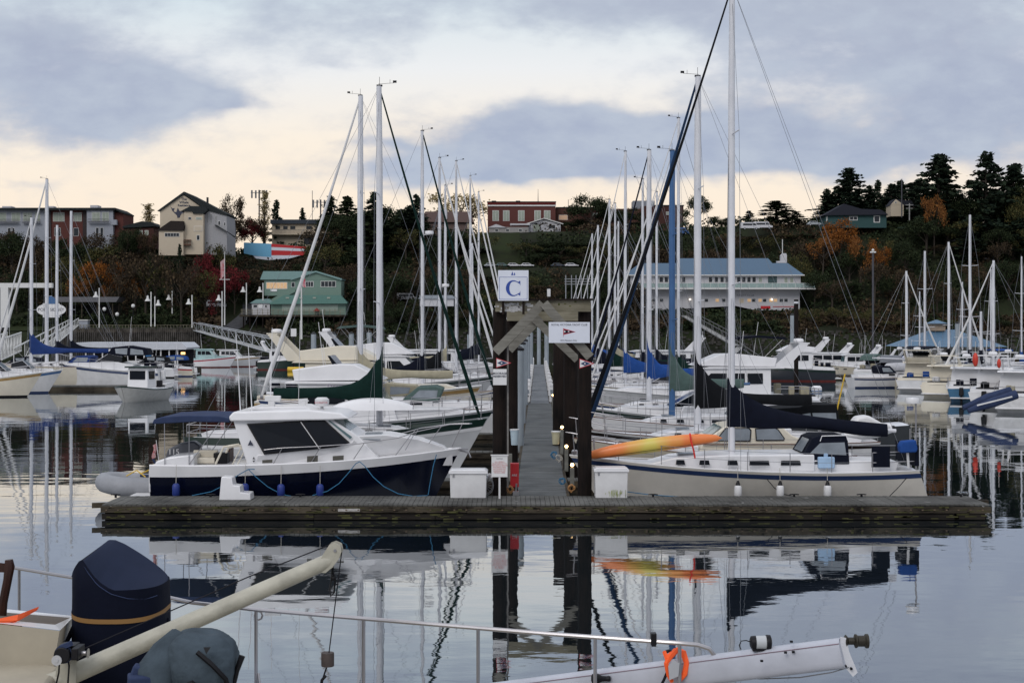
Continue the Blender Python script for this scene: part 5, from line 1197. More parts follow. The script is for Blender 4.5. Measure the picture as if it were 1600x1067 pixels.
# ------------------------------------------------------------------ left group across the water
fd = thing('far_float_dock', 'low timber float beside the white sailboats at the far left', 'dock', (wx(110, 128), 128, 0)); obj('decking', MB().box((0, -3.5, .35), (16, 1.6, .12)), deckwood, fd); obj('float', MB().box((0, -3.5, .1), (15.6, 1.5, .4)), fascia, fd)
sailboat('white sailboat with bright navy sail cover at the far left', wx(49, 132)+2.7, 132, -1, 13.5, 4, CH+(HZ-340)*132/F, mt=.70, cover=mat('royal_navy_canvas', (.02,.045,.16), .85), furl=sailwhite, furl_r=.1, boomz=3.2, coverh=2.0, boomL=7.5, dodger=mat('royal_navy_canvas', (.02,.045,.16)), stripe=None, fs=1.9, fb=2.1, mast_r=.16, lod=0)
sailboat('far left sailboat carrying the tallest mast with a long white furled sail', wx(73, 140)+1.3, 140, -1, 13, 4, CH+(HZ-280)*140/F, mt=.60, cover=None, furl=sailwhite, furl_r=.16, mast_r=.18, boomz=3.2, fs=1.7, fb=2.0, lod=0)
sailboat('far left sailboat with the shortest of the four masts', wx(89, 148)+.84, 148, -1, 12, 3.8, CH+(HZ-352)*148/F, cover=navycloth, furl=None, mast_r=.15, lod=0, boomz=3)
sailboat('far left sailboat with a plain mast in front of the condo block gap', wx(111, 154)+.84, 154, -1, 12, 3.8, CH+(HZ-330)*154/F, cover=navycloth, furl=None, mast_r=.16, lod=0, boomz=3)
motorboat('white motor cruiser with slanted arch beside the far left sailboats', wx(182, 133), 131, -1, 9.5, 'express', canvas=navycloth, k=1.35, lod=0)
motorboat('white boat cut off by the left edge of the photo', wx(-2, 112), 112, 1, 7, 'express', canvas=navycloth, k=1.2, lod=0)
motorboat('white open boat with raised bow near the left edge', wx(38, 119), 119, 1, 6.5, 'express', canvas=None, k=1.2, lod=0)
for i_, (px, wy, L_, st, cv, hm2) in enumerate([(1345,583,7,'express',navycloth,white),(1372,586,7.5,'pilot',None,white2),(1398,590,7,'express',bluecloth,cream),(1422,594,8,'fly',None,white),(1448,598,7,'express',blackcloth,pearl),(1480,600,8,'trawler',None,white),(1512,604,7.5,'express',navycloth2,white),(1545,606,8,'fly',bluecloth,white2),(1578,610,8,'trawler',None,white)]):
    Y0 = CH*F/(wy-HZ); motorboat(f"{ORD[i_]} small boat from the left in the second line of boats at the right", wx(px, Y0), Y0, 1, L_, st, rz=math.radians(100+(px % 5)*12), canvas=cv, hullm=hm2, lod=0, group='second line of small boats at the right', k=.85)
for i_, (px, wy, L_, cv) in enumerate([(20,592,8,navycloth),(225,590,7,blackcloth),(258,588,6.5,bluecloth)]):
    Y0 = CH*F/(wy-HZ); motorboat(['small boat behind the far left sailboats, navy canvas','small black canopied boat left of the floating shed counter','small blue canopied boat in front of the floating shed'][i_], wx(px, Y0), Y0, -1, L_, 'express', canvas=cv, lod=0, k=.85)
for i_, (px, ty, Y) in enumerate([(1438,455,140),(1550,420,135),(1598,400,128),(1505,440,140)]):
    sailboat(['slender mast sailboat','thin masted sailboat','far right sailboat','small masted sailboat'][i_]+' behind the right hand row, '+['left of the pavilion','right of the pavilion','at the photo edge','at the pavilion'][i_], wx(px, Y), Y, 1, 8.5, 2.7, CH+(HZ-ty)*Y/F, lod=0, rz=math.radians(80), cover=[navycloth, None, bluecloth, greencloth][i_], furl=sailwhite if i_ % 2 else None, furl_r=.07, mast_r=.075, boomz=2.3, boomL=3)
# small workboat under way, bow to the camera
t = thing('aluminium_workboat', 'small pale workboat with a boxy white wheelhouse under way towards the camera', 'motorboat', (wx(211, 104), 105.5, 0), math.radians(-104))
ha = Hull(5.6, 2.6, .9, 1.15, rake=.7, sw=.95, sec=(.15, .35), wlk=.75, bp=5, keel=.35); obj('hull', ha.body(), mat('pale_aluminium_paint', (.42,.42,.40), .5, .1), t, ang=50); obj('deck', ha.deck(), white2, t); obj('green_gunwale', ha.rail(.05, dz=.03), dkgreen, t)
obj('wheelhouse', MB().box((-.2, 0, 1.75), (1.3, 1.7, 1.5), tap=.92), white, t, bevel=.04); obj('wheelhouse_roof', MB().box((-.15, 0, 2.55), (1.6, 1.9, .10)), dkgreen, t)
obj('wheelhouse_window', MB().box((.44, 0, 1.95), (.06, 1.25, .65)).box((-.2, .83, 1.95), (.8, .06, .6)).box((-.2, -.83, 1.95), (.8, .06, .6)), glass, t); obj('outboard', MB().box((-2.95, 0, 1.1), (.4, .35, .7)), blackp, t, bevel=.05)
# wake of the workboat
# floating fuel shed
YH = 172
t = thing('floating_shed', 'long floating shed with pale metal roof and open front beyond the far left boats', 'building', (wx(205, YH), YH, 0))
k = YH/F
def hxp(px): return (px-205)*k
obj('float_deck', MB().box((hxp(205), 3, .3), (180*k, 8, .6)), fascia, t)
obj('roof', MB().prof([(hxp(112), wz(545, YH)), (hxp(122), wz(535, YH)), (hxp(285), wz(535, YH)), (hxp(294), wz(543, YH)), (hxp(292), wz(546, YH)), (hxp(120), wz(547, YH))], lambda x, z: 3.6), mat('pale_metal_roof', (.50,.52,.56), .5, .06), t).location = (0, 3, 0)
obj('back_wall', MB().box((hxp(205), 6, 1.7), (160*k, .15, 2.6)), mat('shed_dark', (.05,.05,.055), .8), t)
m = MB()
for px in range(135, 290, 13): m.box((hxp(px), -.2, 1.7), (.14, .14, 2.5))
obj('shed_post', m, white2, t); obj('counter_wall', MB().box((hxp(222), -.3, 1.05), (60*k, .1, .9)).box((hxp(262), -.3, 1.05), (28*k, .1, .9)), white2, t)
obj('blue_panel', MB().box((hxp(233), -.25, 2.2), (9*k, .08, .95)), mat('bright_blue_panel', (.03,.17,.42), .5), t)
obj('shed_light', MB().box((hxp(286), 0, 2.4), (.5, .1, .3)), mat('warm_window', (.8,.5,.2), .5, emit=(1, .55, .2, 2.2)), t)
for i, px in enumerate((280, 289, 297)): 
    tt = thing('round_buoy', f"{ORD[i]} from the left of the round red and white buoys beside the floating shed", 'buoy', (wx(px, 168), 168, .35), 0, 'round buoys beside the floating shed'); obj('buoy_body', MB().sphere((0, 0, 0), .4, 12, 8), mat('faded_buoy_red', (.6,.10,.12), .5) if i < 2 else white2, tt)
motorboat('small white work boat with teal cabin beyond the floating shed', wx(330, 196), 196, 1, 7, 'pilot', k=.95, sup=mat('pale_teal_cabin', (.35,.5,.5), .5), lod=0, arch=False)
motorboat('small grey boat moored just right of the teal cabin boat', wx(368, 200), 200, 1, 7.5, 'pilot', k=.9, lod=0, arch=False, hullm=palegrey)
motorboat('boat with a white hard top near the yellow float below the harbour office', wx(446, 185), 185, 1, 7, 'pilot', k=1.0, lod=0, hullm=dkgreen)
t = thing('yellow_float', 'yellow sausage float on the water left of the thick pale piles', 'float', (wx(462, 178), 178, .25)); obj('float_body', MB().tube([(-1, 0, 0), (1, 0, 0)], .32, 12), yellow, t); obj('float_line', MB().tube([(1, 0, .3), (2, 0, .3)], .04, 5), blackp, t)
fd = thing('far_float_dock', 'far float dock at the foot of the long gangway', 'dock', (wx(430, 210), 210, 0)); obj('decking', MB().box((2, 0, .4), (24, 2.2, .12)), deckwood, fd); obj('float', MB().box((2, 0, .12), (23.6, 2, .5)), fascia, fd)
t = thing('small_sign', 'small white rectangular sign on a dark post left of the thick pale piles', 'sign', (wx(459, 182), 182, 0)); obj('post', MB().box((0, 0, 2), (.25, .25, 4.5)), blackp, t); obj('board', MB().box((0, -.15, 4.9), (.72, .06, 1.0)), signw2, t)
t = thing('guard_pole', 'dark slender pole standing in the water right of the lattice mast yacht', 'pile', (wx(1244, 140), 140, 0)); obj('pole_shaft', MB().tube([(0, 0, -1), (0, 0, 8.3)], .22, 10), darkwood, t); obj('pole_band', MB().lathe([(.24, 7.9), (.24, 8.1)], n=10), alu, t)
# ------------------------------------------------------------------ buildings on shore
brick = mat('red_brick', (.115,.045,.038), .9, .15, 6, col2=(.085,.034,.03))
brick2 = mat('brown_brick', (.078,.038,.032), .9, .2, 6)
panel = mat('pale_grey_panel', (.29,.31,.35), .7, .06, 2)
darkroof = mat('dark_shingle_roof', (.030,.035,.036), .9, .2, 3)
creamwall = mat('cream_siding', (.50,.43,.33), .8, .06, 3, stretch=(.2, .2, 4))
palewall = mat('pale_siding', (.50,.50,.52), .8, .06, 3, stretch=(.2, .2, 4))
greenwall = mat('sage_green_siding', (.17,.25,.21), .8, .1, 3, stretch=(.2, .2, 5))
greenroof = mat('green_metal_roof', (.09,.20,.17), .55, .1, 2, stretch=(6, 1, 1))
greenroof2 = mat('pale_green_metal_roof', (.17,.28,.27), .5, .08, 2, stretch=(6, 1, 1))
blueroof = mat('blue_metal_roof', (.13,.21,.31), .5, .06, 2, stretch=(6, 1, 1))
pavroof = mat('pavilion_blue_roof', (.08,.16,.25), .55, .1, 2)
tealwall = mat('teal_siding', (.04,.085,.085), .8, .1, 3, stretch=(.2, .2, 5))
pinkroof = mat('pinkish_brown_roof', (.17,.12,.11), .9, .1, 3)
winglass = mat('building_glass', (.03,.035,.04), .12, .2, 2)
skyglass = mat('pale_curtained_glass', (.32,.36,.30), .3, .15, 3)
warmglass = mat('lit_window', (.5,.35,.2), .4, .2, 2, emit=(1, .6, .3, .30))
trim = mat('white_trim', (.60,.60,.58), .6, .05, 3)
class Bld:
    def __init__(s, label, px, pyb, Y, cat='building', name='building', group=None):
        s.px, s.pyb, s.Y, s.k = px, pyb, Y, Y/F
        s.o = thing(name, label, cat, (wx(px, Y), Y, wz(pyb, Y)), 0, group)
    def x(s, px): return (px-s.px)*s.k
    def z(s, py): return (s.pyb-py)*s.k
    def bx(s, name, px0, px1, py0, py1, y0, y1, m, parent=None, **k):
        return obj(name, MB().box(((s.x(px0)+s.x(px1))/2, (y0+y1)/2, (s.z(py0)+s.z(py1))/2), (abs(s.x(px1)-s.x(px0)), y1-y0, abs(s.z(py0)-s.z(py1)))), m, parent or s.o, smooth=False, **k)
    def win(s, px0, px1, py0, py1, yf, g=winglass, fr=trim, mull=0, f=.12):
        w = s.bx('window', px0, px1, py0, py1, yf-.06, yf+.05, fr)
        kf = f/s.k; m = MB(); n = mull+1
        for i in range(n):
            a = lerp(px0+kf, px1-kf, i/n)+(kf*.4 if i else 0); b = lerp(px0+kf, px1-kf, (i+1)/n)-(kf*.4 if i < n-1 else 0)
            m.box(((s.x(a)+s.x(b))/2, yf-.075, (s.z(py0)+s.z(py1))/2), (s.x(b)-s.x(a), .03, abs(s.z(py0)-s.z(py1))-2*f))
        obj('pane', m, g, w, smooth=False); return w
    def gable(s, name, pts, y0, y1, m, parent=None):
        return obj(name, MB().slab([(s.x(a), s.z(b)) for a, b in pts], y0, y1), m, parent or s.o, smooth=False)
# condo block
b = Bld('grey and red brick condominium block with flat roof and balconies at the far left', 95, 395, 462, name='apartment_building')
b.bx('grey_wall', -60, 70, 328, 395, 0, 12, panel); b.bx('brick_wall', 70, 137, 329, 395, .6, 12, brick); b.bx('grey_wall', 137, 178, 328, 395, -1, 12, panel)
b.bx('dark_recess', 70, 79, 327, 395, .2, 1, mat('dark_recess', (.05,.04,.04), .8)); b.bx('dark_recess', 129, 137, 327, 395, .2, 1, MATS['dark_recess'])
b.bx('brick_wall', 178, 192, 332, 395, .5, 13, brick)
b.bx('roof', -60, 182, 325.5, 329, -1.8, 13, darkroof); b.gable('roof_end', [(182, 325.5), (193, 332), (193, 334), (182, 329)], -1.2, 13, darkroof)
for x0, x1 in ((-20, 10), (18, 32), (36, 50), (55, 63), (82, 100), (114, 127), (145, 158), (161, 172)): b.win(x0, x1, 332, 346, 0 if x1 < 70 else (.55 if x1 < 130 else -1.05), skyglass, mull=1, f=.1)
for x0, x1 in ((12, 17), (19, 23), (44, 52), (84, 94), (114, 122), (151, 156), (158, 163)): b.win(x0, x1, 356, 369, 0 if x1 < 70 else (.55 if x1 < 130 else -1.05), winglass, f=.1)
for x0, x1, yf in ((-10, 30, -.8), (36, 64, -.8), (140, 172, -1.9)): 
    m = MB(); y = yf
    for px in range(int(x0), int(x1)+1, 2): m.box((b.x(px), y, b.z(345.5)), (.06, .06, 1.0))
    m.box(((b.x(x0)+b.x(x1))/2, y, b.z(343)), (b.x(x1)-b.x(x0), .1, .1)); m.box(((b.x(x0)+b.x(x1))/2, y, b.z(348)), (b.x(x1)-b.x(x0), .9, .15)); obj('balcony_rail', m, mat('dark_railing', (.08,.08,.09), .6), b.o, smooth=False)
b.bx('roof_vent', -2, 12, 321, 326, 3, 7, palewall); b.bx('roof_vent', 68, 79, 321, 326, 3, 6, palewall); b.bx('roof_vent', 138, 150, 320, 326, 2, 6, palewall); b.bx('corner_bay', 176, 184, 344, 352, -1.4, 0, panel)
b = Bld('low red brick building with shallow curved roof between the condo block and the gabled pub', 216, 388, 450); b.bx('wall', 193, 240, 352, 388, 0, 10, brick2)
b.gable('roof', [(192, 354), (222, 346), (236, 347), (243, 352), (243, 354), (192, 356.5)], -.6, 10, darkroof); b.gable('upper_wall', [(193, 355), (222, 347.5), (236, 348.5), (241, 353), (241, 356), (193, 358)], 0, 9.8, brick2); b.win(216, 223, 360, 368, 0, skyglass); b.win(226, 232, 360, 368, 0, skyglass)
# gabled pub
b = Bld('tall cream gabled building with painted lettering and a black whale on its front', 300, 398, 430)
b.gable('wall', [(250, 398), (250, 328), (287, 305), (316, 325), (316, 398)], 0, 15, creamwall)
o = b.gable('roof', [(246, 330), (287.5, 300), (289, 300), (326, 326.5), (322, 328), (288, 304), (249, 331)], -.5, 15.3, darkroof)
b.gable('side_slope', [(288, 300), (290, 300.5), (355, 334.5), (353, 337), (322, 328.5), (300, 308)], .3, 15.2, darkroof)
b.gable('side_wall', [(318, 398), (318, 329), (322, 328.5), (353, 336), (354, 355), (354, 398)], .6, 14, mat('grey_side_siding', (.33,.33,.34), .8, .08, 3))
b.bx('stair_tower', 289.5, 319.5, 331, 398, -1.6, .5, creamwall); b.gable('tower_roof', [(285, 331), (300, 323), (320, 323.5), (326, 330), (320, 335), (304, 335), (303, 331.5)], -2.1, .6, darkroof)
b.bx('lower_wing', 252, 290, 360, 400, -3, -.02, creamwall); b.gable('lower_roof', [(249, 361.5), (271, 346.5), (290, 347), (291.5, 356), (290, 362)], -3.5, -.03, mat('brown_roof', (.03,.024,.022), .9))
b.win(261, 284, 365, 371, -3.05, winglass, mull=4, f=.12); b.win(296, 301, 340, 344, -1.65, winglass, f=.1); b.win(308, 317.5, 340, 344, -1.65, skyglass, f=.1); b.win(305, 318, 354, 362, -1.65, creamwall, f=.1); b.win(309, 314, 368, 376, -1.65, winglass)
for px in (323.5, 328.5, 336): b.win(px, px+1.8, 333+(px-323)*.25, 349, .55, winglass, f=.08)
b.win(340, 344, 345, 352, .55, winglass); b.win(349, 352, 347, 353, .55, winglass)
b.gable('lean_to_roof', [(335, 352), (338, 351.5), (357, 363), (368, 370), (366, 371), (354, 362)], -.6, .5, darkroof)
b.bx('porch_rail', 291, 301, 375.5, 376.3, -3.2, -1.7, teak); b.bx('porch_floor', 291, 301, 382.5, 384, -3.2, -1.7, teak)
m = MB(); 
for px in (291.2, 296, 300.8): m.box((b.x(px), -3.1, b.z(379.5)), (.14, .14, 1.5))
obj('porch_post', m, teak, b.o)
b.bx('chimney', 317, 319.4, 306, 316, 5, 6, mat('dark_flue', (.05,.05,.05), .8))
for s__, z_, sz in (('The', 311.5, 1.0), ('Whale', 316.6, 1.0), ('Residence', 321.3, .88)): text('painted_lettering', s__, sz*1.05, ink, b.o, (b.x(287.5), -.03, b.z(z_)), bold=.03)
pts = [(266.5, 323), (269.5, 326), (273, 325.5), (271.5, 329), (272, 331), (275.5, 331.8), (277.8, 324.5), (280.5, 330), (285, 330.2), (288, 331.5), (286, 333.5), (282.5, 335.5), (281, 340), (277.5, 341), (276.5, 337), (273, 333.5), (269.5, 330)]
obj('painted_whale', MB().slab([(b.x(x_), b.z(y_)) for x_, y_ in pts][::-1], -.06, -.02), ink, b.o, smooth=False); obj('whale_patch', MB().slab([(b.x(x_), b.z(y_)) for x_, y_ in [(282, 335), (285.5, 333), (288, 332), (285, 333.9)]], -.09, -.06), signw2, b.o, smooth=False)
# hotel, mural wall
b = Bld('long two storey cream house with dark flat roof and a railed terrace above the mural', 470, 400, 478); b.bx('wall', 425, 520, 350, 400, 0, 10, creamwall); b.bx('roof', 423, 530, 343.5, 350, -1, 11, mat('slate_roof', (.05,.06,.075), .8)); b.bx('annex', 500, 560, 352, 400, 3, 10, creamwall); b.bx('annex_roof', 498, 562, 336, 352, 2.5, 11, mat('dark_brown_roof', (.05,.045,.04), .9))
for x0, x1 in ((430, 438), (442, 450), (453, 462), (478, 488), (492, 498)): b.win(x0, x1, 353, 359, 0, winglass, fr=creamwall)
m = MB(); 
for px in range(424, 492, 2): m.box((b.x(px), -2.2, b.z(363)), (.07, .07, 1.3))
m.box((b.x(457), -2.2, b.z(360)), (15, .1, .1)); obj('terrace_rail', m, MATS['dark_railing'], b.o, smooth=False); b.bx('terrace', 424, 492, 366, 367.5, -2.4, 0, creamwall); b.bx('garage_door', 475, 488, 372, 382, -.1, .05, winglass)
b = Bld('long painted retaining wall, pale blue at left, red and white stripes at right', 430, 407, 452, 'wall', 'mural_wall')
b.gable('blue_panel', [(381, 379), (424, 381), (424, 402), (400, 400), (381, 396)], 0, .5, mat('mural_blue', (.16,.42,.62), .7, .1))
for i, (p, m_) in enumerate([([(424, 381), (479, 386), (479, 389), (424, 386)], red), ([(424, 386), (479, 389), (479, 393), (424, 391)], signw), ([(424, 391), (479, 393), (474, 399), (424, 399)], red), ([(424, 399), (470, 399), (452, 404), (424, 406)], signw)]): b.gable('stripe', [(x_, y_) for x_, y_ in p][::-1], .02*i, .5+.02*i, m_)
b.gable('pale_base', [(396, 400), (424, 402), (424, 407), (400, 404)], -.05, .45, signw)
# pink roof house
b = Bld('low house with broad pinkish brown roof behind the left masts', 690, 385, 485); b.gable('roof', [(655, 347), (665, 331), (735, 331), (741, 348)], -1, 9, pinkroof); b.bx('wall', 660, 733, 348, 385, 0, 8, mat('brown_wall', (.15,.11,.10), .8)); b.bx('chimney', 694, 699, 328, 343, -1.3, -.9, palewall); b.bx('gable_wall', 730, 737, 347, 362, -.4, 6, creamwall)
b = Bld('small dark roofed bungalow behind the trees left of the pinkish roof', 628, 372, 470); b.gable('roof', [(608, 350), (614, 338), (650, 338), (655, 350)], -1, 8, mat('grey_roof', (.14,.14,.15), .9)); b.bx('wall', 611, 650, 350, 372, 0, 7, creamwall); b.win(618, 631, 356, 361, 0)
# brick school-like building
b = Bld('two storey red brick building with white cornice and five tall windows on the hilltop', 815, 372, 478)
b.bx('wall', 762, 868, 320, 372, 0, 14, brick); b.bx('cornice', 761.5, 868.5, 320.5, 322.5, -.3, .1, trim); b.bx('parapet', 761.5, 868.5, 316, 320.2, -.2, 14, mat('dark_red_brick', (.12,.025,.022), .9)); b.bx('roof_coping', 761, 869, 315, 316.2, -.35, 14, darkroof)
for x0 in (769.5, 786, 809.5, 835, 850): b.win(x0, x0+10, 329, 345.5, -.02, skyglass, mull=1, f=.12)
for x0 in (768, 806): b.bx('roof_box', x0, x0+7, 312.5, 315.5, 3, 5, darkroof)
obj('roof_mast', MB().tube([(b.x(841), 3, b.z(316)), (b.x(841), 3, b.z(294))], [.16, .05], 6), mat('dark_pole', (.06,.06,.07), .7), b.o)
b = Bld('dark brown brick extension with a glazed corner right of the red brick building', 910, 372, 482); b.bx('wall', 869, 950, 325, 372, 0, 10, mat('dark_brown_brick', (.10,.05,.04), .9)); b.bx('coping', 868.5, 951, 323.8, 325.2, -.2, 10, darkroof); b.win(873, 887, 336, 344, 0, mat('orange_lit_glass', (.5,.35,.25), .4, emit=(1, .6, .35, .15))); b.win(925, 934, 333, 340, 0, skyglass)
b = Bld('small white gabled cottage on the grass bank below the red brick building', 850, 366, 468, cat='house', name='cottage'); b.bx('wall', 826, 876, 350, 366, 0, 7, palewall); b.gable('gable', [(826, 350.3), (850, 343.5), (876, 350.3)], .0, 7, palewall); b.gable('roof', [(822, 351), (850, 342), (880, 351), (880, 349.6), (850, 340.8), (822, 349.6)][::-1], -.7, 7.5, trim); b.win(832.5, 844.5, 350.5, 362, 0, skyglass, fr=MATS['dark_pole'], mull=1); b.win(857, 868, 351, 358, 0, winglass, mull=1)
b = Bld('row of pale low sheds left of the white cottage', 795, 368, 466, cat='shed', name='shed'); b.bx('wall', 764, 826, 355, 367, 0, 4, mat('grey_shed', (.30,.29,.28), .8)); b.gable('roof', [(762, 356), (775, 350.5), (792, 356)], -.4, 4, palewall); b.bx('flat_roof', 797, 828, 349.5, 352, -.4, 4, palewall)
for x0 in (773, 790, 810): b.win(x0, x0+6, 358, 362, 0, winglass)
# tall brick right
b = Bld('tall plain brown brick block behind the right cluster of masts', 1035, 385, 486); b.bx('wall', 1002, 1068, 322, 385, 0, 12, brick2); b.bx('upper_storey', 990, 1024, 313, 330, 2, 9, mat('grey_metal_panel', (.22,.24,.27), .6)); b.bx('coping', 1023, 1069, 320.5, 322, -.2, 12, darkroof); b.bx('lower_wing', 940, 1004, 326, 385, 1, 10, MATS['dark_brown_brick']); b.win(1041, 1045, 331, 336, 0, skyglass); b.win(1058, 1062, 348, 351, 0, skyglass)
# clubhouse
b = Bld('long white two storey clubhouse with pale blue metal roof and glass balcony', 1120, 485, 424, name='clubhouse')
b.bx('upper_wall', 985, 1251, 430, 452, 0, 10, palewall); b.gable('lower_wall', [(1012, 452), (1250, 452), (1250, 482), (1247, 485), (1182, 485), (1150, 478), (1012, 485)][::-1], .4, 9, palewall)
b.gable('main_roof', [(1054, 430), (1060, 404), (1199, 404), (1222, 430)], -1.2, 4, blueroof); b.gable('low_roof', [(975, 430), (1000, 411.5), (1230, 411.5), (1256, 430)][::-1], -.9, 3.5, blueroof)
b.bx('eave', 975, 1256, 429.5, 431, -1.3, 0, trim); b.bx('balcony_floor', 985, 1271, 450.5, 452.5, -3, 0, trim)
m = MB()
for px in range(988, 1271, 12): m.box((b.x(px), -2.9, b.z(446.5)), (.08, .08, 1.5))
m.box(((b.x(988)+b.x(1270))/2, -2.9, b.z(442.6)), (b.x(1270)-b.x(988), .08, .08)); rl = obj('balcony_rail', m, trim, b.o, smooth=False)
obj('glass_panel', MB().box(((b.x(988)+b.x(1270))/2, -2.86, b.z(446.5)), (b.x(1270)-b.x(988), .02, 1.25)), mat('greenish_balcony_glass', (.30,.40,.38), .3, .15, 2), rl, smooth=False)
for x0 in (1030, 1038, 1057, 1065, 1107, 1116, 1125, 1133, 1151, 1159, 1167, 1175): b.win(x0, x0+6.3, 432.5, 441.5, 0, winglass)
b.win(1185, 1191, 433, 441, 0, skyglass); b.win(1225, 1231, 433, 442, 0, skyglass); b.win(1234, 1240, 433, 442, 0, skyglass); b.bx('glazed_door', 1200, 1214, 432, 449, -.08, .02, mat('teal_door', (.05,.09,.09), .3)); b.bx('glazed_door', 1083, 1088, 432, 449, -.08, .02, panel)
for x0, g in ((1020, winglass), (1031, winglass), (1101, winglass), (1118, warmglass), (1128, winglass), (1168, warmglass), (1175, winglass), (1185, warmglass), (1192, winglass), (1202, warmglass), (1209, warmglass), (1218, winglass), (1225.5, winglass)): b.win(x0, x0+6, 466.5, 472, .4, g, f=.08)
b.win(1057, 1063, 466, 474, .4, creamwall); b.win(1155, 1163, 466, 474, .4, creamwall)
b.bx('red_sign', 1189, 1204, 478, 482.5, .28, .38, red); b.bx('red_stripe', 1208, 1243, 478.6, 479.6, .3, .38, red)
text('club_name', 'YACHT CLUB', .75, ink, b.o, (b.x(1165), .36, b.z(461.5)), spacing=1.2)
b.gable('cupola', [(1214, 411), (1214, 408), (1220, 408), (1220, 399), (1223, 396), (1228, 396), (1229, 399), (1229, 411)][::-1], -.5, 1.5, palewall); obj('flue_pole', MB().tube([(b.x(1223), .4, b.z(397)), (b.x(1223), .4, b.z(374))], .12, 6), trim, b.o)
for i, px in enumerate((1078, 1206)):
    t = thing('wall_lamp', ['small lit lamp on the lower clubhouse wall near the blue mast','lit lamp above the lower clubhouse windows'][i], 'lamp', (wx(px, 424), 423.9, wz(468, 424))); obj('lamp_bulb', MB().sphere((0, 0, 0), .22, 8, 6), mat('cool_bulb', (1, .9, .8), .4, emit=(1, .85, .65, 6)), t); obj('lamp_bracket', MB().box((0, .25, .1), (.08, .4, .08)), blackp, t)
b = Bld('long wooden ramp climbing right from the clubhouse balcony', 1300, 452, 424, cat='ramp', name='ramp'); b.gable('ramp_deck', [(1268, 452), (1268, 449), (1330, 440), (1330, 443)][::-1], -1.5, 1, fascia)
m = MB()
for px in range(1272, 1330, 6): m.box((b.x(px), -1.4, b.z(446-(px-1268)*.13)), (.1, .1, 1.3))
obj('ramp_post', m, fascia, b.o, smooth=False)
# harbour office
b = Bld('green two storey harbour office with metal roofs standing on a timber deck over the shore', 468, 492, 412)
b.bx('upper_wall', 413, 533, 436, 462, 0, 8, greenwall); b.gable('gable_wall', [(455, 437), (494, 425), (532, 437)], -.05, 8, greenwall)
b.gable('gable_roof', [(455, 438), (455, 435.5), (494, 423.3), (535, 435.6), (534, 438), (494, 425.6)], -.8, 8.6, greenroof2); b.gable('left_roof', [(407, 437), (412, 424), (494, 424), (460, 436.5)], -.7, 7, greenroof2)
b.bx('lower_wall', 425, 541, 470, 492, -1.5, 7, greenwall); b.gable('skirt_roof', [(424, 474), (446, 461.5), (534, 461.5), (544, 473), (544, 474.5), (424, 475.5)], -2.8, 0, greenroof); b.gable('porch_roof', [(392, 474), (402, 468), (422, 467), (428, 472), (428, 474)][::-1], -2, 4, greenroof2); b.bx('porch_wall', 395, 423, 474, 492, -1.5, 4, palewall)
b.gable('stair_wall', [(421, 470), (452, 452), (462, 452), (462, 456), (430, 473)], -.9, -.2, greenwall)
b.win(416, 449, 441, 451.5, 0, warmglass, mull=5, f=.15); b.win(455, 461, 441, 449, 0, winglass); b.win(473, 490, 439.5, 448.5, -.05, winglass, mull=3, f=.15); b.win(501, 525, 439, 448.5, -.05, winglass, mull=3, f=.15); b.bx('office_sign', 423, 433, 452, 455.5, -.2, -.05, signw2)
for x0 in (449, 470, 491, 513): b.bx('skylight', x0, x0+5, 464.5, 467, -2.95, -2.6, skyglass)
b.win(397, 404, 476, 481, -1.55, winglass); b.win(405, 412, 475.5, 482, -1.55, signw2); b.win(415, 419, 476, 481, -1.55, winglass); b.bx('awning_wall', 442, 529, 476, 486, -1.7, -1.45, mat('pale_green_wall', (.30,.37,.32), .8))
b.bx('timber_deck', 378, 541, 492, 495, -4, 8, fascia)
m = MB()
for px in range(382, 542, 8): m.box((b.x(px), -3.8, b.z(487.5)), (.14, .14, 1.7))
for py in (484, 486.5, 489): m.box(((b.x(380)+b.x(541))/2, -3.8, b.z(py)), (b.x(541)-b.x(380), .1, .1))
obj('deck_railing', m, beamwood, b.o, smooth=False)
m = MB()
for px in range(384, 542, 10):
    for y in (-3.5, 1, 6): m.tube([(b.x(px), y, b.z(495)), (b.x(px), y, -12)], .22, 7)
obj('deck_pile', m, darkwood, b.o)
t = thing('parasol', 'dark red closed parasol on the harbour office deck', 'parasol', (wx(495, 409.5), 409.5, wz(492, 409.5))); obj('parasol_canopy', MB().lathe([(1.1, 1.1), (.6, 1.6), (.05, 2.0)], n=12), mat('parasol_red', (.25,.02,.02), .8), t); obj('parasol_pole', MB().tube([(0, 0, 0), (0, 0, 1.2)], .05), white2, t)
# wharf
b = Bld('long timber wharf on dark piles along the left shore', 200, 517, 404, cat='wharf', name='wharf')
b.bx('deck_edge', 80, 318, 514, 519, -3, 4, fascia); m = MB(); rr = random.Random(4)
for px in range(86, 318, 3): m.tube([(b.x(px), -2.9, b.z(512+rr.uniform(-2, 1))), (b.x(px), -2.9, -7.5)], .20, 6)
obj('wharf_pile', m, woodmat('grey_pile_wood', (.12,.11,.10), (.03,.028,.025), axis=2), b.o)
m = MB()
for px in range(120, 310, 5): m.box((b.x(px), -2.6, b.z(511)), (.10, .1, 1.4))
m.box((b.x(215), -2.6, b.z(508)), (b.x(310)-b.x(120), .1, .1)); obj('wharf_rail', m, beamwood, b.o, smooth=False)
b.bx('kiosk', 127, 140, 501, 515, -2, 0, panel) ; b.bx('kiosk_roof', 126, 141, 499.5, 501, -2.3, .3, trim)
b = Bld('open picnic shelter with long grey roof above the left lawn', 130, 500, 412, name='shelter'); b.gable('roof', [(72, 472), (78, 464), (188, 464), (183, 472)], -1, 6, mat('grey_shelter_roof', (.13,.13,.14), .8)); m = MB()
for px in range(80, 184, 24): m.box((b.x(px), 0, b.z(483)), (.3, .3, 5.2))
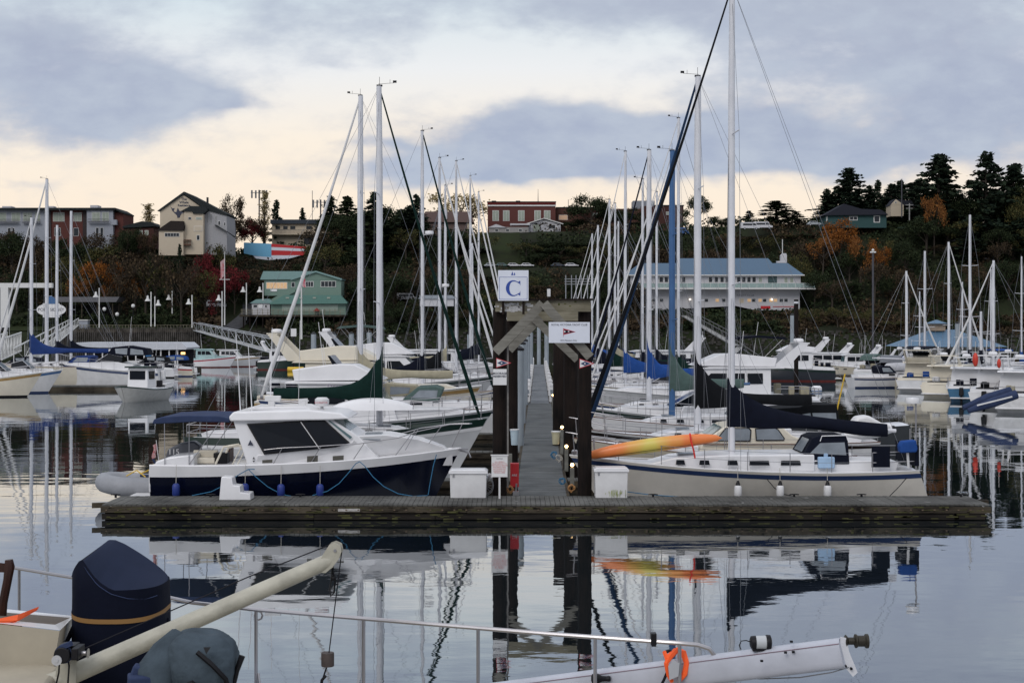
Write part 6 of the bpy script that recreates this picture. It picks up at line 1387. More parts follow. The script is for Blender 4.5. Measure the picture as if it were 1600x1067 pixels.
obj('post', m, fascia, b.o); b.bx('back_wall', 80, 180, 476, 494, 5, 5.5, mat('shelter_dark', (.03,.028,.028), .9))
# oval sign
t = thing('oval_sign', 'white oval harbour sign with a blue sail emblem on top near the left shore', 'sign', (wx(80, 380), 380, wz(484, 380))); kk = 380/F
m = MB(); out = [(20*kk*math.cos(a)+(3*kk if math.cos(a) > 0 else -3*kk), 9.5*kk*math.sin(a)) for a in [2*PI*i/28 for i in range(28)]]; m.slab(out, -.1, .1); m.slab([(-13*kk, -12*kk), (13*kk, -12*kk), (13*kk, 10*kk), (-13*kk, 10*kk)], -.08, .08); obj('board', m, signw2, t, smooth=False)
obj('blue_emblem', MB().slab([(-8*kk, 9*kk), (8*kk, 9*kk), (7*kk, 17*kk), (0, 22*kk), (-7*kk, 17*kk)], -.12, .0), bluepaint, t, smooth=False); text('lettering', 'PORT SIDNEY', 1.15, ink, t, (0, -.13, 0)); obj('sign_post', MB().box((-10*kk, .1, -22*kk), (.3, .2, 36*kk)).box((10*kk, .1, -22*kk), (.3, .2, 36*kk)), blackp, t)
# travel lift gantry at left edge
t = thing('boat_lift', 'white steel boat lift gantry at the left edge of the photo', 'boat lift', (wx(20, 330), 330, 0)); kk = 330/F
m = MB(); m.box((5*kk, 0, wz(446, 330)), (115*kk, 1, 1.1)); obj('top_beam', m, trim, t); m = MB(); m.box((-12*kk, 0, wz(480, 330)), (12*kk, 1.2, 9.5)); obj('leg', m, trim, t); obj('leg', MB().box((-38*kk, 0, wz(480, 330)), (8*kk, 1.2, 9.5)), trim, t); obj('upper_beam', MB().box((-20*kk, .4, wz(450.5, 330)), (50*kk, .8, .5)), mat('tan_beam', (.4,.35,.28), .7), t)
obj('lift_wheel', MB().lathe([(.9, -.3), (.9, .3)], (-12*kk, -.2, wz(512, 330)), 14, 'Y'), blackp, t)
# gangways
def gangway(lab, a, b_, Y0, Y1, w=1.6, hh=1.1, m_=trim):
    t = thing('gangway', lab, 'gangway', (wx(a[0], Y0), Y0, wz(a[1], Y0)))
    A = Vector((0, 0, 0)); B2 = Vector((wx(b_[0], Y1)-wx(a[0], Y0), Y1-Y0, wz(b_[1], Y1)-wz(a[1], Y0))); d = B2-A; sdv = Vector((-d.y, d.x, 0)).normalized()*w/2
    m = MB(); n = 12
    for s in (-1, 1):
        o_ = sdv*s; U = Vector((0, 0, hh))
        m.tube([A+o_, B2+o_], .11, 5); m.tube([A+o_+U, B2+o_+U], .10, 5)
        for i in range(n+1): q = A.lerp(B2, i/n)+o_; m.tube([q, q+U], .05, 4)
        for i in range(n): q = A.lerp(B2, i/n)+o_; q2 = A.lerp(B2, (i+1)/n)+o_; m.tube([q, q2+U] if i % 2 else [q+U, q2], .04, 4)
    obj('truss', m, m_, t); m = MB(); dn = sdv.normalized()*w/2; m.add([A-dn, B2-dn, B2+dn, A+dn], [(0, 1, 2, 3)]).add([A-dn-Vector((0, 0, .1)), B2-dn-Vector((0, 0, .1)), B2+dn-Vector((0, 0, .1)), A+dn-Vector((0, 0, .1))], [(3, 2, 1, 0)]); obj('tread', m, concrete, t, smooth=False)
    return t
gangway('long pale truss gangway sloping down to the right from the wharf', (306, 516), (438, 553), 402, 215, hh=2.2, m_=mat('pale_truss', (.42,.44,.46), .6))
gangway('white railed gangway climbing right beyond the tall left masts', (34, 572), (118, 508), 150, 380, hh=1.9)
gangway('second white railed gangway at the left edge', (-10, 562), (22, 548), 150, 170, hh=2.2)
gangway('grey gangway sloping behind the blue mast below the clubhouse', (1068, 493), (1150, 540), 408, 300, hh=2.0, m_=mat('grey_truss', (.13,.13,.13), .8))
# pavilion
YP = 182; b = Bld('blue hip roofed floating pavilion with a small cupola behind the right hand boats', 1500, 553, YP, name='pavilion')
def hip(name, px0, px1, py0, pt0, pt1, pyt, y0, y1, m_):
    ym = (y0+y1)/2; q = [(b.x(px0), y0, b.z(py0)), (b.x(px1), y0, b.z(py0)), (b.x(px1), y1, b.z(py0)), (b.x(px0), y1, b.z(py0)), (b.x(pt0), ym, b.z(pyt)), (b.x(pt1), ym, b.z(pyt))]
    return obj(name, MB().add(q, [(0, 1, 5, 4), (1, 2, 5), (2, 3, 4, 5), (3, 0, 4), (3, 2, 1, 0)]), m_, b.o, smooth=False)
b.bx('wall', 1448, 1560, 541, 560, 1, 10, mat('pavilion_wall', (.22,.22,.2), .8)); hip('main_roof', 1418, 1575, 542, 1474, 1512, 515, 0, 11, pavroof); b.bx('cupola', 1472, 1494, 505, 517, 4.5, 6.5, mat('cupola_tan', (.33,.26,.20), .8)); hip('cupola_roof', 1469, 1497, 505.5, 1481, 1485, 499.5, 4, 7, pavroof); b.bx('pavilion_float', 1440, 1570, 558, 572, 0, 11, fascia)
# teal house etc on the right hill
b = Bld('long teal bungalow with dark hipped roof and white framed windows on the right hill', 1340, 356, 455, cat='house', name='house')
b.bx('wall', 1290, 1385, 335, 356, 0, 9, tealwall); b.gable('roof', [(1286, 337), (1318, 319), (1345, 327), (1375, 328), (1387, 336)], -1, 9, mat('charcoal_roof', (.028,.030,.040), .9)); b.win(1327, 1340, 338, 344.5, 0, winglass, f=.2, mull=1); b.win(1365, 1375, 337, 348, 0, winglass, f=.25); b.win(1291, 1293, 338, 346, 0, skyglass)
b = Bld('small tan gabled house among the dark trees right of the teal bungalow', 1402, 338, 463, cat='house', name='house'); b.bx('wall', 1392, 1412, 320, 338, 0, 6, creamwall); b.gable('gable', [(1392, 320.3), (1400, 311.5), (1412, 320.3)], 0, 6, creamwall); b.gable('roof', [(1391, 321), (1399, 311), (1425, 314), (1430, 322), (1412, 321)], .4, 6.4, MATS['charcoal_roof']); b.win(1398, 1401, 315, 318, 0)
# stair railing structure mid
b = Bld('steel railed stairway top above the right end of the gateway', 908, 472, 400, cat='railing', name='stair_railing'); m = MB()
for px in (884, 893, 900, 908, 918): m.box((b.x(px), 0, b.z(452)), (.25, .2, 8))
for py in (436, 440, 444): m.box((b.x(906), 0, b.z(py)), (b.x(930)-b.x(882), .15, .18))
obj('rail_frame', m, mat('steel_grey', (.25,.26,.28), .6), b.o, smooth=False)
# lamps on shore
def street_lamp(px, pt, pb, Y, lab, side=-1, z0=None):
    t = thing('street_lamp', lab, 'street lamp', (wx(px, Y), Y, wz(pb, Y)), 0, 'white bell lamps on poles along the shore'); k = Y/F; H_ = (pb-pt)*k
    obj('pole', MB().tube([(0, 0, 0), (0, 0, H_)], .16, 8), trim, t)
    a = [(0, 0, H_-2*k)]+[(side*(5.5*k)*math.sin(q), 0, H_-6*k+5*k*math.cos(q)) for q in (.4, .8, 1.2, 1.6, 1.9)]; sx = a[-1][0]
    obj('arm', MB().tube(a, .07, 5), blackp, t); obj('lamp_shade', MB().lathe([(.25, 0), (.3, .6), (.85, 1.3), (.85, 1.35)][::-1] if False else [(.85, 0), (.8, .15), (.35, .8), (.28, 1.5), (.05, 1.6)], (sx, 0, H_-14.5*k), 12), trim, t)
for px, pt, pb, sd, lab in ((155, 450, 512, -1, 'white bell lamp left of the lawn shelter end'), (236, 456, 510, -1, 'white bell lamp of the middle pair, arm to the left'), (242, 463, 510, 1, 'white bell lamp of the middle pair, arm to the right'), (269, 454, 490, -1, 'farther white bell lamp behind the middle pair'), (300, 461, 512, -1, 'white bell lamp left of the small white truck'), (347, 455, 510, -1, 'white bell lamp beside the flagpole'), (385, 442, 500, -1, 'white bell lamp on the road by the harbour office'), (411, 442, 470, -1, 'white bell lamp at the corner of the harbour office')):
    street_lamp(px, pt, pb, 399 if pb > 505 else 410, lab, sd)
for px, py, lab in ((183, 491, 'round white globe lamp in front of the lawn'), (163, 483, 'small globe lamp beside the left bell lamp'), (208, 478, 'globe lamp at the right end of the lawn')):
    t = thing('globe_lamp', lab, 'lamp', (wx(px, 400), 400, wz(py+22, 400))); obj('pole', MB().tube([(0, 0, 0), (0, 0, 20*400/F)], .09, 6), blackp, t); obj('globe', MB().sphere((0, 0, 22*400/F), .55, 10, 8), trim, t)
t = thing('flagpole', 'white flagpole with a drooping red and white flag by the lawn', 'flagpole', (wx(351, 401), 401, wz(508, 401))); HH = 115*401/F; obj('pole', MB().tube([(0, 0, 0), (0, 0, HH)], [.2, .08], 8), trim, t); obj('flag', MB().grid(lambda a, b_: (-.1-1.1*a, .3*math.sin(a*6+b_*3), HH-2-5*b_-1.0*a), 4, 6), mat('flag_red_cloth', (.40,.05,.06), .8, .3, .6, col2=(.5,.45,.45)), t); obj('cross_arm', MB().box((0, 0, HH*.62), (3, .15, .15)), trim, t)
t = thing('flagpole', 'white mast with a red flag in front of the harbour office', 'flagpole', (wx(471, 398), 398, wz(530, 398))); HH = 100*398/F; obj('pole', MB().tube([(0, 0, 0), (0, 0, HH)], [.3, .15], 8), trim, t); obj('flag', MB().grid(lambda a, b_: (-.1+1.2*a, .3*math.sin(a*6+b_*3), HH-.5-2.4*b_-.6*a), 4, 6), mat('flag_red_bright', (.6,.04,.08), .8, .3, .8, col2=(.6,.5,.5)), t)
t = thing('lamp_pole', 'tall dark lamp pole in front of the right hand trees', 'lamp post', (wx(1364, 300), 300, 0)); obj('pole', MB().tube([(0, 0, 0), (0, 0, wz(394, 300))], .22, 8), MATS['dark_pole'], t); obj('lamp_head', MB().box((0, 0, wz(394, 300)), (1.2, .4, .3)).sphere((0, 0, wz(391, 300)), .3, 8, 6), trim, t)
for px, pt, lab in ((405, 297, 'cell tower with box antennas behind the poplar'), (501, 312, 'small antenna cluster behind the left furled sail')):
    t = thing('cell_tower', lab, 'antenna', (wx(px, 500), 500, wz(345, 500))); H_ = (345-pt)*500/F; obj('mast', MB().tube([(0, 0, 0), (0, 0, H_)], .25, 6), MATS['dark_pole'], t); m = MB()
    for i in range(5): m.box((-2.6+i*1.3, (i % 2)*.5, H_-1.5), (.55, .3, 2.8))
    m.box((0, 0, H_-1), (6, .2, .2)); obj('antenna_box', m, mat('grey_antenna', (.16,.17,.18), .6), t)
for px, pt, pb, Y, lab in ((488, 298, 345, 490, 'thin aerial on the hilltop'), (888, 312, 340, 490, 'thin aerial right of the brick building'), (1409, 280, 340, 455, 'brown utility pole on the right hill'), (1421, 318, 345, 455, 'pale utility pole with crossarms on the right hill')):
    t = thing('utility_pole', lab, 'utility pole', (wx(px, Y), Y, wz(pb, Y))); H_ = (pb-pt)*Y/F; obj('pole', MB().tube([(0, 0, 0), (0, 0, H_)], .10 if Y > 480 else .2, 6), MATS['dark_pole'] if px < 1420 else concrete, t)
    if px > 1415: obj('crossarm', MB().box((0, 0, H_-.5), (2.5, .2, .2)).box((0, 0, H_-1.6), (2.2, .2, .2)), concrete, t)
# cars
def gY(px, py, lo=404.5, hi=470):
    Y = lo
    while Y < hi:
        if hfun(wx(px, Y), Y) >= wz(py, Y): return Y
        Y += .25
    return hi
def car(px, py, Y, col, lab, L=4.5, van=False, rz=0):
    if py > 420: Y = gY(px, py)
    t = thing('van' if van else 'parked_car', lab, 'van' if van else 'car', (wx(px, Y), Y, wz(py, Y)), rz, 'cars parked on the hillside terrace' if 380 < py < 425 else 'vehicles on the hill')
    h_ = 2.3 if van else 1.45
    obj('body', MB().prof([(-L/2, .35), (-L/2, .85), (-L*.42, .95), (L*.30, .95), (L*.47, .80), (L/2, .35)] if not van else [(-L/2, .4), (-L/2, h_), (L*.28, h_), (L*.36, 1.2), (L/2, 1.05), (L/2, .4)], .88), col, t, bevel=.06)
    if not van: obj('cabin', MB().prof([(-L*.42, .93), (-L*.30, h_), (L*.10, h_), (L*.28, .93)], lambda x, z: .82-.15*(z-.9)), col, t, bevel=.05)
    wf = lambda x, z: (.82-.15*(z-.9)) if not van else .88
    for q in ([[(-L*.36, 1.0), (-L*.28, h_-.1), (-L*.12, h_-.1), (-L*.12, 1.0)], [(-L*.10, 1.0), (-L*.10, h_-.1), (L*.08, h_-.1), (L*.2, 1.0)]] if not van else [[(-L*.4, 1.3), (-L*.4, 1.9), (L*.1, 1.9), (L*.1, 1.3)], [(L*.13, 1.3), (L*.13, 2.0), (L*.26, 2.0), (L*.33, 1.3)]]): obj('side_window', side_polys(MB(), [q], wf, .015, (-1,)), winglass, t, smooth=False)
    for x in (-L*.31, L*.31):
        for sd in (-1, 1):
            w = obj('wheel', MB().lathe([(.2, -.1), (.33, -.1), (.34, 0), (.33, .1), (.2, .1)], (x, sd*.82, .34), 14, 'Y'), blackp, t); obj('rim', MB().lathe([(.05, -.02), (.2, -.02), (.2, .02), (.05, .02)], (x, sd*.93, .34), 10, 'Y'), alu2, w)
cw_ = mat('car_white', (.6,.6,.62), .3); cs_ = mat('car_silver', (.35,.38,.40), .3); cg_ = mat('car_green', (.10,.16,.15), .3); cd_ = mat('car_dark', (.05,.06,.08), .3)
for px, c_, lab, v_ in ((768, cs_, 'silver green car at the left end of the parked row', False), (785, cg_, 'dark green car, second in the parked row', False), (803, cw_, 'white pickup behind the letter sign', False), (824, cw_, 'white car right of the letter sign', False), (872, cd_, 'dark blue car left of the white one in the parked row', False), (893, cw_, 'white car alone at the right of the parked row', False)): car(px, 418.6, 430, c_, lab)
for px, py, Y, c_, lab, v_ in ((636, 470, 402, cw_, 'white van under the trees left of the masts', True), (1172, 359, 452, cw_, 'white motorhome on the right hill beside the tall mast', True), (1192, 358, 455, cw_, 'smaller white van right of the motorhome', True), (1272, 353, 452, cs_, 'silver car left of the teal bungalow', False), (1062, 367, 462, mat('car_blue', (.05,.12,.3), .3), 'blue vehicle below the tall brick block', True), (338, 481, 408, cw_, 'small white truck beside the flagpole', True)): car(px, py, Y, c_, lab, L=6 if v_ else 4.5, van=v_)
t = thing('park_building', 'pale low building seen between the left masts at the foot of the bank', 'building', (wx(683, 402), 402, wz(478, 402))); obj('wall', MB().box((0, 0, 1), (9.5, 4, 2.2)), palewall, t); obj('roof', MB().box((0, 0, 2.5), (10.5, 5, 1.0), tap=.85), mat('grey_blue_roof', (.22,.25,.28), .7), t)
# roads
def sheet(name, x0, x1, Y0, Y1, m_, dz=.2):
    m = MB(); nu, nv = 60, 12; m.grid(lambda a, b_: (lambda X, Y: (X, Y, hfun(X, Y)+dz))(wx(lerp(x0, x1, a), lerp(Y0, Y1, b_)), lerp(Y0, Y1, b_)), nu, nv); struct(name, m, m_)
lawn_m = mat('lawn_grass', (.020,.029,.010), .95, .25, .25, col2=(.016,.018,.009), bump=.4, bscale=3)
sheet('lawn', -60, 334, 404.6, 413, lawn_m); sheet('grass_bank', 742, 812, 441, 467, lawn_m)
m = MB(); vs = []; nn_ = 30
for i in range(nn_+1):
    q_ = i/nn_; Y = lerp(405, 428, q_); px = lerp(352, 394, min(1, q_*1.4))
    for s in (-1, -.33, .33, 1): X = wx(px+s*15, Y); vs.append((X, Y, hfun(X, Y)+.18))
m.add(vs, [(4*i+j, 4*i+j+1, 4*i+j+5, 4*i+j+4) for i in range(nn_) for j in range(3)]); struct('road', m, asphalt, smooth=False)
m = MB(); n = 24; vs = []
for i in range(n+1):
    px = lerp(735, 935, i/n)
    for Y in (426.5, 439): vs.append((wx(px, Y), Y, CH+(HZ-417)/F*432+.06))
m.add(vs, [(2*i, 2*i+2, 2*i+3, 2*i+1) for i in range(n)]); struct('terrace_road', m, asphalt, smooth=False)

# ------------------------------------------------------------------ trees
def foliage(name, c1, c2, c3):
    m = bpy.data.materials.new(name); m.use_nodes = True; nt = m.node_tree; b_ = nt.nodes['Principled BSDF']; b_.inputs['Roughness'].default_value = .9; b_.inputs['Specular IOR Level'].default_value = .08
    g = nt.nodes.new('ShaderNodeNewGeometry'); rp = nt.nodes.new('ShaderNodeValToRGB'); e = rp.color_ramp.elements
    e[0].position = 0; e[0].color = (*c1, 1); e[1].position = 1; e[1].color = (*c3, 1); q = e.new(.5); q.color = (*c2, 1)
    nt.links.new(g.outputs['Random Per Island'], rp.inputs[0]); nt.links.new(rp.outputs[0], b_.inputs['Base Color']); MATS[name] = m; return m
F_con = foliage('conifer_needles', (.008,.014,.010), (.015,.025,.016), (.028,.040,.022))
F_dark = foliage('dark_broadleaf', (.010,.015,.008), (.020,.030,.014), (.036,.045,.020))
F_brown = foliage('brown_autumn_twigs', (.024,.018,.013), (.046,.034,.022), (.078,.055,.030))
F_olive = foliage('olive_autumn_leaves', (.026,.032,.013), (.052,.055,.022), (.10,.082,.03))
F_orange = foliage('orange_leaves', (.09,.035,.012), (.17,.06,.015), (.27,.10,.02))
F_rust = foliage('rust_leaves', (.10,.04,.015), (.16,.065,.02), (.22,.10,.03))
F_red = foliage('crimson_leaves', (.05,.010,.012), (.11,.016,.02), (.17,.028,.03))
F_yel = foliage('pale_yellow_leaves', (.22,.18,.09), (.30,.24,.12), (.38,.31,.17))
bark = mat('bark', (.06,.05,.04), .9, .25, 4, stretch=(1, 1, .2))
def card(m, c, s, rr, flat=0):
    a = Vector((rr.gauss(0, 1), rr.gauss(0, 1), rr.gauss(0, 1)*(1-flat))).normalized(); b_ = a.cross(Vector((rr.gauss(0, 1), rr.gauss(0, 1), rr.gauss(0, 1)))).normalized()
    s2 = s*rr.uniform(.5, 1.2); a *= s2; b_ *= s2*rr.uniform(.4, .8)
    m.add([c-a, c+b_, c+a, c-b_], [(0, 1, 2, 3)])
def mk_tree(kind, seed):
    rr = random.Random(seed); cr = MB(); tr = MB()
    if kind == 'conifer':   # unit: height 1
        lean = rr.uniform(-.09, .09)
        tr.tube([(0, 0, -.1), (lean*.5, 0, .5), (lean, 0, 1)], [.020, .012, .002], 6)
        nb = 95
        for i in range(nb):
            z = .10+.90*(i/nb)**.9; Rr = .27*(1-z)**.75+.015; Rr *= rr.uniform(.25, 1.35); a = rr.uniform(0, 2*PI)
            d = Vector((math.cos(a), math.sin(a), rr.uniform(-.25, .15))); b0 = Vector((lean*z, 0, z)); tr.tube([b0, b0+d*Rr*.8], [.004, .001], 3)
            n = int(12+66*Rr/.27)
            for k in range(n):
                q = rr.uniform(.25, 1)**.8; c = b0+d*Rr*q+Vector((rr.gauss(0, .018), rr.gauss(0, .018), rr.gauss(0, .008)-.02*q)); card(cr, c, .024, rr, .5)
    elif kind in ('round', 'sparse', 'bare'):
        pts = [(0, 0, -.08), (rr.uniform(-.02, .02), 0, .2), (rr.uniform(-.05, .05), rr.uniform(-.03, .03), .45)]; tr.tube(pts, [.028, .022, .014], 7)
        tips = []
        def grow(p, d, l, r_, dep):
            e_ = p+d*l; tr.tube([p, e_], [r_, r_*.6], 4)
            if dep == 0: tips.append(e_); return
            for _ in range(3 if dep > 1 else (4 if kind != 'bare' else 5)):
                d2 = (d+Vector((rr.gauss(0, .55), rr.gauss(0, .55), rr.gauss(.10, .40)))).normalized(); grow(e_, d2, l*rr.uniform(.62, .85), r_*.55, dep-1)
        for i in range(6):
            a = i*PI/3+rr.uniform(-.4, .4); st = Vector(pts[1]).lerp(Vector(pts[2]), rr.random())
            grow(st, Vector((math.cos(a)*.9, math.sin(a)*.9, rr.uniform(.5, 1.3))).normalized(), rr.uniform(.15, .21), .012, 2 if kind != 'bare' else 3)
        nper = {'round': 62, 'sparse': 26, 'bare': 3}[kind]
        for tpt in tips:
            sp_ = .058 if kind == 'round' else .045
            for k in range(nper): card(cr, tpt+Vector((rr.gauss(0, sp_), rr.gauss(0, sp_), rr.gauss(0, sp_*.7))), .019 if kind != 'bare' else .026, rr)
        if kind == 'bare':
            for tpt in tips:
                for k in range(4):
                    d = Vector((rr.gauss(0, 1), rr.gauss(0, 1), rr.gauss(.3, 1))).normalized(); s_ = d.cross(Vector((0, 0, 1))).normalized()*.0022; cr.add([tpt-s_, tpt+s_, tpt+d*.10], [(0, 1, 2)])
    elif kind == 'poplar':
        tr.tube([(0, 0, -.05), (0, 0, .98)], [.015, .002], 6)
        for i in range(60):
            z = rr.uniform(.12, .9); a = rr.uniform(0, 2*PI); d = Vector((math.cos(a)*.28, math.sin(a)*.28, 1)).normalized(); l = .16*(1-abs(z-.4)); b0 = Vector((0, 0, z)); tr.tube([b0, b0+d*l], [.004, .001], 3)
            for k in range(26): card(cr, b0+d*l*rr.uniform(.2, 1.1)+Vector((rr.gauss(0, .012), rr.gauss(0, .012), 0)), .011, rr)
    zs = max(q[2] for q in cr.v+tr.v); xs = sorted(abs(q[0]) for q in cr.v)[int(len(cr.v)*.97)]
    res = []
    for mb_, nm in ((tr, 'trunk'), (cr, 'crown')):
        me = bpy.data.meshes.new(nm); me.from_pydata([(x/xs*.5, y/xs*.5, z/zs) for x, y, z in mb_.v], [], mb_.f); me.update(); me.materials.append(bark if nm == 'trunk' else F_con); res.append(me)
    return res
TM = {}
for kd, n in (('conifer', 3), ('round', 3), ('sparse', 3), ('bare', 3), ('poplar', 1)): TM[kd] = [mk_tree(kd, 100+17*i+len(kd)) for i in range(n)]
TN = [0]
def tree(kind, fol, px, ptop, wpx, Y, label, zb=None, group='trees on the hillside', name=None):
    i = TN[0]; TN[0] += 1; me = TM[kind][i % len(TM[kind])]
    X = wx(px, Y); z0 = hfun(X, Y)-.3 if zb is None else zb; H_ = wz(ptop, Y)-z0; w = wpx*Y/F
    nm = name or {'conifer': 'conifer_tree', 'round': 'leafy_tree', 'sparse': 'sparse_tree', 'bare': 'bare_tree', 'poplar': 'poplar_tree'}[kind]
    t = thing(nm, label, 'tree', (X, Y, z0), random.Random(i).uniform(0, 6.28), group)
    for m_, nn in zip(me, ('trunk', 'crown')):
        o = bpy.data.objects.new(nn, m_); C.objects.link(o); o.parent = t; o.scale = (w, w, H_)
        if nn == 'crown': o.material_slots[0].link = 'OBJECT'; o.material_slots[0].material = fol
    return t
SK = [ # skyline and distinctive trees
 ('sparse', F_brown, 364, 301, 42, 470, 'tall brown sparse tree just right of the gabled whale building'),
 ('poplar', F_yel, 413, 297, 17, 470, 'slim pale poplar beside the cell tower'), ('conifer', F_con, 432, 311, 26, 480, 'small ragged conifer right of the pale poplar'), ('conifer', F_con, 473, 324, 16, 495, 'tiny conifer standing alone above the cream house'),
 ('round', F_red, 394, 338, 34, 468, 'dark maroon round tree below the cell tower'), ('poplar', F_yel, 233, 318, 20, 470, 'thin pale leafless poplar left of the gabled building'),
 ('conifer', F_con, 517, 304, 34, 470, 'dark conifer behind the left furled sail'), ('conifer', F_dark, 546, 304, 56, 462, 'broad dark evergreen just left of the two tall masts'), ('conifer', F_con, 585, 299, 54, 458, 'tall dark evergreen between the two tall masts'), ('conifer', F_dark, 570, 330, 90, 446, 'bulky dark evergreen mass low between the two tall masts'),
 ('conifer', F_con, 656, 303, 34, 468, 'dark conifer behind the third mast'), ('conifer', F_con, 640, 320, 40, 460, 'bushy conifer in front of the bungalow'), ('sparse', F_yel, 722, 298, 96, 500, 'wide pale yellow autumn tree left of the red brick building'),
 ('round', F_dark, 924, 300, 62, 474, 'round dark umbrella shaped tree right of the red brick building'), ('round', F_dark, 985, 322, 46, 470, 'dark leafy tree in front of the brick block left side'), ('round', F_dark, 1091, 303, 46, 470, 'tall dark leafy tree between the blue mast and the tall mast'), ('round', F_dark, 1128, 337, 40, 466, 'low dark tree left of the tall mast'),
 ('conifer', F_con, 1170, 329, 30, 480, 'small blue green conifer behind the motorhome'), ('conifer', F_dark, 1214, 314, 62, 470, 'spreading cedar right of the motorhome'), ('conifer', F_con, 1243, 330, 34, 468, 'low conifer right of the spreading cedar'),
 ('conifer', F_con, 1292, 294, 34, 480, 'conifer left of the teal bungalow'), ('conifer', F_con, 1329, 262, 62, 478, 'tall layered conifer above the teal bungalow'), ('conifer', F_con, 1352, 300, 40, 485, 'conifer behind the teal bungalow right half'), ('conifer', F_con, 1372, 280, 30, 505, 'slender distant conifer above the bungalow'), ('conifer', F_con, 1395, 286, 48, 510, 'distant conifer behind the tan gabled house'), ('conifer', F_con, 1416, 280, 54, 505, 'distant conifer right of the utility pole'), ('conifer', F_con, 1436, 278, 50, 500, 'distant conifer left of the leaning topped conifer'),
 ('conifer', F_con, 1464, 238, 84, 455, 'tall conifer with a leaning windblown top on the right hill'), ('round', F_dark, 1498, 300, 46, 460, 'dark leafy tree between the two tallest right hill conifers'), ('conifer', F_con, 1541, 236, 92, 450, 'tallest ragged conifer near the right edge'), ('conifer', F_con, 1576, 254, 84, 452, 'ragged conifer at the right edge'), ('round', F_olive, 1596, 290, 46, 446, 'olive leafed tree at the extreme right edge'),
 ('round', F_orange, 1314, 336, 52, 440, 'bright orange autumn tree in front of the teal bungalow'), ('sparse', F_orange, 1373, 378, 34, 430, 'small orange tree below the teal bungalow'), ('sparse', F_rust, 1285, 366, 44, 434, 'rust coloured thin tree left of the bright orange tree'), ('sparse', F_rust, 1345, 370, 54, 432, 'rust brown tree right of the bright orange tree'), ('sparse', F_rust, 1460, 300, 40, 445, 'rust tinted tree at the foot of the leaning conifer'),
 ('round', F_red, 322, 390, 40, 424, 'bright crimson tree left of the flagpole'), ('round', F_red, 366, 412, 42, 420, 'bright crimson tree right of the flagpole'), ('round', F_red, 338, 425, 34, 416, 'small low crimson tree behind the flagpole'),
 ('sparse', F_orange, 146, 404, 46, 420, 'orange autumn tree behind the left bell lamp'), ('sparse', F_orange, 172, 408, 40, 422, 'orange brown autumn tree right of the bell lamp'), ('sparse', F_rust, 122, 428, 34, 418, 'low rusty orange tree among the left masts'), ('sparse', F_rust, 212, 430, 36, 418, 'rusty thin tree left of the lamp pair'),
 ('conifer', F_con, 281, 380, 16, 424, 'small dark spruce in front of the gabled building'), ('bare', F_brown, 283, 400, 60, 410, 'bare branched tree standing on the lawn behind the lamps'), ('bare', F_brown, 228, 385, 60, 416, 'bare tree left of the gabled building'), ('round', F_olive, 345, 370, 50, 432, 'olive green tree at the right foot of the gabled building'),
 ('round', F_dark, 20, 362, 60, 440, 'dark rounded tree in front of the condo block left end'), ('round', F_olive, 165, 378, 56, 440, 'olive tree below the condo block right end'), ('bare', F_brown, 500, 352, 70, 450, 'bare brown tree above the harbour office'), ('sparse', F_olive, 1240, 400, 30, 428, 'yellow green sapling behind the clubhouse roof'),
]
for (kd, fo, px, pt, w, Y, lab) in SK: tree(kd, fo, px, pt, w, Y, lab)
rr = random.Random(11); BELT = []
def belt(x0, x1, n, pt0, pt1, Y0, Y1, kinds, wmin=38, wmax=66):
    for i in range(n): BELT.append((lerp(x0, x1, (i+.5)/n)+rr.uniform(-8, 8), rr.uniform(pt0, pt1), rr.uniform(wmin, wmax), rr.uniform(Y0, Y1), rr.choice(kinds)))
D, B_, O, K = ('round', F_dark), ('bare', F_brown), ('sparse', F_olive), ('sparse', F_brown)
C_ = ('conifer', F_con)
WORD_ = 1
belt(1285, 1455, 11, 284, 318, 472, 488, [C_, D, C_], 38, 58); belt(1455, 1620, 10, 272, 325, 452, 464, [D, C_, D], 50, 72); belt(1432, 1620, 7, 330, 365, 440, 450, [D, C_, O], 50, 66); belt(500, 665, 7, 326, 345, 462, 474, [D, C_]); belt(880, 1000, 5, 328, 348, 474, 484, [D]); belt(1085, 1290, 6, 345, 356, 468, 480, [D, C_], 30, 44)
belt(525, 650, 6, 316, 345, 450, 460, [D, D, C_], 56, 82); belt(196, 246, 3, 352, 366, 440, 447, [K, D], 30, 44); belt(0, 190, 6, 352, 374, 440, 452, [K, B_, D], 34, 54)
belt(-30, 250, 9, 376, 398, 432, 450, [K, B_, O, D]); belt(-30, 400, 13, 398, 432, 416, 430, [K, B_, K, O, D])
belt(395, 520, 4, 408, 420, 424, 434, [K, D]); belt(500, 760, 12, 352, 392, 436, 460, [D, D, O, C_]); belt(345, 400, 3, 330, 350, 466, 474, [D, K]); belt(540, 770, 8, 405, 440, 412, 426, [D, D, K])
belt(880, 1010, 5, 366, 384, 446, 460, [D, O, D]); belt(820, 880, 3, 376, 388, 444, 450, [D, O]); belt(905, 1010, 4, 398, 425, 425, 436, [D, K]); belt(780, 1000, 9, 424, 458, 407, 418, [D, K, O, D], 46, 70); belt(840, 1000, 6, 380, 400, 441, 447, [D, O, K], 40, 60)
belt(1000, 1290, 10, 358, 378, 440, 458, [O, K, D]); belt(1010, 1260, 8, 376, 392, 430, 440, [K, O, D, B_]); belt(1255, 1600, 12, 366, 400, 430, 446, [K, D, B_, O]); belt(1265, 1620, 13, 404, 446, 412, 426, [K, D, B_, K, D]); belt(1130, 1620, 12, 478, 505, 405, 410, [O, D, K], 30, 50); belt(560, 780, 7, 462, 500, 404, 408, [D, K], 30, 46)
BELT.sort(key=lambda q: q[0])
cnts = {}
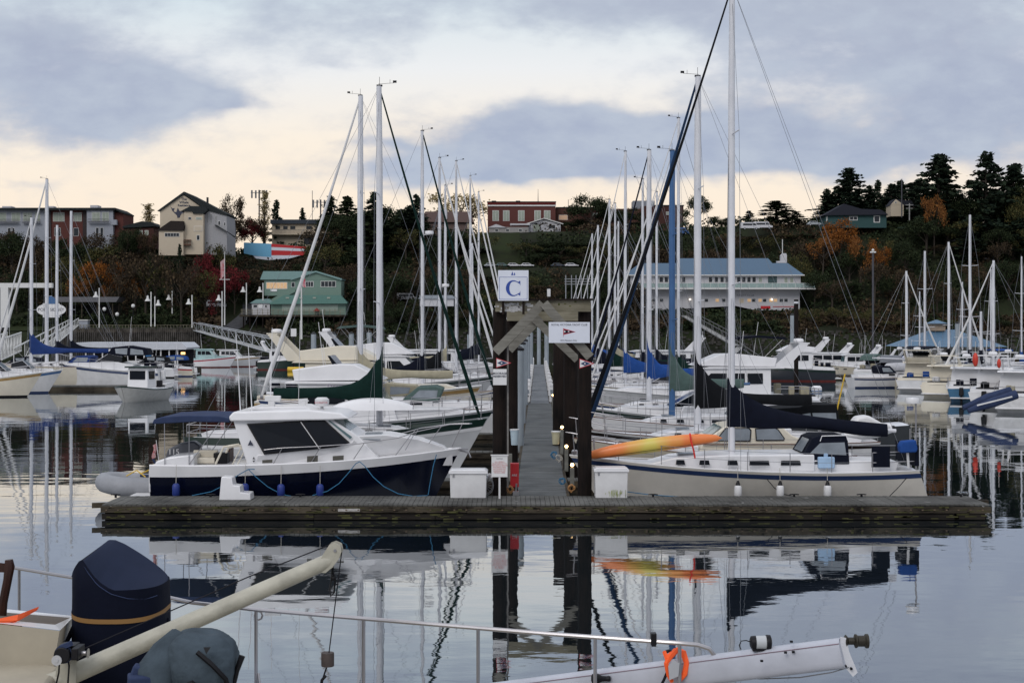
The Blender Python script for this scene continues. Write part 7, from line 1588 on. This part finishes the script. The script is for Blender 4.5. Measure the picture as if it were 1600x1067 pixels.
WORD = {C_: 'dark conifer', D: 'dark green leafy tree', B_: 'bare brown tree', O: 'thin olive tree', K: 'thin brown tree'}
for (px, pt, w, Y, kd) in BELT:
    row = 'hill crest' if Y > 461 else 'upper slope' if Y > 428 else 'lower slope'; key = (kd, row); n = cnts.get(key, 0); cnts[key] = n+1
    tree(kd[0], kd[1], px, pt, w, Y, f"{ordw(n)} {WORD[kd]} from the left in the belt on the {row}")
# undergrowth as one mass
rr = random.Random(21); ug = {0: MB(), 1: MB()}
n = 0
while n < 76000:
    Y = rr.uniform(404, 470) if n % 4 else rr.uniform(403, 413); px = rr.uniform(-40, 1660); X = wx(px, Y)
    if px < 335 and Y < 409: continue
    if 745 < px < 812 and Y > 440: continue
    if 735 < px < 940 and 424 < Y < 440: continue
    if 345 < px < 415 and Y < 426: continue
    d = noise.noise(Vector((X*.07, Y*.09, 3)))
    if d < -.30: continue
    hh = 1.2+3.0*max(0, noise.noise(Vector((X*.16, Y*.16, 8)))+.3); z = hfun(X, Y)+rr.uniform(0, 1)**.7*hh; py = HZ-(z-CH)*F/Y
    if any(a < px < b_ and c < py < d_ and Y < e_ for a, b_, c, d_, e_ in ((1005, 1262, 400, 482, 425), (380, 548, 420, 497, 413), (248, 358, 300, 392, 431), (376, 482, 370, 403, 453), (760, 884, 338, 366, 466))): continue
    card(ug[0 if noise.noise(Vector((X*.05, Y*.05, 30))) > -.05 else 1], Vector((X, Y, z)), .58, rr); n += 1
for k, (m_, nm) in enumerate(((F_dark, 'dark'), (F_brown, 'brown'))):
    o = obj(nm+'_undergrowth', ug[k], m_, None, smooth=False); o['kind'] = 'stuff'; o['label'] = ['dark green undergrowth covering the hillside', 'brown autumn undergrowth covering the hillside'][k]; o['category'] = 'undergrowth'
# shore stones and weed line
rr = random.Random(31); m = MB()
for i in range(2600):
    px = rr.uniform(300, 1620); Y = rr.uniform(398.5, 404.5); X = wx(px, Y); s_ = rr.uniform(.25, .8); m.box((X, Y, hfun(X, Y)+s_*.2), (s_*1.4, s_, s_*.8), rr.uniform(0, 3), tap=.7)
o = obj('shore_rocks', m, mat('wet_rock', (.06,.058,.052), .9, .3, 1), None, smooth=False); o['kind'] = 'stuff'; o['label'] = 'dark wet boulders along the tide line'; o['category'] = 'rocks'
# ------------------------------------------------------------------ foreground trawler upper deck
aged = mat('aged_cream_gelcoat', (.40,.36,.28), .5, .1, 4)
chairwood = mat('dark_varnished_wood', (.045,.016,.010), .35, .3, 12)
fg = thing('trawler', 'white boat in the foreground, only its upper deck rail and bench showing', 'motorboat', (-1.5, 8, 0))
def q(px, py, Y): v = P(px, py, Y); return Vector((v.x+1.5, v.y-8, v.z))
deckz = 3.05
edge = [(x_+1.5, y_-8) for x_, y_ in [(-6.5, 9.6), (-3.5, 8.85), (-1.3, 7.25), (-.1, 6.8), (.72, 6.5), (1.0, 6.3), (1.1, 5.4), (.9, 4.2), (-6.5, 4.2)]][::-1]
obj('upper_deck', MB().plate(edge, deckz-.14, deckz), aged, fg, bevel=.02)
obj('house_side', MB().plate([(x*.93, y*.9) for x, y in edge], 1.1, deckz-.14), white2, fg)
obj('hull', MB().plate([(x*1.04-.1, y*1.06) for x, y in edge], -.4, 1.12), white2, fg)
# rails: z=4.0
RZ = 4.02
def ry_(py): return (CH-RZ)*F/(py-HZ)
rp2 = [(-60, 872), (30, 888), (150, 908), (300, 941), (400, 952), (568, 966), (750, 981), (860, 990), (1000, 1000), (1060, 1004)]
pts = [q(px, py, ry_(py)) for px, py in rp2]
Yc = ry_(1004)
pts += [q(1090, 1007, Yc), q(1108, 1013, Yc), q(1117, 1024, Yc), q(1120, 1040, Yc), q(1120, 1085, Yc)]
obj('top_rail', MB().tube(pts, .0105, 8), steel, fg)
for px, py in ((30, 888), (400, 952), (568, 966), (747, 981), (930, 995), (-60, 872), (1062, 1004)):
    a = q(px, py, ry_(py)); obj('rail_post', MB().tube([a, (a.x, a.y, deckz)], .009, 7), steel, fg)
    if px in (400, 930): obj('rail_brace', MB().tube([(a.x+.01, a.y, RZ-.32), (a.x+.14, a.y-.15, deckz)], .008, 6), steel, fg)
obj('rail_eye', MB().tube([q(404, 955, 7.2)+Vector((.02*math.cos(i/8*2*PI), 0, .022*math.sin(i/8*2*PI)-.02)) for i in range(8)], .006, 5, True), steel, fg)
obj('rail_clip', MB().box(q(1021, 997, ry_(1001)), (.025, .04, .05)).box(q(1021, 1001, ry_(1001)), (.02, .05, .04)), blackp, fg)
# bench box
Yb = 6.6
def bq(px, py): return q(px, py, Yb)
A = bq(-40, 950); zt = wz(975, Yb)
obj('bench_front', MB().add([q(-60, 968, 6.3), q(93, 985, 6.3), q(83, 1046, 6.3), q(-60, 1032, 6.3)], [(3, 2, 1, 0)]).add([q(93, 985, 6.3), q(114, 962, 7.4), q(104, 1020, 7.4), q(83, 1046, 6.3)], [(3, 2, 1, 0)]), aged, fg, smooth=False)
def ring(name, quad_o, quad_i, m_):
    obj(name, MB().add(quad_o+quad_i, [(0, 1, 5, 4), (1, 2, 6, 5), (2, 3, 7, 6), (3, 0, 4, 7)]), m_, fg, smooth=False)
ring('bench_rim', [q(-60, 967, 6.3), q(94, 984, 6.3), q(116, 962, 7.4), q(-60, 944, 7.4)], [q(-60, 962, 6.5), q(86, 975.5, 6.5), q(110, 964.5, 7.3), q(-60, 951, 7.3)], white)
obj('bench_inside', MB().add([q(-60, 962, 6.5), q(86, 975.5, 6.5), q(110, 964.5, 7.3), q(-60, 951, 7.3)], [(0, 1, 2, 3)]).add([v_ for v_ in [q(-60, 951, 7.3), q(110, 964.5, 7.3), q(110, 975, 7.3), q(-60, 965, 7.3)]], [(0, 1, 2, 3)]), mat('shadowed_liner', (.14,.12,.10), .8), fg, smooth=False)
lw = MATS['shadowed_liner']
obj('bench_seat', MB().plate([(x_, y_) for x_, y_ in [(-4.2, -3.2), (-.30, -3.2), (-.50, -1.72), (-.60, -1.66), (-4.2, -1.6)]], wz(1038, 6.3)-.4, wz(1038, 6.3)), aged, fg, bevel=.03)
# wooden chair
ch = thing('wooden_chair', 'dark varnished wooden chair cut off by the left edge of the photo', 'chair', (wx(-20, 6.9), 6.9, wz(1038, 6.3)))
def cq(px, py, dy=0): v = P(px, py, 6.9+dy); return Vector((v.x-ch.location.x, v.y-6.9, v.z-ch.location.z))
obj('back_post', MB().tube([cq(14, 874), cq(15, 884), cq(12, 905), cq(5, 940), cq(2, 970), cq(0, 1010)], [.020, .026, .022, .022, .024, .024], 8), chairwood, ch); obj('back_rail', MB().add([cq(-60, 872), cq(10, 880), cq(9, 894), cq(-60, 892), cq(-60, 872, .03), cq(10, 880, .03), cq(9, 894, .03), cq(-60, 892, .03)], [(3, 2, 1, 0), (4, 5, 6, 7), (0, 1, 5, 4), (2, 3, 7, 6), (1, 2, 6, 5)]), chairwood, ch)
obj('back_post', MB().tube([cq(-62, 868), cq(-60, 1010)], .024, 8), chairwood, ch); obj('chair_seat', MB().box(cq(-40, 975)+Vector((0, -.2, 0)), (.45, .45, .05)), chairwood, ch)
# orange strap
m = MB(); a = [(-20, 978), (20, 960), (60, 950)]; 
m.add([P(-20, 985, 6.28), P(-20, 972, 6.28), P(28, 962, 6.45), P(61, 949, 6.8), P(58, 953, 6.75), P(26, 971, 6.4)], [(0, 1, 2, 5), (5, 2, 3, 4)]); m2 = [Vector(v_)+Vector((0, 0, .006)) for v_ in m.v]
c_ = P(20, 965, 6.5); mm = MB(); mm.v = [tuple(Vector(v_)-c_) for v_ in m.v]+[tuple(v_-c_+Vector((0, .004, 0))) for v_ in m2]; mm.f = m.f+[tuple(i+6 for i in f_)[::-1] for f_ in m.f]
single('tie_down_strap', 'bright orange tie-down strap lying over the edge of the open bench box', 'strap', mm, orange, tuple(c_), smooth=False)
# big covered outboard
YO = 7.0; S_ = F/YO
ob = thing('outboard_motor', 'tall outboard motor under a fitted navy cover with a gold stripe in the foreground', 'outboard motor', (wx(190, YO), YO, deckz))
def ox(px): return (px-190)/S_
def oz(py): return wz(py, YO)-deckz
N = 64
secs = [(1110, 119, 258), (1067, 118, 259), (985, 119, 262), (951, 119.5, 262), (925, 120, 261), (908, 120, 260), (896, 121, 259.5)]
# vertical sides then slanted cut top
vs = []; topf = lambda x: 0
rings_ = []
for (py, x0, x1) in secs[:-1]:
    cxx = (x0+x1)/2; hw = (x1-x0)/2; rings_.append([(ox(cxx+hw*math.copysign(abs(math.cos(2*PI*j/N))**.75, math.cos(2*PI*j/N))), .24*math.copysign(abs(math.sin(2*PI*j/N))**.75, math.sin(2*PI*j/N)), oz(py)) for j in range(N)])
def tabi(x, tb_):
    for (xa, ya), (xb, yb) in zip(tb_, tb_[1:]):
        if x <= xb: return lerp(ya, yb, max(0, (x-xa)/(xb-xa)))
    return tb_[-1][1]
FAR = [(119, 895), (132, 876), (143, 861), (150, 855), (160, 856), (175, 863), (200, 878), (230, 897), (250, 909), (261, 916)]
NEAR = [(119, 897), (132, 881), (143, 868), (150, 866), (160, 880), (175, 897), (195, 910), (220, 918), (245, 921), (261, 918)]
def toprow(f, lift):
    r_ = []
    for j in range(N):
        c, s = math.cos(2*PI*j/N), math.sin(2*PI*j/N); c = math.copysign(abs(c)**.75, c); s = math.copysign(abs(s)**.75, s)
        x = 190.5+70.5*c*f; t_ = (1-s*f)/2
        r_.append((ox(x), .24*s*f, oz(lerp(tabi(x, FAR), tabi(x, NEAR), t_)-(2.2 if lift else 0))))
    return r_
rings_.append(toprow(1.0, 0)); rings_.append(toprow(.975, 1))
mm = MB(); allv = [v_ for r_ in rings_ for v_ in r_]
mm.add(allv, [(i*N+j, i*N+(j+1) % N, (i+1)*N+(j+1) % N, (i+1)*N+j) for i in range(len(rings_)-1) for j in range(N)])
obj('fitted_cover', mm, mat('outboard_navy_cover', (.004,.006,.016), .75, .1, 5, bump=.2, bscale=14, spec=.1), ob, ang=60)
def lid(x, t_):
    u_ = min(.9999, abs((x-190.5)/70.5)); hw_ = .236*(1-u_**(2/.75))**.375
    return (ox(190.5+(x-190.5)*.985), lerp(-hw_, hw_, t_), oz(lerp(tabi(x, NEAR), tabi(x, FAR), t_)-2.0-2.5*math.sin(PI*t_)*min(1, max(0, (x-150)/20))))
ncv = MATS['outboard_navy_cover']
obj('cover_back_slope', MB().grid(lambda a_, b_: lid(lerp(120, 149, a_), b_), 10, 10), ncv, ob)
obj('cover_top', MB().grid(lambda a_, b_: lid(lerp(149, 261, a_), b_), 40, 14), mat('outboard_cover_top', (.012,.019,.045), .72, .08, 5, spec=.12), ob, ang=80)
mm = MB(); rg = []
for py in (945.5, 952.5):
    rg += [(ox(190.6+71.6*math.copysign(abs(math.cos(2*PI*j/N))**.75, math.cos(2*PI*j/N))), .246*math.copysign(abs(math.sin(2*PI*j/N))**.75, math.sin(2*PI*j/N)), oz(py+(6 if math.sin(2*PI*j/N) < 0 else 0)*abs(math.sin(2*PI*j/N)))) for j in range(N)]
mm.add(rg, [(j, (j+1) % N, N+(j+1) % N, N+j) for j in range(N)]); obj('gold_stripe', mm, mat('gold_band', (.24,.13,.04), .6, .05), ob)
obj('cover_seam', MB().tube([(ox(x_), -.247*abs(1-((x_-190.6)/71.6)**2)**.35, oz(tabi(x_, NEAR)+3)) for x_ in range(124, 258, 6)], .0022, 4), navycloth2, ob)
obj('cover_strap', MB().tube([(ox(262), 0, oz(965)), (ox(270), -.02, oz(985)), (ox(276), -.03, oz(1010))], .006, 5).tube([(ox(120), -.05, oz(975)), (ox(112), -.1, oz(1000)), (ox(107), -.12, oz(1020))], .012, 5), navycloth, ob)
# davit
dv = thing('davit_crane', 'cream painted davit boom with a black electric winch reaching up to the right', 'crane', (wx(100, 6.2), 6.2, deckz))
def dq(px, py, Y): v = P(px, py, Y); return Vector((v.x-dv.location.x, v.y-6.2, v.z-deckz))
Yd0, Yd1 = 6.15, 6.5
A = dq(108, 1055, Yd0); B3 = dq(516, 875, Yd1)
crm = mat('davit_cream_paint', (.43,.415,.34), .45, .13, 9, bump=.15, bscale=40)
obj('boom', MB().tube([A-(B3-A)*.12, A, B3], [.047, .044, .036], 16), crm, dv)
e_ = (B3-A).normalized()
m = MB(); hp = [dq(494, 892, Yd1), dq(506, 864, Yd1), dq(516, 849, Yd1), dq(524, 846, Yd1), dq(533, 850, Yd1), dq(535, 860, Yd1), dq(530, 872, Yd1), dq(521, 884, Yd1), dq(510, 893, Yd1)]
for s in (-1, 1):
    vs = [v_+Vector((0, s*.026, 0)) for v_ in hp]+[v_+Vector((0, s*.034, 0)) for v_ in hp]; n = len(hp); m.add(vs, [tuple(range(n)), tuple(range(2*n-1, n-1, -1))]+[((i+1) % n, i, i+n, (i+1) % n+n) for i in range(n)])
obj('sheave_cheek', m, crm, dv); obj('sheave', MB().lathe([(.025, -.02), (.02, 0), (.025, .02)], dq(525, 858, Yd1), 14, 'Y').lathe([(.007, -.04), (.007, .04)], dq(525, 858, Yd1), 8, 'Y'), steel, dv)
obj('winch_bracket', MB().add([dq(88, 1040, 6.1), dq(120, 1022, 6.1), dq(118, 1085, 6.1), dq(84, 1085, 6.1), dq(88, 1040, 6.2), dq(120, 1022, 6.2), dq(118, 1085, 6.2), dq(84, 1085, 6.2)], [(0, 1, 2, 3), (7, 6, 5, 4), (0, 4, 5, 1), (1, 5, 6, 2), (3, 2, 6, 7), (0, 3, 7, 4)]), crm, dv, smooth=False)
w_ = obj('winch_body', MB().lathe([(.035, 0), (.037, .09), (.03, .11)], dq(96, 1024, 6.0), 16, 'Y').box(dq(108, 1016, 6.08), (.07, .08, .06)).box(dq(122, 1018, 6.05), (.03, .10, .05)), blackp, dv, bevel=.004)
obj('winch_dial', MB().lathe([(.022, -.006), (.022, .002)], dq(89, 1031, 6.0), 16, 'Y').lathe([(.008, -.010), (.008, .002)], dq(89, 1031, 6.0), 10, 'Y'), alu2, w_)
obj('winch_rib', MB().lathe([(.039, .02), (.040, .025), (.039, .03)], dq(96, 1024, 6.0), 16, 'Y').lathe([(.039, .05), (.040, .055), (.039, .06)], dq(96, 1024, 6.0), 16, 'Y').box(dq(103, 1008, 6.02), (.05, .03, .02), ry=-.4), navycloth2, w_)
obj('winch_drum', MB().lathe([(.022, 0), (.010, .01), (.010, .045), (.022, .055)], dq(118, 1020, 6.05), 12, 'X'), steel, w_)
obj('winch_cable', MB().tube([dq(124, 1016, 6.12), dq(390, 900, 6.42), dq(520, 849, Yd1)], .003, 5), darkwire, dv)
obj('power_cable', MB().tube([dq(93, 1034, 6.0), dq(92, 1050, 6.0), dq(84, 1085, 6.05)], .004, 5).tube([dq(104, 1012, 6.1), dq(108, 1040, 6.05), dq(105, 1085, 6.05)], .004, 5), blackp, dv)
obj('mast_post', MB().tube([(A-(B3-A)*.1), (A.x-.16, A.y, 0)], .05, 12), crm, dv)
# block and line
t = thing('lifting_tackle', 'thin black line with a cylindrical grey weight and hook hanging from the davit tip', 'tackle', tuple(P(534, 862, Yd1)))
def tq(px, py): v = P(px, py, Yd1); return Vector((v.x, v.y, v.z))-t.location
obj('fall_line', MB().tube([tq(534, 862), tq(514, 1020)], .0028, 5), darkwire, t); obj('weight', MB().lathe([(.029, 0), (.030, .004), (.030, .058), (.029, .062)], tq(512, 1040), 16), mat('weathered_brown_weight', (.07,.055,.05), .7, .2, 20), t)
obj('hook', MB().tube([tq(511, 1040), tq(507, 1052), tq(505, 1058)], .004, 5).tube([tq(509, 1055), tq(503, 1062), tq(502, 1072), tq(508, 1076)], .008, 6), blackp, t); obj('loop_line', MB().tube([tq(520, 882), tq(521, 895), tq(524, 905), tq(522, 925), tq(517, 932), tq(515, 920), tq(518, 905), tq(519, 890)], .0045, 5, True).sphere(tq(520, 903), .012, 8, 6), blackp, t)
# grey covered small outboard / bag
t = thing('covered_outboard', 'small outboard motor under a wrinkled grey blue cover at the bottom edge', 'outboard motor', (wx(318, 5.9), 5.9, deckz)); Sg = F/5.9
def gq(px, py, dy=0): return ((px-318)/Sg, dy, wz(py, 5.9)-deckz)
m = MB(); nn = 64; mm_ = 44; vs = []
for i in range(mm_+1):
    ph = PI*i/mm_
    for j in range(nn):
        a = 2*PI*j/nn; d = Vector((math.sin(ph)*math.cos(a), math.sin(ph)*math.sin(a), math.cos(ph)))
        d2 = Vector([math.copysign(abs(c)**.8, c) for c in d]); r_ = 1+.05*noise.noise(d*2.6+Vector((4, 0, 0)))+.030*noise.noise(Vector((d.x*3, d.y*3, d.z*9)))+.012*abs(noise.noise(d*14))
        px_ = 318+52*d2.x*r_*(1+.12*d2.z); py_ = 1040-56*d2.z*r_+6*d2.x
        g_ = gq(px_, py_); vs.append((g_[0], .17*d2.y*r_, g_[2]))
m.add(vs, [(i*nn+j, (i+1)*nn+j, (i+1)*nn+(j+1) % nn, i*nn+(j+1) % nn) for i in range(mm_) for j in range(nn)])
gc = mat('grey_blue_canvas', (.065,.088,.108), .85, .2, 7, bump=.9, bscale=12)
obj('canvas_cover', m, gc, t, ang=80)
m = MB(); m.tube([gq(288, 1010, .05), gq(268, 1030, .0), gq(252, 1052, -.05), gq(246, 1090, -.05)], [.09, .10, .10, .09], 12); obj('cover_skirt', m, gc, t)
obj('black_strap', MB().tube([gq(322, 1004, -.165), gq(345, 1022, -.175), gq(364, 1046, -.15), gq(366, 1062, -.13)], .011, 5).tube([gq(380, 1022, -.02), gq(372, 1045, -.03), gq(366, 1075, -.04)], [.014, .012, .01], 6), blackp, t); obj('triangle_mark', MB().add([gq(332, 996, -.175), gq(343, 996, -.172), gq(337, 1006, -.182)], [(0, 1, 2)]), blackp, t, smooth=False)
t = thing('deck_gear', 'dark folded canvas and black hose between the navy outboard and the grey cover', 'gear', tuple(P(225, 1060, 5.8))); m = MB(); m.box((0, 0, -.06), (.13, .1, .16), .3); m.box((-.05, .02, -.03), (.05, .06, .17), .1, ry=.35); obj('folded_canvas', m, navycloth2, t, bevel=.01); m = MB(); m.tube([(.14, -.1, -.1), (.17, -.1, -.02), (.22, -.1, .0), (.26, -.1, -.03), (.27, -.1, -.1)], .02, 8); obj('black_hose', m, blackp, t)
t = thing('small_dinghy', 'pale inflatable dinghy top lying across the deck at the bottom edge', 'dinghy', tuple(P(410, 1118, 6.9))); obj('inflated_tube', MB().tube([(-.9, .1, -.05), (-.3, .02, .03), (.3, 0, .03), (.8, .05, -.05)], [.09, .115, .115, .08], 14), mat('pale_dinghy', (.45,.47,.52), .5), t); obj('dinghy_floor', MB().box((0, .3, -.1), (1.3, .5, .04)), greyp, t)
# lower right mast section
YA, YB2 = 6.9, 6.1
bm = thing('mast_section', 'long white aluminium mast lying across the bottom right with a dark end cap', 'mast', tuple((P(760, 1085, YA)+P(1325, 1030, YB2))/2))
def bq2(px, py, Y): return P(px, py, Y)-bm.location
def bY(px): return lerp(6.9, 6.1, (px-760)/565)
A0, A1 = bq2(735, 1066, 6.93), bq2(1316, 997, 6.11); Bo0, Bo1 = bq2(900, 1096, 6.7), bq2(1326, 1034, 6.1)
# oval extrusion
cA = (bq2(735, 1066, 6.93)+bq2(735, 1118, 6.93))/2; cB = (bq2(1318, 997, 6.11)+bq2(1318, 1042, 6.11))/2
ax_ = (cB-cA).normalized(); yv = ax_.cross(Vector((0, 0, 1))).normalized(); zv = yv.cross(ax_); vs = []; nn = 24
for c in (cA, cB):
    for j in range(nn):
        a = 2*PI*j/nn; vs.append(c+zv*(.0655*math.copysign(abs(math.sin(a))**.6, math.sin(a)))+yv*(.045*math.copysign(abs(math.cos(a))**.7, math.cos(a))))
obj('extrusion', MB().add(vs, [(j, (j+1) % nn, nn+(j+1) % nn, nn+j) for j in range(nn)]+[tuple(range(nn))[::-1], tuple(range(nn, 2*nn))]), mat('mast_white_enamel', (.46,.48,.54), .4, .10, 5), bm)
side_ = yv if yv.y < 0 else -yv
obj('luff_groove_line', MB().tube([cA+zv*.048+side_*.041, cB+zv*.048+side_*.041], .0022, 5), mat('mauve_line', (.25,.18,.22), .7), bm)
obj('end_plate', MB().add([bq2(1313, 994, 6.1), bq2(1322, 996, 6.1), bq2(1327, 1018, 6.1), bq2(1340, 1050, 6.1), bq2(1333, 1057, 6.1), bq2(1322, 1044, 6.1), bq2(1312, 1040, 6.1), bq2(1313, 994, 6.2), bq2(1322, 996, 6.2), bq2(1327, 1018, 6.2), bq2(1340, 1050, 6.2), bq2(1333, 1057, 6.2), bq2(1322, 1044, 6.2), bq2(1312, 1040, 6.2)], [(6, 5, 4, 3, 2, 1, 0), tuple(range(7, 14))]+[(i, (i+1) % 7, (i+1) % 7+7, i+7) for i in range(7)]), alu, bm, smooth=False)
obj('plate_bolt', MB().lathe([(.006, -.005), (.006, .005)], bq2(1321, 1040, 6.09), 10, 'Y').lathe([(.006, -.005), (.006, .005)], bq2(1330, 1044, 6.09), 10, 'Y'), blackp, bm)
hx = bq2(1336, 1001, 6.12); obj('gooseneck_fitting', MB().lathe([(.022, -.045), (.028, -.04), (.016, -.03), (.016, -.005), (.030, 0), (.030, .006), (.024, .012), (.024, .040), (.031, .046), (.031, .056), (.02, .058)], hx, 18, 'X'), mat('bronze_dark', (.045,.040,.03), .45, .2, 10, metal=.5), bm)
lt = obj('mast_lamp', MB().lathe([(.018, -.04), (.028, -.035), (.030, -.015)], bq2(1186, 1003, 6.25), 16, 'X').lathe([(.032, .03), (.034, .035), (.033, .05), (.02, .055)], bq2(1186, 1003, 6.25), 16, 'X').box(bq2(1186, 1014, 6.25), (.06, .03, .01)), blackp, bm); obj('lamp_lens', MB().lathe([(.029, -.015), (.030, .03)], bq2(1186, 1003, 6.25), 16, 'X'), mat('frosted_lens', (.45,.47,.48), .25, .05), lt); obj('lamp_wire', MB().tube([bq2(1174, 1003, 6.25), bq2(1166, 1000, 6.25), bq2(1158, 1001, 6.25), bq2(1155, 1008, 6.25), bq2(1158, 1014, 6.25)], .0025, 5), blackp, lt)
m = MB()
for px, py in ((1234, 999), (1225, 1016), (1237, 1015), (1279, 1012), (1188, 1029)): m.box(bq2(px, py, 6.19-.0)+side_*.0-Vector((0, .035, 0)), (.012, .012, .008))
obj('rivet', m, blackp, bm)
obj('cleat', MB().lathe([(.012, -.02), (.022, -.015), (.024, .012), (.014, .03), (.012, .05)], bq2(930, 1058, 6.56)+Vector((0, -.02, 0)), 12, 'X').lathe([(.011, .05), (.014, .06), (.011, .07)], bq2(930, 1058, 6.56)+Vector((0, -.02, 0)), 10, 'X'), blackp, bm)
t = thing('orange_strap_bundle', 'bright orange webbing strap with grey buckle wrapped round the white mast', 'strap', tuple(P(1051, 1040, 6.42)))
def sq(px, py, dy=0): return P(px, py, 6.42+dy)-t.location
m = MB(); m.tube([sq(1058, 1014, .04), sq(1068, 1020, 0), (sq(1073, 1036, -.03)), sq(1070, 1052, -.04), sq(1062, 1062, -.04)], [.012, .016, .014, .014, .012], 6); m.tube([sq(1056, 1016, .02), sq(1046, 1026, -.03), sq(1041, 1036, -.05), sq(1044, 1054, -.05), sq(1050, 1064, -.04)], [.014, .016, .012, .010, .010], 6); m.tube([sq(1038, 1018, 0), sq(1043, 1030, -.04)], [.010, .012], 6); obj('webbing', m, orange, t)
m = MB(); m.add([tuple(v_) for v_ in (sq(1052, 1030, -.07), sq(1062, 1036, -.07), sq(1060, 1056, -.07), sq(1046, 1062, -.07), sq(1044, 1040, -.07), sq(1052, 1030, -.06), sq(1062, 1036, -.06), sq(1060, 1056, -.06), sq(1046, 1062, -.06), sq(1044, 1040, -.06))], [(4, 3, 2, 1, 0), (5, 6, 7, 8, 9)]+[(i, (i+1) % 5, (i+1) % 5+5, i+5) for i in range(5)]); obj('buckle', m, alu2, t, smooth=False); obj('black_tail', MB().tube([sq(1040, 1018, 0), sq(1046, 1016, 0), sq(1052, 1020, 0)], .008, 6).tube([sq(1042, 1050, -.05), sq(1037, 1062, -.04), sq(1030, 1075, -.03)], .007, 5), blackp, t)
single('stay_wire', 'thin steel wire sagging from the end plate of the white mast', 'wire', MB().tube([P(1326, 1042, 6.1)-P(1250, 1055, 6.2), P(1300, 1050, 6.1)-P(1250, 1055, 6.2), P(1250, 1058, 6.2)-P(1250, 1055, 6.2), P(1190, 1060, 6.3)-P(1250, 1055, 6.2), P(1110, 1057, 6.45)-P(1250, 1055, 6.2)], .003, 5), wire, tuple(P(1250, 1055, 6.2)))
obj('lower_rail', MB().tube([q(1082, 1075, 6.9), q(1082, 1062, 6.9), q(1088, 1056, 6.9), q(1112, 1056, 6.9), q(1124, 1060, 6.9), q(1130, 1075, 6.9)], .011, 7), steel, fg)
